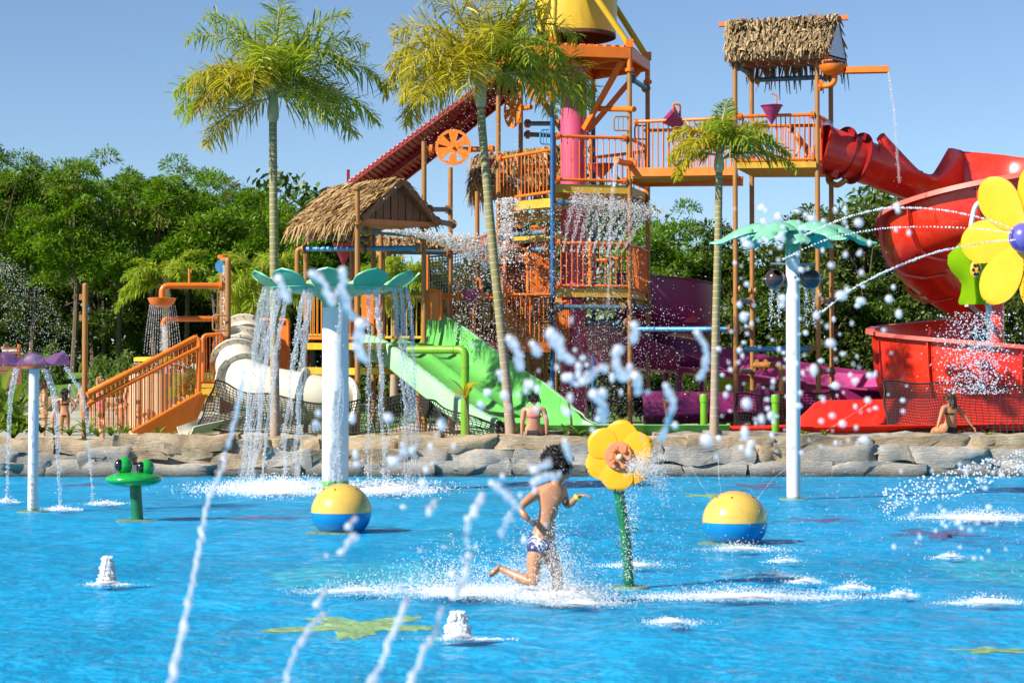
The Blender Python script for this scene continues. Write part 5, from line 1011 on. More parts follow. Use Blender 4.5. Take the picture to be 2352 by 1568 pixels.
# red slide
rs_ = thing('red_spiral_slide', 'glossy red spiral flume slide winding down from the lookout tower at right', 'slide', P(2282, 1000, 52.5))
HC = Vector((12.79, 52.5, 0))
RAD = 2.05
def hpt(a, z, r=None):
    r = r or RAD
    return hpt_(a, z, r)
def hpt_(a, z, r): return Vector((HC.x+r*math.cos(R(a)), HC.y+r*math.sin(R(a)), z))
t0 = [P(1886, 337, 51.7), P(1925, 350, 51.8), P(1962, 363, 52.0), P(2000, 378, 52.3)]
MB().tube(spline(t0, 6), [.60, .59, .58, .57]+[.56]*15, 30).build('entry_tube', M['red'], rs_)
for u, v, rr in ((1932, 352, .72), (1968, 364, .70)): MB().lathe([(.5, -.025), (rr, -.025), (rr, .025), (.5, .025)], P(u, v, 52), P(1962, 363, 52.0)-P(1925, 350, 51.8), 32).build('joint_flange', M['darkred'], rs_)
MB().prism([P(1884, 276, 51.2), P(1908, 284, 52.8), P(1908, 402, 52.8), P(1884, 400, 51.2)], (.05, 0, 0)).build('entry_panel', M['red'], rs_, ang=20)
up = spline([P(1995, 376, 52.3), P(2050, 396, 52.6), P(2110, 415, 53.2), hpt(112, 7.42, 2.2), hpt(90, 7.36), hpt(60, 7.25), hpt(30, 7.1), hpt(5, 6.9)], 8)
def hF(f):
    k = [(0, .62), (.05, .85), (.12, .55), (.22, .10), (.28, .10), (.36, .98), (.6, .95), (1, .9)]
    for (a, b), (c, d) in zip(k, k[1:]):
        if f <= c: return b+(d-b)*(f-a)/(c-a)
    return .6
def upf(f):
    rr = .56+.2*f; h = hF(f); top = arc(rr, 180, 358, 10, 0)
    return [(-rr*.72, h), (-rr*.9, h*.8), (-rr*.99, h*.4)]+top+[(rr, .1), (rr+.1, .11)]
def upf_old(f):
    near = .12+.0*f; far = .55+.5*max(0, min(1, (f-.33)*8)); top = arc(.56+.2*f, 172, 360, 9, 0)
    k = max(0, 1-f/.3)
    hood = [(-(.56+.2*f)*.98+.9*k*(1-math.cos(q)), .1+.62*k*math.sin(q)+(far*(1-k))*q/1.2) for q in (1.2, .9, .6, .3)]
    return hood+top+[((.56+.2*f)*1.0, .12), ((.56+.2*f)+.1, .13)]
sweep(up, lambda f: [(-a, b) for a, b in upf(f)], th=.03).build('upper_flume', M['red'], rs_, ang=50)
prof = [(-1.0, .55), (-.85, .15), (-.5, -.1), (0, -.2), (.5, -.1), (.9, .22), (1.07, .75), (1.14, 1.35), (1.17, 1.95)]
rimp = [(1.13, 1.955), (1.36, 1.97), (1.37, 1.87)]
def hflume(a0, z0, a1, z1, name, n=44, zf=None, prof=prof, rimp=rimp):
    zf = zf or (lambda a: z0+(z1-z0)*(a-a0)/(a1-a0))
    pa = [hpt(a0+(a1-a0)*i/n, zf(a0+(a1-a0)*i/n)) for i in range(n+1)]; sg = 1 if a1 > a0 else -1
    sweep(pa, lambda f: [(a*sg, b) for a, b in prof], th=.04).build(name, M['red'], rs_, ang=50)
    sweep(pa, lambda f: [(a*sg, b) for a, b in rimp], th=.03).build('rim', M['redrim'], rs_, ang=50)
    for i in range(3, n, 8):
        c = pa[i]; rd = Vector((c.x-HC.x, c.y-HC.y, 0)).normalized(); q = [c+rd*(a+.05)+Vector((0, 0, b-.03)) for a, b in prof]
        rows = [[p-(pa[i+1]-pa[i]).normalized()*.02 for p in q], [p+rd*.09-(pa[i+1]-pa[i]).normalized()*.02-Vector((0, 0, .05)) for p in q], [p+rd*.09+(pa[i+1]-pa[i]).normalized()*.02-Vector((0, 0, .05)) for p in q], [p+(pa[i+1]-pa[i]).normalized()*.02 for p in q]]
        MB().grid(rows).build('joint_rib', M['red'], rs_)
        for j in range(4, 8):
            for f in (.25, .75): p = q[j].lerp(q[j+1], f)+rd*.02; MB().ball(p+(pa[i+1]-pa[i]).normalized()*.08, .022, 6, 4).build('bolt', M['rust'], rs_)
RAD = 1.78; zm = lambda a: float(np.interp(-a, [-15, 90, 180, 225, 290], [7.1, 6.03, 5.2, 4.5, 3.3]))
hflume(15, 0, -268, 0, 'middle_flume', 60, zm, [(-.95, .5), (-.86, .15), (-.55, -.12), (0, -.22), (.5, -.14), (.86, .1), (1.04, .45), (1.12, .8), (1.15, 1.2)], [(1.11, 1.21), (1.36, 1.225), (1.37, 1.12)]); RAD = 2.05; hflume(88, 1.95, 292, .86, 'lower_bowl', 40)
MB().tube([(HC.x, HC.y, .74), (HC.x, HC.y, 7.2)], .19, 24).build('centre_column', M['red'], rs_); MB().lathe([(.19, .75), (.30, .5), (.42, .4), (.42, 0)], (HC.x, HC.y, .74), n=24).build('column_foot', M['red'], rs_)
for a, z in ((200, 3.6), (160, 3.3), (235, 4.3), (120, 3.0), (250, 1.0), (215, .95)): MB().beam((HC.x, HC.y, z-.9 if z > 2 else z), hpt(a, z-.25), .1, .16).build('support_arm', M['darkred'], rs_)
for a in (232, 285): p = hpt(a, 1, 2.4); MB().tube([Vector((p.x, p.y, .74)), Vector((p.x, p.y, 1.3))], .1, 12).build('leg', M['darkred'], rs_)
MB().tube(fillet([P(1905, 385, 51.9), P(1902, 418, 51.7), P(1925, 427, 51.4), P(1944, 412, 51.3)], .12), .075, 12).build('drain_pipe', M['tan'], rs_)
MB().tube([P(1930, 368, 51.6), P(1912, 405, 51.7)], .13, 12).build('inlet_stub', M['red'], rs_)
ro = spline([P(2420, 985, 47.4), P(2200, 987, 47.0), P(2000, 990, 46.7), P(1860, 993, 46.5), P(1700, 996, 46.3), P(1440, 998, 46.2)], 8)
def rop(f):
    far = .74 if f < .54 else max(.1, .74-(f-.54)*6.5); return [(-.75, .16), (-.68, .14), (-.5, .02), (0, 0), (.45, .03), (.66, .18), (.75, far*.7), (.8, far), (.88, far)]
sweep(ro, lambda f: [(a, b) for a, b in rop(f)], th=.03).build('runout_flume', M['red'], rs_, ang=50)
# purple slide
ps = thing('purple_slide', 'dark purple curved flume slide behind the small palm, pink inside', 'slide', P(1560, 985, 55.5)); C2 = Vector((P(1470, 700, 57).x, 57.2, 0))
def ppt(a, z, r=1.5): return Vector((C2.x+r*math.cos(R(a)), C2.y+r*math.sin(R(a)), z))
pr2 = [(-.8, .35), (-.6, 0), (-.2, -.15), (.25, -.12), (.6, .1), (.74, .5), (.78, 1.35), (.9, 1.37)]
pa = [ppt(-112+190*i/30, 3.75-.6*i/30) for i in range(31)]; sweep(pa, lambda f: pr2, th=.035).build('upper_bend', M['purple'], ps, ang=50)
mid = spline([P(1390, 838, 56.5), P(1470, 842, 55.3), P(1570, 850, 54.8), P(1680, 862, 54.6), P(1800, 880, 54.6), P(1950, 898, 54.6), P(2080, 905, 54.4)], 8)
def mp_(f):
    n = max(.08, 1.45*(1-f*1.9)) if f < .52 else .08; far = .55+.5*(1-f)
    return [(-.8, far), (-.72, far*.5), (-.5, .05), (0, -.08), (.5, .03), (.7, n*.4+.08), (.78, n), (.9, n)]
sweep(mid, mp_, th=.035).build('middle_run', M['purple'], ps, ang=50)
sweep(mid[16:], lambda f: [(-.69, .5), (-.48, .08), (0, -.045), (.48, .06), (.68, .1), (.9, .1)], th=.02).build('wet_lining', M['pinkin'], ps, ang=50)
lowp = spline([P(2060, 935, 53.5), P(1900, 950, 52.6), P(1740, 962, 52), P(1600, 968, 51.8), P(1480, 972, 51.8)], 8)
sweep(lowp, lambda f: [(.78, .55+.3*f), (.72, .3), (.5, .02), (0, -.05), (-.5, .02), (-.68, .16), (-.8, .2)], th=.035).build('runout', M['purple'], ps, ang=50)
for u, v0, Y in ((1530, 700, 56.5), (1610, 740, 57), (1560, 860, 55), (1840, 880, 54.6), (1702, 870, 54.6)): a = P(u, v0, Y); MB().tube([Vector((a.x, Y, .74)), a], .09, 10).build('leg', M['purple'], ps)
for u, v in ((1744, 880), (1764, 890)):
    a = P(u, v, 51.2); MB().tube([Vector((a.x, a.y, .74)), a], .085, 14).build('capped_post', M['purple'], ps)
for p, q in (((1440, 700, 55), (1560, 700, 55.5)), ((1440, 735, 55), (1600, 735, 55.5)), ((1545, 705, 55.4), (1600, 735, 55.5))): MB().beam(P(*p), P(*q), .12, .14).build('support_arm', M['funnelred'], ps)
# ---------------------------------------------------------------- stair, shower, single post at left
sr = thing('orange_stair', 'orange railed stair climbing from the wading pool to the white slide', 'stair', P(380, 990, 48))
s0, s1 = P(305, 992, 47.6), P(462, 902, 48.6); MB().tube([s0, s1], .055, 10).build('stringer_tube', M['orange'], sr)
MB().prism([P(309, 994, 47.65), P(462, 906, 48.65), P(476, 905, 48.7), P(450, 970, 48.6), P(425, 994, 48.5)], (0, .06, 0)).build('stringer_plate', M['orange2'], sr, ang=20)
MB().tube([P(200, 907, 47.2), P(449, 775, 48.6)], .07, 12).build('top_rail', M['orange'], sr); MB().tube([P(201, 929, 47.2), P(458, 797, 48.6)], .055, 12).build('middle_rail', M['orange'], sr)
MB().tube(fillet([P(449, 775, 48.6), P(458, 782, 48.6), P(456, 912, 48.6)], .06), .06, 10).build('end_post', M['orange'], sr)
for k in range(24):
    u = 209+k*10.3; a = P(u, 903-(u-200)*.53, 47.2+1.4*(u-200)/250); vb = max(905, 992-(u-308)*.573) if u > 308 else 978+(u-209)*.14; b = P(u, vb, 47.2+1.4*(u-200)/250); b.z = max(b.z, .5)
    MB().tube([b, a], .018, 6).build('baluster', M['orange'], sr)
for k in range(24):
    u = 214+k*10.3; a = P(u, 893-(u-200)*.5, 49.5); b = P(u, 985-max(0, u-300)*.5, 49.5); MB().tube([b, a], .012, 5).build('far_baluster', M['orange'], sr)
MB().tube([P(205, 899, 49.5), P(455, 774, 49.5)], .055, 10).build('far_rail', M['orange'], sr)
for k in range(7): a = P(320+k*22, 982-k*15, 48.4+.1*k); MB().box((a.x-.1, a.y+.35, a.z-.18), (a.x+.42, a.y+1.5, a.z)).build('step', M['yellow'], sr, ang=20)
g2 = thing('orange_gate', 'rounded orange rail panel between the stair and the shower posts', 'railing', P(490, 876, 49.8))
MB().tube(fillet([P(466, 876, 49.8), P(466, 770, 49.8), P(512, 767, 50), P(512, 876, 50)], .12), .05, 10).build('frame', M['orange'], g2); MB().tube([P(466, 876, 49.8), P(512, 876, 50)], .045, 10).build('bottom_rail', M['orange'], g2)
for k in range(5): u = 474+k*8; MB().tube([P(u, 876, 49.9), P(u, 769, 49.9)], .018, 6).build('baluster', M['orange'], g2)
MB().box((P(463, 880, 49.4).x, 49.4, P(463, 890, 49.4).z), (P(500, 880, 49.4).x, 50.6, P(463, 881, 49.4).z)).build('landing', M['yellow'], g2, ang=20)
sp1 = thing('ochre_post', 'single tall ochre pole with small brackets at left, before the tree bank', 'pole', P(196, 972, 48)); a = P(196, 655, 48); MB().tube([Vector((a.x, 48, .3)), a], .07, 16).build('pole', M['tan'], sp1); MB().ball(a, (.07, .07, .06), 16, 8).build('cap', M['tan'], sp1)
for v in (682, 730): p = P(186, v, 48); MB().box((p.x-.04, 47.97, p.z-.07), (p.x+.05, 48.03, p.z+.07)).build('bracket', M['tan'], sp1)
p = P(203, 710, 48); MB().ball(p, (.05, .04, .06), 10, 8).build('blue_plug', M['blue'], sp1)
sh = thing('bowl_shower', 'orange bowl shower hanging from a bent arm on two ochre poles', 'shower', P(520, 985, 50))
for u, v, Y in ((524, 602, 49.9), (512, 592, 50.6)): a = P(u, v, Y); MB().tube([Vector((a.x, Y, .5)), a], .075, 14).build('pole', M['tan'], sh)
flange(P(512, 590, 50.6), (0, 0, 1), .14, M['orange'], sh); MB().tube(fillet([P(524, 605, 49.9), P(524, 596, 49.9), P(510, 598, 50.3)], .05), .07, 12).build('elbow', M['tan'], sh); MB().lathe([(.02, .05), (.16, .05), (.16, -.04), (.02, -.04)], P(509, 612, 50.2), (0, -1, 0), 20).build('blue_flange', M['blue'], sh)
MB().tube(fillet([P(511, 656, 50), P(372, 656, 49.6), P(372, 687, 49.6)], .2), .075, 14).build('upper_arm', M['orange'], sh); flange(P(508, 656, 50), (1, 0, 0), .14, M['orange'], sh)
MB().tube(fillet([P(502, 732, 50.2), P(378, 732, 49.8), P(375, 748, 49.8)], .14), .07, 14).build('lower_arm', M['orange'], sh); flange(P(498, 732, 50.2), (1, 0, 0), .14, M['tan'], sh)
c = P(372, 685, 49.6); MB().lathe([(.36, 0), (.345, -.02), (.3, -.13), (.2, -.2), (.001, -.225)], c, n=30).build('bowl', M['orange'], sh); MB().lathe([(.36, 0), (.33, .01), (.001, .01)], c, n=30).build('bowl_lid', M['orange'], sh)
MB().tube([P(434.7, 652, 49.8), P(434.7, 617, 49.8)], .03, 8).build('stub_pipe', M['orange'], sh); grab(sh, 522, 724, 759, 33, 49.7, 'tan', 1)
ym = thing('mushroom_fountain', 'yellow topped water mushroom on beige column behind the stair', 'fountain', P(342, 938, 62)); c = P(370, 826, 62)
MB().lathe([(.82, -.06), (.84, -.05), (.84, .06), (.8, .08), (.001, .1)], c, n=36).build('yellow_top', M['yellow3'], ym); MB().tube([c+Vector((0, 0, -1.6)), c+Vector((0, 0, -.06))], .13, 14).build('stem', M['steel'], ym)
for u in (318, 342, 366): a = P(u, 858, 58); MB().tube([Vector((a.x, 58, .3)), a], .26, 20).build('column', M['column'], ym)
# sign
sg = thing('park_sign', 'brown wooden sign reading RIO LENTO with an orange arrow', 'sign', P(26, 880, 62)); c = P(25, 805, 62); wv, hv = 41*PX(62)/2, 15*PX(62)/2
poly = [c+Vector((wv*x, 0, hv*z)) for x, z in ((-1, -.7), (-.6, -1), (.6, -1.05), (1, -.75), (1.02, .7), (.5, 1.05), (-.5, 1.1), (-1, .8))]; MB().prism(poly, (0, .06, 0)).build('board', M['sign'], sg, ang=20)
fc = bpy.data.curves.new('lettering', 'FONT'); fc.body = 'RIO LENTO'; fc.size = .088; fc.align_x = 'CENTER'; fc.align_y = 'CENTER'; fc.extrude = .006; fc.offset = .004
fo = bpy.data.objects.new('lettering', fc); COL.objects.link(fo); dg = bpy.context.evaluated_depsgraph_get(); me = bpy.data.meshes.new_from_object(fo.evaluated_get(dg)); bpy.data.objects.remove(fo)
lo_ = bpy.data.objects.new('lettering', me); me.materials.clear(); me.materials.append(M['signwhite']); COL.objects.link(lo_); lo_.parent = sg; lo_.rotation_euler = (R(90), 0, 0); lo_.location = c+Vector((-.04, -.012, 0))-wloc(sg)
MB().prism([c+Vector((wv*.80, -.012, hv*.5)), c+Vector((wv*.96, -.012, 0)), c+Vector((wv*.80, -.012, -hv*.5))], (0, .01, 0)).build('arrow', M['orange'], sg, ang=20)
for s in (-.8, .8): MB().tube([c+Vector((wv*s, .1, -1.9)), c+Vector((wv*s, .1, .2))], .045, 8).build('post', M['orange'] if s > 0 else M['woodbeam'], sg)
for k in range(5): z = c.z-.55-.16*k; MB().box((c.x-wv*1.3, c.y+.02, z-.07), (c.x+wv*1.2, c.y+.06, z+.07)).build('plank', M['wood'], sg, ang=20)
hr = thing('pool_handrail', 'bent steel handrail behind the bathers at the lawn edge', 'handrail', P(160, 920, 66)); MB().tube(fillet([P(159, 920, 66), P(159, 886, 66), P(163, 882, 66), P(172, 908, 66.5)], .12), .035, 8).build('tube', M['steel'], hr)
# ---------------------------------------------------------------- pool fountains and toys
ft = G(770, 1122, 0); DY = ft.y
df = thing('dish_fountain', 'big mint green petal dish fountain on a thick white post in the pool', 'fountain', (ft.x, DY, -.05))
pr = 30.5*PX(DY); zt = P(770, 704, DY).z
MB().tube([(ft.x, DY, -.05), (ft.x, DY, zt)], pr, 40).build('post', M['white'], df); MB().lathe([(pr*1.02, 0), (pr*1.03, .16), (pr, .17)], (ft.x, DY, -.02), n=40).build('green_foot', M['green'], df)
zr = P(770, 652, DY).z
MB().lathe([(pr*1.01, zt-.02), (pr*1.02, zt+.06), (pr*1.15, zt+.12), (pr*1.55, zt+.2), (pr*2.1, zt+.235)], (ft.x, DY, 0), n=44).build('neck', M['dish'], df)
DR = 1.26
MB().lathe([(pr*2.05, zt+.225), (.8, zt+.25), (1.05, zt+.30), (DR, zr-.10), (DR+.005, zr-.06), (DR-.05, zr-.08), (.95, zr-.1), (.5, zr-.16), (.001, zr-.17)], (ft.x, DY, 0), n=64).build('dish', M['dish'], df, ang=60)
# the rim petals: rounded lobes leaning outwards; ten of them share one mesh
def petal_mesh(L, W, th, lean, base_r):
    rows = []
    for i in range(11):
        f = i/10; wv = W*(.62+.38*math.sin(math.pi*min(1, f*1.0)))*math.sqrt(max(0, 1-max(0, (f-.55)/.45)**2.2)) if f > .0 else W*.62; e = lean*(.45+.55*f)
        row = []
        for j in range(9):
            s = j/4-1; row.append(Vector((base_r+L*f*math.cos(R(e))+.04*s*s, wv*.5*s, L*f*math.sin(R(e))+.05*s*s*math.sin(math.pi*f))))
        rows.append(row)
    return rows
def solid_sheet(rows, th):
    mb = MB(); n = len(rows[0]); m = len(rows); mb.grid(rows); k = len(mb.v)
    nn = []
    for i in range(m):
        for j in range(n):
            a = Vector(rows[min(i+1, m-1)][j])-Vector(rows[max(i-1, 0)][j]); b = Vector(rows[i][min(j+1, n-1)])-Vector(rows[i][max(j-1, 0)]); c = a.cross(b); nn.append(c.normalized() if c.length > 1e-9 else Vector((0, 0, 1)))
    mb.v += [tuple(Vector(mb.v[q])-nn[q]*th) for q in range(k)]; mb.f += [tuple(reversed([q+k for q in f])) for f in list(mb.f)]
    edge = [j for j in range(n)]+[i*n+n-1 for i in range(1, m)]+[(m-1)*n+j for j in range(n-2, -1, -1)]+[i*n for i in range(m-2, 0, -1)]
    for a, b in zip(edge, edge[1:]+edge[:1]): mb.f.append((a, a+k, b+k, b))
    return mb
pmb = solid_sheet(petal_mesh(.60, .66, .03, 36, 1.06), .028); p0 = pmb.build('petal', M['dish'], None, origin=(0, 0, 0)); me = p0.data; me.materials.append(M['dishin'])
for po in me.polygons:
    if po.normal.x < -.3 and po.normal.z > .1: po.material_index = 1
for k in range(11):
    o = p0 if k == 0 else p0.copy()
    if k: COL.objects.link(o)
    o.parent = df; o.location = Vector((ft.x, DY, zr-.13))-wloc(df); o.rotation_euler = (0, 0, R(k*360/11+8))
# palm leaf shower
f2 = G(1823, 1140, 0); Y2 = f2.y
pl = thing('palm_leaf_shower', 'white post shower with mint green palm leaves and brown coconut buckets', 'fountain', (f2.x, Y2, -.05)); r2 = 16*PX(Y2); z2 = P(1822, 560, Y2).z
MB().tube([(f2.x, Y2, -.05), (f2.x, Y2, z2)], r2, 32).build('post', M['white'], pl)
cr_ = P(1822, 530, Y2)
for k in range(5):
    a = k*1.2566+.9; rows = [[Vector((f2.x+(r2+.014)*math.cos(a+s*.55*(1 if f < .7 else 1-(f-.7)*2)), Y2+(r2+.014)*math.sin(a+s*.55*(1 if f < .7 else 1-(f-.7)*2)), cr_.z+.02-.52*f)) for s in (-1, -.5, 0, .5, 1)] for f in (0, .2, .4, .6, .8, .95, 1)]
    MB().grid(rows).build('collar_leaf', M['dish'], pl)
MB().ball(cr_, (.27, .27, .19), 24, 10).build('crown_boss', M['leafgreen'], pl)
def palmleaf(az, L, rise, drop, w_):
    a = R(az); rows = []; n = 28; sx = Vector((-math.sin(a), math.cos(a), 0)); d = Vector((math.cos(a), math.sin(a), 0))
    for i in range(n+1):
        f = i/n; c = cr_+d*L*f+Vector((0, 0, rise*math.sin(math.pi*min(1, f*1.15))-drop*f*f)); ww = w_*math.sin(math.pi*(f*.93+.06))**.55*(1-.35*f); notch = 1-.34*max(0, math.sin(f*math.pi*9))**1.5
        rows.append([c+sx*ww*s*notch_+Vector((0, 0, -.5*ww*abs(s)**1.6)) for s, notch_ in ((-1, notch), (-.72, 1), (-.4, 1), (0, 1), (.4, 1), (.72, 1), (1, notch))])
    return solid_sheet(rows, .022)
for az, L in ((180, 1.45), (0, 1.45), (232, 1.25), (308, 1.25), (128, 1.3), (52, 1.3), (270, .75)): palmleaf(az, L, .17, .20 if az != 270 else .25, .40).build('palm_leaf', M['leafgreen'], pl, ang=60)
for s, u in ((-1, 1780), (1, 1862)):
    c = P(u, 641, Y2-.1 if s > 0 else Y2); rr = 23.5*PX(Y2); MB().tube([P(1822, 606, Y2), P(1822+s*52, 606 if s < 0 else 607, Y2-.02)], .018, 8).build('nozzle_pipe', M['steel'], pl)
    hole = Vector((.25, -.62, .74)) if s < 0 else Vector((.3, .3, .9)); hole.normalize(); q = Vector((0, 0, 1)).rotation_difference(hole).to_matrix()
    MB().lathe([(.001, -rr)]+[(rr*math.sin(R(t)), -rr*math.cos(R(t))) for t in range(12, 150, 9)]+[(rr*.50, rr*.86), (rr*.44, rr*.8), (rr*.8, 0), (.001, -rr*.85)], c, hole, 30).build('coconut', M['coco'], pl)
    MB().tube([c+Vector((-rr*1.2, 0, 0)), c+Vector((rr*1.2, 0, 0))], .02, 8).build('pivot_pin', M['steel'], pl)
MB().ball(P(1826, 637, Y2-r2), .018, 8, 6).build('drain_hole', M['black'], pl)
MB().lathe([(r2, .0), (.24, .0), (.26, -.02)], (f2.x, Y2, -.03), n=30).build('sandy_pad', M['beigepad'], pl)
# purple petal fountain
f3 = G(75, 1168, 0); Y3 = f3.y; pf = thing('petal_fountain', 'slim white post fountain with translucent purple petals at left', 'fountain', (f3.x, Y3, -.05)); zp = P(78, 841, Y3).z
MB().tube([(f3.x, Y3, -.05), (f3.x+.01, Y3, zp-.02)], 11.5*PX(Y3), 28).build('post', M['white'], pf); MB().lathe([(.001, -.04), (.17, -.04), (.18, .0), (.001, .01)], (f3.x, Y3, zp), n=28).build('flange_plate', M['orangebeam'], pf)
for k in range(6):
    rows = []
    for i in range(13):
        f = i/12; a = R(k*60+12+f*60); row = []
        for j in range(7): g = j/6; rr = .05+.5*g; row.append(Vector((f3.x+rr*math.cos(a), Y3+rr*math.sin(a), zp+.015+.20*math.sin(math.pi*f)**1.4*math.sin(g*1.75)**1.1)))
        rows.append(row)
    MB().grid(rows).build('petal', M['acrylicpurple'], pf, ang=80)
MB().ball((f3.x+.02, Y3-.05, zp+.1), (.15, .15, .09), 20, 10).build('water_dome', M['bubble'], pf); MB().lathe([(.06, 0), (.24, 0), (.26, -.02)], (f3.x, Y3, -.03), n=30).build('sandy_pad', M['beigepad'], pf)
# frog
f4 = G(313, 1188, 0); Y4 = f4.y; fg = thing('frog_spout', 'glossy green frog head spout on a dark green stem in the pool', 'pool toy', (f4.x, Y4, -.05)); hc = P(307, 1100, Y4)
MB().tube([Vector((f4.x+.02, Y4, -.05)), hc-Vector((-.02, 0, .02))], 13.5*PX(Y4), 24).build('stem', M['stemgreen'], fg)
MB().ball(hc, (.405, .405, .115), 40, 16, f=lambda d, q: Vector((q.x, q.y, q.z*(1.0 if d.z > 0 else 1.05)))).build('head', M['frog'], fg)
for u, v, k in ((286, 1069, 0), (336, 1075, 1)):
    c = P(u, v, Y4-.08+.05*k); e = MB().ball(c, (.118, .118, .124), 22, 14).build('eye', M['frog'], fg); MB().ball(c+Vector((-.062, -.064, .008)), (.070, .070, .088), 18, 12).build('pupil', M['black'], e)
MB().ball(hc+Vector((.33, -.05, .03)), (.02, .02, .015), 8, 6).build('nozzle', M['steel'], fg); MB().lathe([(.05, 0), (.27, 0), (.3, -.02)], (f4.x, Y4, -.03), n=30).build('sandy_pad', M['beigepad'], fg)
# ball fountains
for u, vseam, rp_, vb, lb in ((784, 1175, 69.5, 1212, 'yellow and blue ball spouter below the big white dish post'), (1688, 1197, 75, 1240, 'speckled yellow and blue ball spouter left of the palm shower reflection')):
    Yb = 26.3 if u < 1000 else 24.4; c = P(u, vseam, Yb); rr = rp_*PX(Yb); t = thing('ball_spouter', lb, 'pool toy', (c.x, Yb, -.05), 'beach ball spouters')
    MB().lathe([(rr*math.cos(R(a)), rr*math.sin(R(a))*.94) for a in range(1, 90, 6)]+[(.001, rr*.94)], c, n=48).build('yellow_half', M['ballyellow'], t); MB().lathe([(.001, -rr*.9)]+[(rr*math.cos(R(a)), rr*math.sin(R(a))*.9) for a in range(-84, 0, 6)]+[(rr*.998, -.004)], c, n=48).build('blue_half', M['ballblue'], t)
    MB().lathe([(rr*.98, -.006), (rr*1.006, -.004), (rr*1.006, .006), (rr*.98, .008)], c, n=48).build('seam_ring', M['ballyellow'], t)
    for a in (30, 120, 200, 255, 330): p = c+Vector((rr*.6*math.cos(R(a)), rr*.6*math.sin(R(a)), rr*.76)); MB().ball(p, .012, 8, 6).build('nozzle', M['rust'], t)
    MB().lathe([(.05, 0), (rr*.8, 0), (rr*.95, -.02)], (c.x-.09, Yb-.05, -.03), n=30).build('sandy_pad', M['beigepad'], t)
# middle sunflower
f5 = G(1446, 1338, 0); Y5 = f5.y; s5 = PX(Y5); sf = thing('sunflower_spouter', 'yellow sunflower spouter with terracotta face on a dark green stem beside the running boy', 'pool toy', (f5.x, Y5, -.05)); fc_ = P(1423, 1046, Y5-.06)
MB().tube(spline([Vector((f5.x, Y5, -.05)), P(1436, 1230, Y5), P(1420, 1112, Y5), P(1421, 1060, Y5)], 6), 12.5*s5, 18).build('stem', M['stemgreen'], sf)
fx, fz = Vector((.98, -.2, 0)), Vector((0, 0, 1)); fa = Vector((-.2, -.98, 0)).normalized()
def flower_petals(parent, c, fx, fz, fa, R0, rp, n, mat, ph, th=.03, cup=0.0, sub=True):
    for k in range(n):
        a = ph+k*2*math.pi/n; d = fx*math.cos(a)+fz*math.sin(a); s = -fx*math.sin(a)+fz*math.cos(a); rows = []
        for i in range(19):
            f = math.sin(i/18*math.pi/2)**.9; r_ = R0*(.15+.85*f)+rp*.0; w_ = rp*(.30+.70*math.sin(math.pi*.5*min(1, f/.62)))*math.sqrt(max(0.0, 1-max(0, (f-.62)/.38)**2))
            rows.append([c+d*r_+s*w_*g+fa*(cup*f*f-.06*rp*abs(g)**2+(.10*rp if k % 2 else 0)) for g in (-1, -.75, -.4, 0, .4, .75, 1)])
        solid_sheet(rows, -th).build('petal', mat, parent, ang=60)
flower_petals(sf, fc_, fx, fz, fa, 75*s5, 36.5*s5, 6, M['petal'], R(84), .03)
MB().lathe([(.001, -.03), (33*s5, -.03), (33*s5, .045), (31*s5, .06), (.001, .066)], fc_+fa*.02, fa, 36).build('face_disc', M['face'], sf, ang=30)
for k in range(7):          # raised plates of the face
    a = k*math.pi/3; q = fc_+(fx*math.cos(a)+fz*math.sin(a))*(20*s5 if k < 6 else 0); MB().prism([q+(fx*math.cos(b*1.0472+.52)+fz*math.sin(b*1.0472+.52))*10.4*s5+fa*.08 for b in range(6)], fa*.012).build('plate', M['face'], sf, ang=20)
for u, v in ((1412, 1035), (1436, 1037), (1410, 1060)): MB().ball(P(u, v, Y5-.17), 5.5*s5, 12, 8).build('knob', M['knob'], sf)
MB().ball(P(1423, 1049, Y5-.18), 7*s5, 14, 8).build('button', M['button'], sf)
for u, v in ((1458, 1217), (1423, 1252), (1433, 1326)): c = P(u, v, Y5); MB().tube([c+Vector((.03*math.cos(k*.628), .0, .025*math.sin(k*.628))) for k in range(10)], .006, 6, closed=True).build('ring_handle', M['stemgreen'], sf)
MB().lathe([(.04, 0), (.18, 0), (.2, -.02)], (f5.x, Y5, -.03), n=30).build('sandy_pad', M['beigepad'], sf)
# big flower at right
Y6 = 22.0; bc = P(2364, 547, Y6); s6 = PX(Y6); bf = thing('giant_flower_spouter', 'giant yellow flower spouter with violet hub cut by the right frame edge', 'pool toy', (bc.x+.1, Y6+.25, -.05))
MB().tube(spline([Vector((bc.x+.55, Y6+.35, -.05)), Vector((bc.x+.5, Y6+.35, 1.6)), bc+Vector((.18, .2, 0))], 8), .09, 18).build('stem', M['stemgreen'], bf)
ya = R(-47); fa6 = Vector((math.sin(ya), -math.cos(ya), 0)); fx6 = Vector((math.cos(ya), math.sin(ya), 0))
flower_petals(bf, bc, fx6, fz, fa6, 176*s6, 50*s6, 7, M['petal'], R(78), .03, cup=.03); MB().ball(bc+fa6*.1, (.17, .17, .17), 28, 16).build('hub', M['violet'], bf)
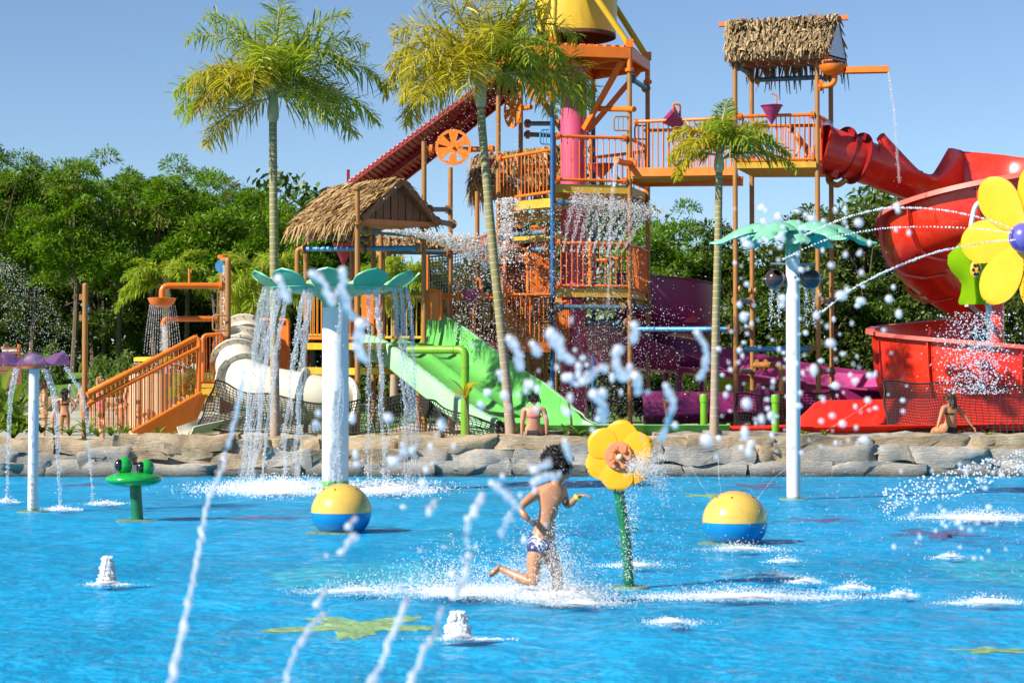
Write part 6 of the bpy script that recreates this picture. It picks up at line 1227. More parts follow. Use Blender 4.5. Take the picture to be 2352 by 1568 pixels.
# lime acrylic panel on a white hook pipe
Y7 = 24.5; ac = thing('acrylic_leaf_panel', 'translucent lime green acrylic panel left of the giant flower', 'pool toy', P(2232, 700, Y7))
lf = [(720, 770), (640, 850), (572, 920), (568, 990), (600, 1050), (650, 1105), (680, 1150), (672, 1220), (652, 1285), (662, 1310)]; rf = [(745, 765), (790, 830), (850, 900), (900, 960), (890, 1010), (860, 1060), (845, 1130), (860, 1200), (885, 1270), (872, 1305)]
cv = lambda q: (2009.7+.293*q[0], 315.8+.293*q[1]); rows = []
for (a, b) in zip(lf, rf): a, b = cv(a), cv(b); rows.append([P(a[0]+(b[0]-a[0])*f, a[1]+(b[1]-a[1])*f, Y7+.10*math.cos(f*3.1)-.25*math.sin(f*3.14)) for f in (0, .15, .3, .45, .6, .75, .9, 1)])
solid_sheet(rows, .012).build('panel', M['acryliclime'], ac, ang=60)
MB().ball(P(2242, 619, Y7-.3), (.075, .03, .11), 16, 10).build('spot_plate', M['petal'], ac)
for a in range(6): p = P(2242+7*math.cos(a*1.047), 619+11*math.sin(a*1.047), Y7-.33); MB().ball(p, (.018, .012, .022), 8, 6).build('spot', M['black'], ac)
MB().tube(fillet([P(2225, 560, Y7+.1), P(2233, 500, Y7+.1), P(2243, 462, Y7+.1), P(2300, 455, Y7+.3), P(2392, 470, Y7+.4), P(2400, 1100, Y7+.4)], .2), .03, 12).build('hook_pipe', M['white'], ac)
# ---------------------------------------------------------------- people
def body_mesh(J, E, name, mat, parent, lev=2, extra=None):
    """one skin over a joint skeleton; J: list of (pos, radius or (rx, ry)), E: edges"""
    me = bpy.data.meshes.new(name); me.from_pydata([tuple(p) for p, r in J], E, []); o = bpy.data.objects.new(name, me); COL.objects.link(o)
    m = o.modifiers.new('skin', 'SKIN'); m.use_smooth_shade = True; sd = me.skin_vertices[0].data
    for i, (p, r) in enumerate(J): sd[i].radius = r if isinstance(r, tuple) else (r, r)
    sd[0].use_root = True; s = o.modifiers.new('sub', 'SUBSURF'); s.levels = lev; s.render_levels = lev
    dg = bpy.context.evaluated_depsgraph_get(); m2 = bpy.data.meshes.new_from_object(o.evaluated_get(dg)); bpy.data.objects.remove(o)
    mb = MB(); mb.add([v.co.copy() for v in m2.vertices], [tuple(p.vertices) for p in m2.polygons])
    if extra: extra(mb)
    return mb.build(name, mat, parent, ang=80)
def head_shape(mb, c, r, look, up=Vector((0, 0, 1))):
    """a skull with brow, nose, mouth, chin and ears; look = facing direction"""
    look = Vector(look).normalized(); x = look.cross(up).normalized(); z = x.cross(look); rot = Matrix((x, look, z)).transposed()
    def sh(d, q):
        f = max(0, d.y); k = 1-.16*max(0, -d.z)*(1-.5*f); q = Vector((q.x*k, q.y, q.z))
        q.y += r*(.20*math.exp(-((d.x/.14)**2+((d.z+.12)/.16)**2))*f-.07*math.exp(-(((abs(d.x)-.33)/.14)**2+((d.z-.1)/.1)**2))*f+.06*math.exp(-((d.x/.2)**2+((d.z+.48)/.08)**2))*f+.07*math.exp(-((d.x/.22)**2+((d.z+.78)/.14)**2))*f)
        return q
    mb.ball(c, (r*.80, r*.94, r*1.1), 24, 20, rot, sh)
    for s in (-1, 1): mb.ball(c+x*s*r*.8-z*r*.08, (r*.09, r*.17, r*.25), 10, 8, rot)
def hand(mb, w_, d, palm_n, s, curl=35, side=1):
    """palm, four unequal bent fingers and a thumb from the palm's side"""
    d = Vector(d).normalized(); n = Vector(palm_n); n = (n-d*n.dot(d)).normalized(); x = d.cross(n)*side; rot = Matrix((x, d, n)).transposed()
    mb.ball(w_+d*s*.45, (s*.40, s*.55, s*.16), 12, 8, rot)
    for k, (o, L) in enumerate(((-.29, .78), (-.1, .92), (.1, .86), (.28, .66))):
        p = w_+d*s*.82+x*s*o; pts = [p-d*s*.15]; dd = (d+x*o*.35).normalized()
        for j in range(3): pts.append(pts[-1]+dd*s*L*(.5, .36, .26)[j]*1.05); dd = (dd*math.cos(R(curl))+n*math.sin(R(curl))).normalized()
        mb.tube(pts, [s*.115, s*.11, s*.1, s*.075], 8)
    t = w_+d*s*.25-x*s*.3; mb.tube([t, t-x*s*.3+d*s*.28, t-x*s*.38+d*s*.6+n*s*.1], [s*.14, s*.12, s*.085], 8)
def foot(mb, a, d, s):
    d = Vector(d).normalized(); rot = Vector((0, 1, 0)).rotation_difference(d).to_matrix(); mb.ball(a+d*s*.35, (s*.26, s*.62, s*.2), 12, 8, rot)
    for k in range(5): mb.ball(a+d*s*(.9-.05*k)+rot @ Vector(((k-2)*s*.1, 0, -.04*s)), (s*.06, s*.12, s*.06), 8, 6, rot)
def curls(c, r, look, n, rs, ln, back=True, drop=0.0, wid=.03, up=.0):
    """hair cap plus locks"""
    mb = MB(); look = Vector(look).normalized(); x = look.cross(Vector((0, 0, 1))).normalized(); rot = Matrix((x, look, Vector((0, 0, 1)))).transposed()
    mb.ball(c-look*r*.10+Vector((0, 0, r*.16)), (r*.92, r*1.0, r*1.08), 20, 14, rot, lambda d, q: q*(1+.05*mnoise.noise(d*5)) if (d.y < .55 or d.z > .55) and d.z > -.65 else q*.8)
    for k in range(n):
        d = Vector((rs.gauss(0, 1), rs.gauss(-.5, .8), rs.gauss(.5, .7))).normalized()
        if d.y > .5 and d.z < .5 or d.z < -.5: continue
        q = c-look*r*.1+rot @ Vector((d.x*r*.92, d.y*r, d.z*r*1.05+r*.15)); t = rot @ d; pts = [q]
        for j in range(4): t = (t*.75+Vector((rs.gauss(0, .4), rs.gauss(0, .4), rs.gauss(-drop, .35)))).normalized(); pts.append(pts[-1]+t*ln*.28)
        mb.tube(pts, [wid*r, wid*r*1.1, wid*r, wid*r*.8, wid*r*.3], 5)
    return mb
# --- the running boy
Yb_ = 17.3; q = lambda u, v, dy=0: P(u, v, Yb_+dy); sB = PX(Yb_)
boy = thing('person', 'running boy with wet dark curls in navy and white patterned swim trunks', 'person', q(1275, 1385))
J = [(q(1239, 1243), (.098, .082)), (q(1252, 1208), (.088, .07)), (q(1262, 1165, -.02), (.102, .074)), (q(1268, 1130, -.03), (.098, .066)), (q(1277, 1111, -.04), .044), (q(1285, 1088, -.05), .042),
     (q(1237, 1130, -.05), .047), (q(1212, 1148, -.12), .036), (q(1193, 1167, -.16), .031), (q(1206, 1184, -.22), .026), (q(1217, 1197, -.20), .021),
     (q(1293, 1127, .02), .047), (q(1297, 1147, .06), .035), (q(1304, 1163, .05), .031), (q(1318, 1149, -.05), .027), (q(1331, 1136, -.1), .020),
     (q(1231, 1262, -.06), .078), (q(1226, 1300, -.08), .063), (q(1228, 1338, -.1), .048), (q(1195, 1326, -.04), .046), (q(1160, 1310, .02), .028), (q(1146, 1303, .03), .029),
     (q(1255, 1262, .07), .078), (q(1272, 1295, .05), .062), (q(1281, 1325, .0), .046), (q(1280, 1348, .05), .045), (q(1277, 1370, .12), .029), (q(1279, 1380, .12), .03)]
J = [(p, tuple(k*1.13 for k in r) if isinstance(r, tuple) else r*1.13) for p, r in J]
E = [(0, 1), (1, 2), (2, 3), (3, 4), (4, 5), (3, 6), (6, 7), (7, 8), (8, 9), (9, 10), (3, 11), (11, 12), (12, 13), (13, 14), (14, 15), (0, 16), (16, 17), (17, 18), (18, 19), (19, 20), (20, 21), (0, 22), (22, 23), (23, 24), (24, 25), (25, 26), (26, 27)]
hB = q(1290, 1074, -.05); lk = Vector((.86, .35, -.12))
def ex(mb):
    head_shape(mb, hB, .108, lk); hand(mb, q(1331, 1136, -.1), q(1352, 1138, -.12)-q(1331, 1136, -.1), (0, -.1, -1), .066, 24, 1); hand(mb, q(1217, 1197, -.20), q(1230, 1204, -.16)-q(1217, 1197, -.20), (.2, .9, .2), .062, 30, -1)
    foot(mb, q(1146, 1303, .03), q(1117, 1330, .0)-q(1146, 1303, .03), .115); foot(mb, q(1279, 1380, .12), (.8, .3, -.1), .115)
body_mesh(J, E, 'body', M['skin'], boy, 2, ex)
J2 = [(q(1239, 1243), (.119, .102)), (q(1248, 1219), (.108, .089)), (q(1231, 1258, -.06), .098), (q(1228, 1276, -.07), .088), (q(1255, 1258, .07), .098), (q(1261, 1277, .06), .087)]
body_mesh(J2, [(0, 1), (0, 2), (2, 3), (0, 4), (4, 5)], 'swim_trunks', M['trunkswim'], boy)
curls(hB+Vector((-.015, 0, .02)), .112, lk, 330, random.Random(4), .062, wid=.11, drop=.1).build('hair', M['hair'], boy)
wv = (q(1331, 1136, -.1)-q(1318, 1149, -.05)).normalized(); MB().lathe([(.027, -.012), (.03, -.012), (.03, .012), (.027, .012)], q(1327, 1140, -.085), wv, 18).build('wristband', M['wristband'], boy)
for s in (-1, 1):
    x = lk.cross(Vector((0, 0, 1))).normalized(); MB().ball(hB+lk.normalized()*.093+x*s*.036+Vector((0, 0, .012)), (.013, .013, .008), 8, 6).build('eye', M['black'], boy)
# --- other people: a standing or sitting figure from one builder
def figure(label, base, h, face, skin='skin', arms=((.17, .02, .47), (.17, .02, .47)), seat=False, hair='hair', hairlen=.0, top=None, bottom=None, topw=.06, suit=None, lean=0, knees=.0, girth=1.1):
    """base: place of the feet (or the seat), h: standing height, face: azimuth of view in degrees"""
    base = Vector(base); f = Vector((math.cos(R(face)), math.sin(R(face)), 0)); x = f.cross(Vector((0, 0, 1))); pv = .0 if seat else .52
    def W(a, b, c): return base+(x*a+f*(b+lean*max(0, c-pv-.02))+Vector((0, 0, c)))*h
    t = thing('person', label, 'person', base); o = -.46 if seat else 0
    g_ = girth; P_ = [((0, 0, .53), (.088*g_, .068*g_)), ((0, .0, .60), (.070*g_, .056*g_)), ((0, -.005, .70), (.080*g_, .056*g_)), ((0, -.005, .795), (.080*g_, .046)), ((0, 0, .835), .032), ((0, .01, .88), .032)]
    J = [(W(a, b, c+o), tuple(k*h for k in r) if isinstance(r, tuple) else r*h) for (a, b, c), r in P_]; E = [(0, 1), (1, 2), (2, 3), (3, 4), (4, 5)]
    for s, (hx, hy, hz) in zip((-1, 1), arms):
        i = len(J); sh_ = Vector((s*(.108+.07*(g_-1)), 0, .80+o)); hd = Vector((s*hx, hy, hz+o)); el = (sh_+hd)/2; dist = (hd-sh_).length; bend = math.sqrt(max(0, .165**2-(dist/2)**2)) if dist < .33 else .01; el += Vector((s*.75, -.55, -.1)).normalized()*bend
        J += [(W(*sh_), .036*h*g_), (W(*((sh_+el)/2)), .031*h*g_), (W(*el), .026*h*g_), (W(*((el+hd)/2)), .023*h), (W(*hd), .016*h)]; E += [(3, i), (i, i+1), (i+1, i+2), (i+2, i+3), (i+3, i+4)]
    hands = [J[10][0], J[15][0]]; elb = [J[8][0], J[13][0]]
    for s in (-1, 1):
        i = len(J)
        if seat: L = [(s*.06, .02, .51+o, .07), (s*.075, .14, .50+o, .062), (s*.08, .26, .48+o, .044), (s*.08, .27, .34+o, .042), (s*.08, .26, .20+o, .026), (s*.08, .28, .17+o, .026)]
        else: L = [(s*.052, .0, .49, .066), (s*.058, .01, .38, .056), (s*.06, .02+knees, .28, .038), (s*.06, -.01+knees*.6, .19, .038), (s*.06, 0, .07, .023), (s*.06, .02, .035, .026)]
        J += [(W(a, b, c), r*h) for a, b, c, r in L]; E += [(0, i)]+[(i+k, i+k+1) for k in range(5)]
    hc = W(0, .018, .93+o)
    def ex(mb):
        head_shape(mb, hc, .066*h, f)
        for k in (0, 1): hand(mb, hands[k], hands[k]-elb[k], f*.3-x*(1 if k else -1), .045*h, 22, 1 if k else -1)
        for s in (-1, 1): foot(mb, W(s*.06 if not seat else s*.08, .02 if not seat else .28, .03 if not seat else .165+o), f if not seat else f+Vector((0, 0, -.3)), .085*h)
    body_mesh(J, E, 'body', M[skin], t, 2 if h > 1 else 1, ex)
    k = 1.1
    if bottom: body_mesh([(J[0][0], (.097*h*g_, .078*h*g_)), (W(0, 0, .565+o), (.078*h*g_, .064*h*g_)), (W(-.055, .005, .485+o), .072*h), (W(-.058, .008, .43+o if not seat else .49+o), .064*h), (W(.055, .005, .485+o), .072*h), (W(.058, .008, .43+o if not seat else .49+o), .064*h)], [(0, 1), (0, 2), (2, 3), (0, 4), (4, 5)], 'swim_bottom', M[bottom], t)
    if top:
        mb = MB(); rows = []
        for dz, k2 in ((-.5, .985), (-.3, 1.03), (0, 1.06), (.3, 1.03), (.5, .985)):
            rows.append([W(.079*girth*k2*math.cos(q*.2618), -.005+.0595*girth*k2*math.sin(q*.2618), .712+o+dz*topw) for q in range(24)])
        mb.grid(rows, True).build('swim_top', M[top], t)
    if suit: body_mesh([(W(0, -.002, .60+o), (.075*h, .061*h)), (W(0, -.003, .70+o), (.088*h, .064*h)), (W(0, -.003, .77+o), (.086*h, .055*h)), (J[0][0], (.096*h, .076*h))], [(0, 1), (1, 2), (0, 3)], 'swimsuit', M[suit], t)
    if hair:
        r = .066*h; rs = random.Random(len(label)); mb = curls(hc, r, f, 60, rs, r*.9, wid=.09, drop=.5)
        for j in range(int(70*hairlen*4)):
            a = rs.uniform(-1.25, 1.25); st_ = hc-f*r*.8*math.cos(a)+x*r*.85*math.sin(a)+Vector((0, 0, rs.uniform(-.3, .4)*r)); pts = [st_]; ll = hairlen*h*rs.uniform(.7, 1.1)
            for m in range(5): pts.append(pts[-1]+Vector((rs.gauss(0, .12), rs.gauss(0, .12), -1)).normalized()*ll/5-f*(.018*h if m < 2 else 0))
            mb.tube(pts, [r*.10, r*.13, r*.13, r*.11, r*.09, r*.03], 5)
        mb.build('hair', M[hair], t)
    return t, W, hc, f, x
Yw = 44.35; b = P(1226, 1004, Yw); b.z = .82
t, W, hc, f, x = figure('woman with short black hair in floral bikini sitting on the pool wall, back turned', b, 1.74, 82, 'skin2', ((.155, .0, .47), (.16, .03, .48)), True, 'hair', 0, 'floral', 'swimblack', .034, girth=1.22)
for s in (-1, 1): MB().tube([W(s*.06, -.055, .30-.03), W(s*.068, -.048, .33), W(s*.05, -.01, .37)], .009, 6).build('strap', M['floral'], t)
b = P(2183, 994, 45.6); b.z = .88
t, W, hc, f, x = figure('woman with long curly brown hair in black bikini sitting on the ledge at right', b, 1.68, 118, 'skin', ((.31, -.10, .53), (.31, -.10, .53)), True, 'hairbrown', .16, 'swimblack', 'swimblack', .022)
MB().beam(hc+f*.1+x*.09, hc+f*.1-x*.09, .02, .035).build('sunglasses', M['black'], t)
def on(u, v, Y):
    p = P(u, v, Y); return p
figure('woman with long dark hair in black bikini seen from behind in the wading pool', on(148, 1012, 61), 1.58, 95, 'skin', ((.14, .10, .58), (.14, .10, .58)), False, 'hair', .17, 'swimblack', 'swimblack', .045)
figure('woman with hair bun in blue floral swimsuit at the fountain post', on(100, 1010, 60), 1.72, 20, 'skin2', ((.13, .1, .60), (.16, .03, .5)), False, 'hairbrown', .0, None, None, suit='trunkswim')
figure('bearded man in navy and red shorts behind the ochre post', on(193, 1004, 60), 1.80, 30, 'skin', ((.20, .06, .58), (.17, .05, .5)), False, 'hairbrown', 0, None, 'redband')
t, W, hc, f, x = figure('woman in pink bikini and navy cap with blond ponytail behind the stair', on(230, 990, 61), 1.66, 25, 'skin2', ((.16, .04, .48), (.18, .08, .50)), False, 'hairblond', .10, 'swimpink', 'swimpink', .05)
MB().ball(hc+Vector((0, 0, .04)), (.105, .115, .085), 18, 10, None, lambda d, q: q if d.z > -.2 else q*.9).build('cap', M['capnavy'], t); MB().beam(hc+f*.09+Vector((0, 0, .035)), hc+f*.19+Vector((0, 0, .02)), .14, .015).build('cap_brim', M['capnavy'], t)
figure('child with wet black hair low in the wading pool by the stair foot', on(233, 1036, 58.5), 1.12, 40, 'skin2', ((.12, .08, .55), (.12, .08, .55)), False, 'hair', .06, None, None, suit='swimnavy')
t, W, hc, f, x = figure('boy in orange float vest behind the stair balusters', on(278, 1000, 59), 1.08, 60, 'skin', ((.15, .06, .52), (.15, .06, .52)), False, 'hair', .0, None, 'swimblack', suit='swimorange')
figure('man with dark shorts half hidden behind the beige column', on(299, 996, 60), 1.70, 340, 'skin2', ((.16, .05, .5), (.16, .05, .5)), False, 'hair', 0, None, 'swimnavy')
figure('small child in dark swimwear at the stair bottom', on(316, 995, 57.5), .95, 10, 'skin', ((.12, .08, .55), (.12, .08, .55)), False, 'hair', 0, None, 'swimblack')
figure('child in pink swimsuit bending beside the black bikini woman', on(122, 1000, 62.5), 1.2, 350, 'skin2', ((.12, .16, .5), (.12, .16, .5)), False, 'hair', .08, None, None, suit='swimpink', lean=.5)
b = P(872, 775, 51.6); b.z = 3.02
figure('bather standing at the top of the green slide, partly hidden by the dish water', b, 1.65, 190, 'skin', ((.15, .05, .48), (.15, .05, .48)), False, 'hair', 0, None, 'swimblack')
b = P(1205, 640, 54.6); b.z = 4.35
figure('shirtless bather under the upper tower platform behind the falling water', P(1186, 0, 54.6)*0+Vector((P(1186, 600, 54.6).x, 54.6, 4.6)), 1.7, 90, 'skin', ((.16, .05, .5), (.16, .05, .5)), False, 'hair', 0, None, 'swimnavy')
figure('person in dark rash shirt climbing the steep tower stair', Vector((P(1211, 600, 53.6).x, 53.6, 4.2)), 1.6, 70, 'skin', ((.15, .15, .6), (.15, .15, .6)), False, 'hair', 0, None, 'swimnavy', suit='swimnavy')
b = Vector((P(1852, 380, 51.8).x, 51.8, 7.6))
figure('child in teal shirt bending at the start of the red slide', b, 1.1, 182, 'skin2', ((.1, .24, .35), (.1, .24, .35)), False, 'hair', 0, None, 'swimteal', suit='swimteal', lean=.9)
# ---------------------------------------------------------------- falling, flying and foaming water
ICO = None
def ico():
    g = (1+5**.5)/2; v = np.array([(-1, g, 0), (1, g, 0), (-1, -g, 0), (1, -g, 0), (0, -1, g), (0, 1, g), (0, -1, -g), (0, 1, -g), (g, 0, -1), (g, 0, 1), (-g, 0, -1), (-g, 0, 1)], float); v /= np.linalg.norm(v[0])
    f = np.array([(0, 11, 5), (0, 5, 1), (0, 1, 7), (0, 7, 10), (0, 10, 11), (1, 5, 9), (5, 11, 4), (11, 10, 2), (10, 7, 6), (7, 1, 8), (3, 9, 4), (3, 4, 2), (3, 2, 6), (3, 6, 8), (3, 8, 9), (4, 9, 5), (2, 4, 11), (6, 2, 10), (8, 6, 7), (9, 8, 1)]); return v, f
OCT = (np.array([(1, 0, 0), (-1, 0, 0), (0, 1, 0), (0, -1, 0), (0, 0, 1), (0, 0, -1)], float), np.array([(0, 2, 4), (2, 1, 4), (1, 3, 4), (3, 0, 4), (2, 0, 5), (1, 2, 5), (3, 1, 5), (0, 3, 5)]))
def ico2():
    v, f = ico(); v = list(map(tuple, v)); mid = {}; nf = []
    def m(a, b):
        k = (min(a, b), max(a, b))
        if k not in mid: q = (np.array(v[a])+np.array(v[b])); q /= np.linalg.norm(q); mid[k] = len(v); v.append(tuple(q))
        return mid[k]
    for a, b, c in f: x, y, z = m(a, b), m(b, c), m(c, a); nf += [(a, x, z), (x, b, y), (z, y, c), (x, y, z)]
    return np.array(v), np.array(nf)
ICO1, ICO2 = ico(), ico2()
def drops(name, pts, rad, label, mat='spray', base=OCT, stretch=None, cat='water', top=True):
    pts = np.asarray(pts, float); rad = np.asarray(rad, float); bv, bf = base; n = len(pts); k = len(bv)
    s = np.ones((n, 3)) if stretch is None else np.asarray(stretch, float)
    V = (pts[:, None, :]+bv[None]*(rad[:, None]*s)[:, None, :]).reshape(-1, 3); F = (bf[None]+(np.arange(n)*k)[:, None, None]).reshape(-1, 3)
    o = npmesh(name, V, F, M[mat], smooth=base is not OCT, kind='stuff'); tag(o, label, cat); return o
rg = np.random.default_rng(21)
def PV(u, v, Y): return np.array([list(P(a, b, c)) for a, b, c in zip(u, v, Y)])
# streams pouring from the green dish: each a wavering rope of water
def stream_mb(mb, a, b, r0, r1, seed, sag=.0, wob=.02, n=34, out=None):
    a = Vector(a); b = Vector(b); pts = []; rr = []
    for i in range(n+1):
        f = i/n; p = a.lerp(b, f); p.z = a.z+(b.z-a.z)*(f**1.55 if sag else f); k = wob*(.3+f)
        p += Vector((mnoise.noise(Vector((f*9, seed, 0)))*k, mnoise.noise(Vector((f*9, seed, 5)))*k, 0))*2; pts.append(p); rr.append((r0+(r1-r0)*f)*(1+.55*mnoise.noise(Vector((f*26, seed*3, 2)))))
    mb.tube(pts, rr, 8)
    return pts
sl_ = [(612, 553, .075), (630, 566, .05), (645, 580, .08), (668, 598, .045), (702, 648, .05), (716, 672, .075), (781, 776, .028), (846, 848, .026), (862, 884, .06), (905, 934, .045), (918, 948, .05), (934, 962, .04)]
pts_all = []
for k, (u0, u1, r) in enumerate(sl_):
    yy = DY-1.05 if 640 < u0 < 900 else DY-.55
    mb = MB(); pts_all.append(stream_mb(mb, P(u0, 664, yy), P(u1, 1112, yy), r, r*.42, k+3.3, 1, .035, 46)); side = 'left' if u0 < 740 else ('centre' if u0 < 800 else 'right')
    mb2 = stream_mb(mb, P(u0+3, 668, yy+.03), P(u1+5, 1100, yy+.03), r*.5, r*.3, k+31.3, 1, .06, 46)
    ords = {'left': ['first', 'second', 'third', 'fourth', 'fifth', 'sixth'], 'right': ['first', 'second', 'third', 'fourth', 'fifth']}
    lab = ('thin water stream running down the front of the thick white post' if side == 'centre' else f"{ords[side][k if side == 'left' else k-7]} water stream from the left, falling {side} of the thick white post")
    o = mb.build('water_stream', M['stream'], None, ang=180); tag(o, lab, 'water', 'streams from the green dish')
P_, R_ = [], []
for pts in pts_all:
    for i, p in enumerate(pts):
        for _ in range(10+i//4): P_.append(np.array(p)+rg.normal(size=3)*np.array([.035, .035, .06])*(.5+i/40)); R_.append(rg.choice([.005, .008, .014], p=[.5, .38, .12])*rg.uniform(.8, 1.2))
drops('water_spray', P_, R_, 'bright droplets around the streams of the green dish fountain')
# smaller streams: purple petals, bowl shower, scoop, spouts, coconuts, mushroom
def named_stream(u0, v0, u1, v1, Y, r0, r1, lab, group=None, seed=1, wob=.02, Y1=None):
    mb = MB(); pts = stream_mb(mb, P(u0, v0, Y), P(u1, v1, Y1 or Y), r0, r1, seed, 1, wob); o = mb.build('water_stream', M['stream'], None, ang=180); tag(o, lab, 'water', group)
    q = [np.array(p)+rg.normal(size=3)*.012*(1+i/12) for i, p in enumerate(pts) for _ in range(3)]; return q
q = []
def arcw(pts, r, lab, seed=0, Y=None, name='water_jet', mat='spray', group=None, jit=.15, r1=None, dens=14, stretch=1.0):
    """a thrown jet as beads of water along a curve"""
    w_ = [np.array(p) for p in spline([P(*p) for p in pts], dens)]; n = len(w_); rr = np.linspace(r, r1 or r, n)*rg.uniform(.6, 1.25, n)
    o = drops(name, np.array(w_)+rg.normal(size=(n, 3))*r*jit, rr, lab, mat, ICO1)
    if group: o['group'] = group
    return o
for (a, lab) in [((38, 846, 16, 1150, .05), 'left stream from the purple petal fountain'), ((104, 848, 138, 1165, .06), 'stream right of the slim white fountain post'), ((150, 843, 214, 1155, .035), 'outer right stream from the purple petal fountain')]:
    u0, v0, u1, v1, r = a; mb = MB(); yy = Y3-.3; mid = P(u0+(u1-u0)*.62, v0+(v1-v0)*.22, yy); pts = spline([P(u0, v0, yy), mid, P(u0+(u1-u0)*.85, v0+(v1-v0)*.6, yy), P(u1, v1, yy)], 12); n = len(pts)
    pts = [p+Vector((mnoise.noise(Vector((i*.5, u0, 0)))*.025, 0, 0)) for i, p in enumerate(pts)]
    mb.tube(pts, [r*(1-.75*i/n)*(1+.5*mnoise.noise(Vector((i*.9, u0, 2)))) for i in range(n)], 8); o = mb.build('water_stream', M['stream'], None, ang=180); tag(o, lab, 'water', 'streams from the purple petal fountain')
    q += [np.array(p)+rg.normal(size=3)*.02 for p in pts for _ in range(5)]
q += named_stream(2040, 168, 2066, 420, 49.8, .05, .03, 'thin water stream falling from the orange scoop spout', seed=5)
q += named_stream(1416, 372, 1402, 520, 51.3, .06, .05, 'white water stream gushing from the orange spout pipe', seed=8); q += named_stream(1402, 520, 1396, 700, 51.2, .04, .03, 'lower part of the gushing stream before the tower railing', seed=9, wob=.05)
q += named_stream(376, 750, 378, 806, 49.7, .07, .09, 'short water stream from the lower orange arm', seed=11)
q += named_stream(2268, 690, 2276, 800, 24.4, .03, .05, 'water running off the lime acrylic panel', seed=12)
for u, du in ((1773, -2), (1786, 3), (1852, -3), (1868, 4)): q += named_stream(u, 662, u+du, 750, Y2, .014, .008, f'{"left" if du < 0 else "right"} thin trickle below the {"left" if u < 1820 else "right"} coconut bucket', 'trickles below the coconut buckets', u, .02)
drops('water_spray', q, rg.uniform(.006, .014, len(q)), 'small droplets around the thin pouring streams')
q = []; rad = []
for k in range(15):           # bowl shower jets
    u0 = 345+k*4.0; u1 = 372+(u0-372)*1.55
    for i in range(46): f = i/46+rg.uniform(0, .02); q.append(P(u0+(u1-u0)*f, 706+112*f**1.3+abs(u0-372)*-.2, 49.6+rg.normal()*.1)); rad.append(rg.uniform(.007, .014))
drops('shower_spray', q, rad, 'thin sparkling jets below the orange shower bowl')
q = []
for k in range(26):
    u0 = 312+k*4.6; s = -1 if u0 < 370 else 1
    for i in range(16): f = i/16; q.append(P(u0+s*10*f**.6, 832+30*f**1.4+rg.normal()*1.0, 61.2+rg.normal()*.2))
drops('shower_spray', q, rg.uniform(.01, .02, len(q)), 'water curtain dropping from the yellow mushroom top')
# mist and spray clouds round the tower
def cloud(n, fn, r0, r1, lab, mat='spray', base=OCT):
    u, v, Y = fn(n); drops('water_spray', PV(u, v, Y), 1.3*rg.uniform(r0, r1, n)*rg.choice([.7, 1, 1.5], n, p=[.5, .38, .12]), lab, mat, base)
def fan(n):
    k = rg.integers(0, 9, n); f = rg.random(n); u0 = 1293+k*17.; v = 580-np.sin(f*math.pi*.62)*(128-4*k)*1.0; u = u0+f*(44+k*7)+rg.normal(size=n)*(1+9*f); return u, v+rg.normal(size=n)*(1+11*f), 51.8+rg.normal(size=n)*.25
cloud(6500, fan, .006, .0115, 'white fan of water jets rising from the tower railing')
cloud(3800, lambda n: (rg.normal(1385, 62, n), 470+rg.random(n)**.8*520, 51.5+rg.normal(size=n)*.8), .006, .013, 'drizzle falling in front of the pink tower core')
cloud(1500, lambda n: (rg.normal(1440, 110, n), 700+rg.random(n)*290, 51.0+rg.normal(size=n)*1.2), .006, .013, 'drizzle in front of the purple slide')
cloud(1300, lambda n: (1150+rg.random(n)*140+0, 470+rg.random(n)*330, 50.9+rg.normal(size=n)*.5), .007, .014, 'droplets raining in front of the orange tower stair')
cloud(900, lambda n: (rg.normal(1165, 12, n), 455+rg.random(n)**1.4*150, 52.3+rg.normal(size=n)*.2), .012, .028, 'white gush beside the left tower pole')
def arc1(n):
    f = rg.random(n)**.8; return 880+f*270+rg.normal(size=n)*3, 530+f*14+f*f*95*rg.random(n)+rg.normal(size=n)*(1+6*f), 49.2+rg.normal(size=n)*.15
cloud(1900, arc1, .012, .022, 'sideways spray shooting right below the thatched hut')
cloud(1200, lambda n: (1040+rg.random(n)*120, 560+rg.random(n)*250, 50.3+rg.normal(size=n)*.4), .009, .018, 'droplets in front of the cargo net')
cloud(600, lambda n: (975+rg.random(n)*220, 200+rg.random(n)*240, 51.5+rg.normal(size=n)*.6), .006, .011, 'fine specks round the orange wheels')
def leftfan(n):
    a = rg.random(n); b = rg.random(n); return 20+a*170*b**.5-30*(1-b), 600+250*b**1.1-30*a*b+rg.normal(size=n)*12, 80+rg.normal(size=n)*.6
cloud(1500, leftfan, .007, .014, 'arching fine spray before the dark left trees')
cloud(1900, lambda n: (rg.normal(2245, 42, n), 715+rg.random(n)**.9*190, 26+rg.normal(size=n)*.6), .004, .010, 'splashing spray below the lime acrylic panel')
cloud(260, lambda n: (524-12+rg.random(n)*6, 610+rg.random(n)*190, 50.0+rg.normal(size=n)*.03), .01, .02, 'water running down between the shower poles')
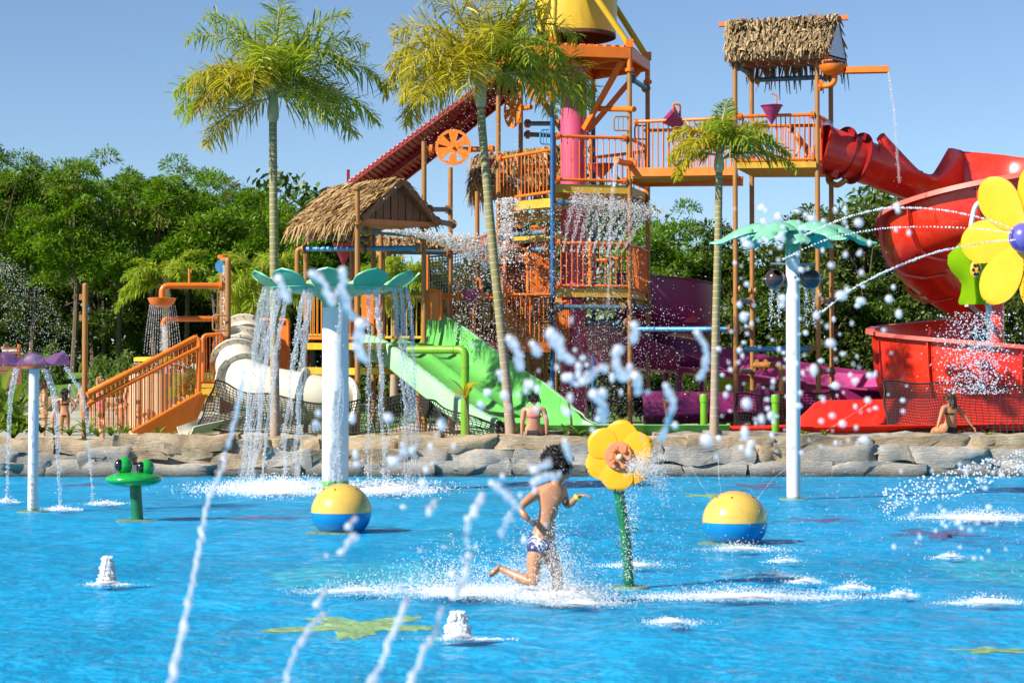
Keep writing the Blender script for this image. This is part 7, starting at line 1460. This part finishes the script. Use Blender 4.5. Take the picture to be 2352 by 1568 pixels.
# thrown jets
J_ = [([(2338, 530, 21.9), (2259, 502, 21.6), (2168, 483, 21.2), (2083, 477, 20.8), (2016, 481, 20.5), (1930, 505, 20.2), (1850, 540, 19.9)], .0135, 'upper beaded jet thrown left by the giant flower'), ([(2330, 536, 21.9), (2238, 525, 21.6), (2106, 521, 21.2), (2010, 527, 20.8), (1900, 550, 20.4), (1800, 595, 20)], .012, 'middle beaded jet thrown left by the giant flower'), ([(2350, 550, 21.9), (2273, 556, 21.6), (2186, 571, 21.2), (2141, 582, 21), (2098, 597, 20.8), (2054, 615, 20.6), (2010, 635, 20.4), (1950, 668, 20.2), (1890, 715, 20)], .013, 'lower beaded jet thrown left by the giant flower')]
for pts, r, lab in J_: arcw(pts, r, lab, group='beaded jets from the giant flower', dens=16)
for k, (pts, lab) in enumerate([([(270, 1110, 28.4), (256, 1070, 28.2), (240, 1035, 28)], 'thin jet spraying up left from the frog'), ([(738, 1118, 26.8), (722, 1085, 26.8), (690, 1060, 26.7)], 'thin jet spraying from the left ball spouter'), ([(1660, 1150, 24.8), (1652, 1100, 24.8), (1650, 1055, 24.7)], 'upright thin jet from the right ball spouter'), ([(1642, 1160, 24.8), (1610, 1110, 24.8), (1585, 1070, 24.7)], 'thin jet thrown left by the right ball spouter'), ([(1740, 1145, 24.8), (1775, 1100, 24.7), (1810, 1072, 24.6), (1870, 1010, 24.5), (1935, 965, 24.4), (1990, 930, 24.3)], 'thin jet thrown right by the right ball spouter')]): arcw(pts, .0055, lab, group='thin jets in the pool', dens=14)
for k, v in enumerate((1045, 1060, 1075, 1088)): arcw([(2360, v-8, 20), (2280, v+12, 20), (2200, v+34+4*k, 20), (2110, v+60, 20), (2030, v+88, 20)], .011, f'{["top", "second", "third", "bottom"][k]} sparkling spray line at the right edge over the water', group='spray lines at right', dens=26, jit=1.6)
# splashes and foam on the pool
def foam_sheet_mat():
    m, t, N, L, b = nodes('streaky_foam'); N.remove(b); at_ = N.new('ShaderNodeAttribute'); at_.attribute_name = 'fade'; tc = N.new('ShaderNodeTexCoord')
    n = N.new('ShaderNodeTexNoise'); n.inputs['Scale'].default_value = 6; n.inputs['Detail'].default_value = 9; n.inputs['Roughness'].default_value = .75; L.new(tc.outputs['Object'], n.inputs['Vector'])
    ad = N.new('ShaderNodeMath'); ad.operation = 'MULTIPLY_ADD'; L.new(at_.outputs['Fac'], ad.inputs[0]); ad.inputs[1].default_value = .75; L.new(n.outputs[0], ad.inputs[2])
    mr = N.new('ShaderNodeMapRange'); mr.inputs[1].default_value = .74; mr.inputs[2].default_value = 1.16; mr.inputs[4].default_value = .92; L.new(ad.outputs[0], mr.inputs[0])
    d = N.new('ShaderNodeBsdfDiffuse'); d.inputs[0].default_value = (.95, .97, .98, 1); tp = N.new('ShaderNodeBsdfTransparent'); ms = N.new('ShaderNodeMixShader'); L.new(mr.outputs[0], ms.inputs[0]); L.new(tp.outputs[0], ms.inputs[1]); L.new(d.outputs[0], ms.inputs[2]); L.new(ms.outputs[0], N['Material Output'].inputs[0])
    bp = N.new('ShaderNodeBump'); bp.inputs['Strength'].default_value = .8; bp.inputs['Distance'].default_value = .05; L.new(n.outputs[0], bp.inputs['Height']); L.new(bp.outputs[0], d.inputs['Normal']); return m
M['foamsheet'] = foam_sheet_mat(); FS = [[], [], []]
def foam_sheet(u, v, wpx, hpx, h=.035):
    c = G(u, v, 0); rx = wpx*.55*PX(c.y); ry = max(.25, abs(G(u, v-hpx*.9, 0).y-G(u, v+hpx*.9, 0).y)/2); nr, na = 9, 40; o = len(FS[0])
    for i in range(nr+1):
        for k in range(na):
            f = i/nr; a = k*2*math.pi/na; x = c.x+rx*f*math.cos(a); y = c.y+ry*f*math.sin(a); fd = (1-f)**1.15
            FS[0].append((x, y, .022+fd*h*(.5+mnoise.noise(Vector((x*4, y*4, 1)))))); FS[2].append(fd)
    FS[1].extend((o+i*na+k, o+i*na+(k+1) % na, o+(i+1)*na+(k+1) % na, o+(i+1)*na+k) for i in range(nr) for k in range(na))
def splash(n, u, v, wpx, hpx, up, Y, lab, r0=.006, r1=.016, flat=.6):
    n = int(n*3.0); r0 *= .45; r1 *= .52; foam_sheet(u, v+hpx*.2, wpx, hpx)
    k = rg.normal(size=n)*.33; a = np.abs(rg.normal(size=n)); uu = u+k*wpx; base = v+rg.normal(size=n)*hpx*.3; hh = np.where(rg.random(n) < flat, rg.random(n)*.12*up, np.abs(rg.normal(size=n))*.45*up*(1-np.minimum(1, np.abs(k)))); g = [G(a_, b_, 0) for a_, b_ in zip(uu, base)]
    pts = np.array([[p.x, p.y, h] for p, h in zip(g, hh*PX(Y))]); drops('splash', pts, rg.uniform(r0, r1, n), lab, 'foam')
splash(3200, 640, 1122, 240, 26, 24, 36.5, 'white churned water left under the green dish', .012, .03)
splash(1900, 890, 1122, 190, 24, 20, 36.5, 'white churned water right under the green dish', .012, .03)
for k, (u, v, w_, h, up) in enumerate([(15, 1152, 40, 4, 12), (140, 1170, 60, 5, 10), (240, 1157, 60, 5, 10)]): splash(260, u, v, w_, h, up, 31, ['foam where the left petal stream lands', 'foam where the stream right of the slim post lands', 'foam where the outer petal stream lands'][k], .01, .022)
for k, (u, v, w_, h, up, n, lab) in enumerate([(1255, 1372, 200, 22, 190, 5200, 'splash round the legs of the running boy'), (1275, 1382, 90, 8, 210, 2200, 'sheet of splash rising before the legs of the boy'), (1060, 1362, 360, 26, 120, 3400, 'trail of splashes behind the running boy'), (820, 1360, 170, 9, 40, 700, 'low foam left behind the running boy'), (1700, 1372, 420, 14, 30, 2600, 'long foamy line right of the sunflower stem'), (1330, 1388, 160, 10, 50, 900, 'splash in front of the running boy'), (1700, 1262, 150, 8, 22, 420, 'foam right below the right ball spouter'), (1770, 1322, 70, 6, 24, 330, 'small splash right of the sunflower'), (1850, 1337, 60, 5, 20, 260, 'small splash in the middle right water'), (1958, 1352, 70, 6, 26, 330, 'pointed small splash at middle right'), (2068, 1368, 60, 6, 24, 280, 'small curling splash at right'), (2265, 1385, 150, 9, 26, 700, 'wide splash near the right frame edge'), (2240, 1190, 210, 16, 26, 1300, 'white spray patch below the right spray lines'), (2180, 1280, 60, 6, 14, 220, 'small foam fleck at right'), (1460, 1300, 120, 8, 20, 420, 'foam behind the sunflower stem'), (1800, 1290, 60, 5, 20, 200, 'tiny splash left of the palm shower reflection'), (1540, 1430, 120, 14, 14, 300, 'sparkles on the water below the foamy line')]):
    Yq = G(u, v, 0).y; splash(n, u, v, w_, h, up, Yq-.15, lab, .0035*Yq/17, .0105*Yq/17)
def bubbler(u, v0, v1, wpx, lab):
    b = G(u, v0, 0); Y = b.y; hh = P(u, v1, Y).z; n = 900; f = rg.random(n); a = rg.uniform(0, 6.28, n); rr = wpx/2*PX(Y)*(1-.55*f**1.5)*np.sqrt(rg.random(n)); mb = MB()
    mb.lathe([(wpx*.5*PX(Y), -.02), (wpx*.40*PX(Y), hh*.12), (wpx*.37*PX(Y), hh*.25), (wpx*.35*PX(Y), hh*.4), (wpx*.32*PX(Y), hh*.55), (wpx*.29*PX(Y), hh*.7), (wpx*.22*PX(Y), hh*.84), (.001, hh*.97)], b, n=20); mb.v = [tuple(Vector(q)+mnoise.noise_vector(Vector(q)*11)*.045+mnoise.noise_vector(Vector(q)*37)*.02) for q in mb.v]; o = mb.build('water_bubbler', M['foam'], None, ang=180); tag(o, lab, 'water jet', 'bubbling floor jets')
    pts = np.stack([b.x+rr*np.cos(a)+rg.normal(size=n)*.008, b.y+rr*np.sin(a), f*hh], 1); drops('splash', pts, rg.uniform(.006, .017, n), lab.replace('jet', 'jet droplets'), 'foam'); splash(260, u, v0+2, wpx*2.2, 4, 6, Y, 'foam ring at the '+lab)
bubbler(246, 1340, 1278, 40, 'white bubbling jet at lower left of the pool'); bubbler(1052, 1465, 1405, 62, 'white bubbling jet right of the yellow floor star')
o = npmesh('foam', FS[0], FS[1], M['foamsheet'], smooth=True, kind='stuff', origin=(0, 0, 0)); tag(o, 'streaky white foam floating on the pool where water lands', 'foam')
at_ = o.data.attributes.new('fade', 'FLOAT', 'POINT'); at_.data.foreach_set('value', np.array(FS[2], dtype=np.float32))
# spray bursting off the sunflower
n = 2200; f = rg.random(n)**.7; a = rg.uniform(-.25, 1.15, n); drops('water_spray', PV(1440+f*95*np.cos(a)+rg.normal(size=n)*6, 1075-f*70*np.sin(a)+90*f*f*rg.random(n)+rg.normal(size=n)*8, Y5-.25+rg.normal(size=n)*.12), rg.uniform(.0025, .0065, n), 'spray bursting off the sunflower face', 'spray')
n = 500; drops('water_spray', PV(1432+rg.random(n)*30+rg.normal(size=n)*8, 1110+rg.random(n)*220, Y5-.1+rg.normal(size=n)*.06), rg.uniform(.003, .008, n), 'water running down the sunflower stem')
n = 1500; drops('water_spray', PV(1150+rg.random(n)*420, 1060+rg.random(n)**.8*300, 16+rg.random(n)*3), rg.uniform(.002, .0055, n), 'fine drops in the air round the running boy')
n = 900; drops('water_spray', PV(1500+rg.random(n)*850, 1080+rg.random(n)*260, 14+rg.random(n)*10), rg.uniform(.002, .006, n), 'fine drops over the right half of the pool')
# big drops close to the camera, thrown up by jets below the frame
def jetrope(pts, r, lab, Y0=5.0, seed=0):
    q = spline([P(u, v, Y0+.3*i) for i, (u, v) in enumerate(pts)], 12); n = len(q); mb = MB(); rr = random.Random(seed)
    pp = [p+Vector((mnoise.noise(Vector((i*.35, seed, 0))), 0, mnoise.noise(Vector((i*.35, seed, 9)))))*r*1.3 for i, p in enumerate(q)]
    mb.tube(pp, [r*(.62+.75*abs(mnoise.noise(Vector((i*.55, seed*3.1, 4))))+(.5 if rr.random() < .12 else 0)) for i in range(n)], 8); o = mb.build('water_jet', M['drop'], None, ang=180); tag(o, lab, 'water jet', 'blurred jets close to the camera')
jetrope([(385, 1600), (405, 1510), (430, 1400), (442, 1335), (458, 1260), (468, 1195), (485, 1130), (512, 1075), (516, 1040)], .0085, 'leftmost blurred white water jet in front of the pool', 4.6, 1)
jetrope([(650, 1590), (672, 1510), (700, 1460)], .007, 'blurred water jet below the yellow floor star, left piece', 4.6, 2)
jetrope([(842, 1590), (880, 1510), (925, 1400), (935, 1375)], .0085, 'blurred water jet crossing the yellow floor star', 4.6, 3); jetrope([(940, 1580), (975, 1490), (1000, 1455), (1015, 1390)], .0085, 'blurred water jet left of the right bubbler', 4.7, 4)
jetrope([(1040, 1370), (1065, 1330), (1080, 1270)], .009, 'blurred upper jet piece left of the running boy', 5.2, 5)
BL = []
def ropes(lst, lab):
    """short twisted lumps of thrown water"""
    for k, (pts, r) in enumerate(lst): jetrope(pts, r, lab[k], 5.2, 40+k)
ropes([([(715, 628), (738, 640), (760, 690), (775, 668)], .0115), ([(790, 618), (788, 668), (800, 712), (812, 728)], .0125), ([(828, 740), (822, 790), (836, 822)], .0135), ([(640, 640), (664, 692)], .010), ([(1170, 775), (1185, 800), (1196, 845)], .011), ([(1268, 760), (1290, 812), (1318, 828)], .013), ([(1225, 790), (1236, 812)], .011), ([(1336, 880), (1370, 850), (1392, 842)], .011), ([(1415, 800), (1420, 850), (1436, 868), (1450, 838)], .013), ([(1458, 862), (1470, 900)], .011), ([(1528, 885), (1545, 930), (1528, 985), (1518, 1010)], .011), ([(1600, 765), (1622, 800), (1618, 845), (1608, 868)], .0105), ([(1365, 905), (1385, 935), (1378, 965)], .012), ([(1460, 745), (1452, 785)], .011), ([(780, 1270), (815, 1232)], .009), ([(728, 1388), (748, 1352)], .008), ([(690, 1480), (712, 1440), (742, 1412)], .0085), ([(560, 850), (552, 905), (540, 960), (522, 1030)], .0075), ([(985, 1180), (998, 1150)], .009), ([(1085, 1180), (1110, 1135)], .0115), ([(1128, 1108), (1160, 1135), (1185, 1160)], .0115), ([(1225, 1110), (1255, 1092), (1280, 1096)], .012), ([(1226, 1082), (1262, 1058)], .0115), ([(1296, 1010), (1310, 1056)], .009), ([(1076, 1190), (1070, 1250)], .008), ([(1172, 1180), (1150, 1230)], .009), ([(800, 1210), (815, 1190)], .008), ([(905, 1060), (930, 1035)], .010)],
 ['blurred lump of water hiding the left rim petal of the dish', 'tall blurred lump of water before the thick white post top', 'blurred drop shaped lump right of the thick white post', 'small blurred lump before the left dish streams', 'blurred twisted lump before the leaning palm', 'blurred lump below the blue tower pole', 'small blurred lump between leaning palm and blue pole', 'blurred lump before the seated woman', 'large blurred hook of water below the tower core', 'blurred lump beside the large hook of water', 'long blurred lump before the purple slide foot', 'long blurred lump before the small palm trunk', 'blurred lump above the middle sunflower', 'small blurred lump high before the tower pole', 'blurred lump over the left ball spouter', 'blurred lump above the yellow floor star', 'blurred lump below the yellow floor star', 'thin blurred strand before the white tube slide', 'small blurred lump between ball spouter and boy', 'blurred lump left of the boy arm', 'blurred slanting lump left of the boy shoulder', 'blurred lump over the boy neck', 'blurred lump over the boy hair', 'narrow blurred lump above the boy head', 'thin blurred lump over the splash behind the boy', 'blurred lump left of the boy trunks', 'small blurred lump above the left ball spouter', 'blurred lump before the rock wall left of the boy'])
for u, v, w_, h, n, r in [(1350, 880, 220, 120, 26, .0085), (1230, 900, 220, 130, 16, .0075), (1080, 1150, 200, 100, 18, .0075), (900, 1010, 160, 90, 16, .0085), (1000, 1290, 160, 70, 12, .0065), (1700, 1010, 120, 90, 8, .0095)]:
    for k in range(n): BL.append((np.array(P(u+rg.normal()*w_*.5, v+rg.normal()*h*.5, 5+rg.random()*1.5)), r*rg.uniform(.5, 1.4)))
BL2 = []
for k in range(210):
    u = 1640+rg.beta(1.6, 2.2)*480; v = 470+rg.random()*570; BL2.append((np.array(P(u, v, 6.2+rg.random()*2.5)), rg.choice([.0045, .008, .0135], p=[.45, .37, .18])*rg.uniform(.8, 1.2)))
for k in range(40): BL2.append((np.array(P(2050+rg.random()*300, 1050+rg.random()*240, 6+rg.random()*2)), rg.uniform(.004, .010)))
def irregular(base):
    return base
for L_, nm in ((BL, 'blurred white drops close to the camera in front of tower and boy'), (BL2, 'round blurred drops close to the camera in front of the palm shower')):
    pts = np.array([p for p, r in L_]); rad = np.array([r for p, r in L_]); st = np.ones((len(rad), 3)); st[:, 2] = rg.uniform(.9, 1.9 if L_ is BL else 1.35, len(rad)); st[:, 0] = rg.uniform(.65, 1.4, len(rad)); drops('water_drops', pts, rad, nm, 'drop', ICO2, st)
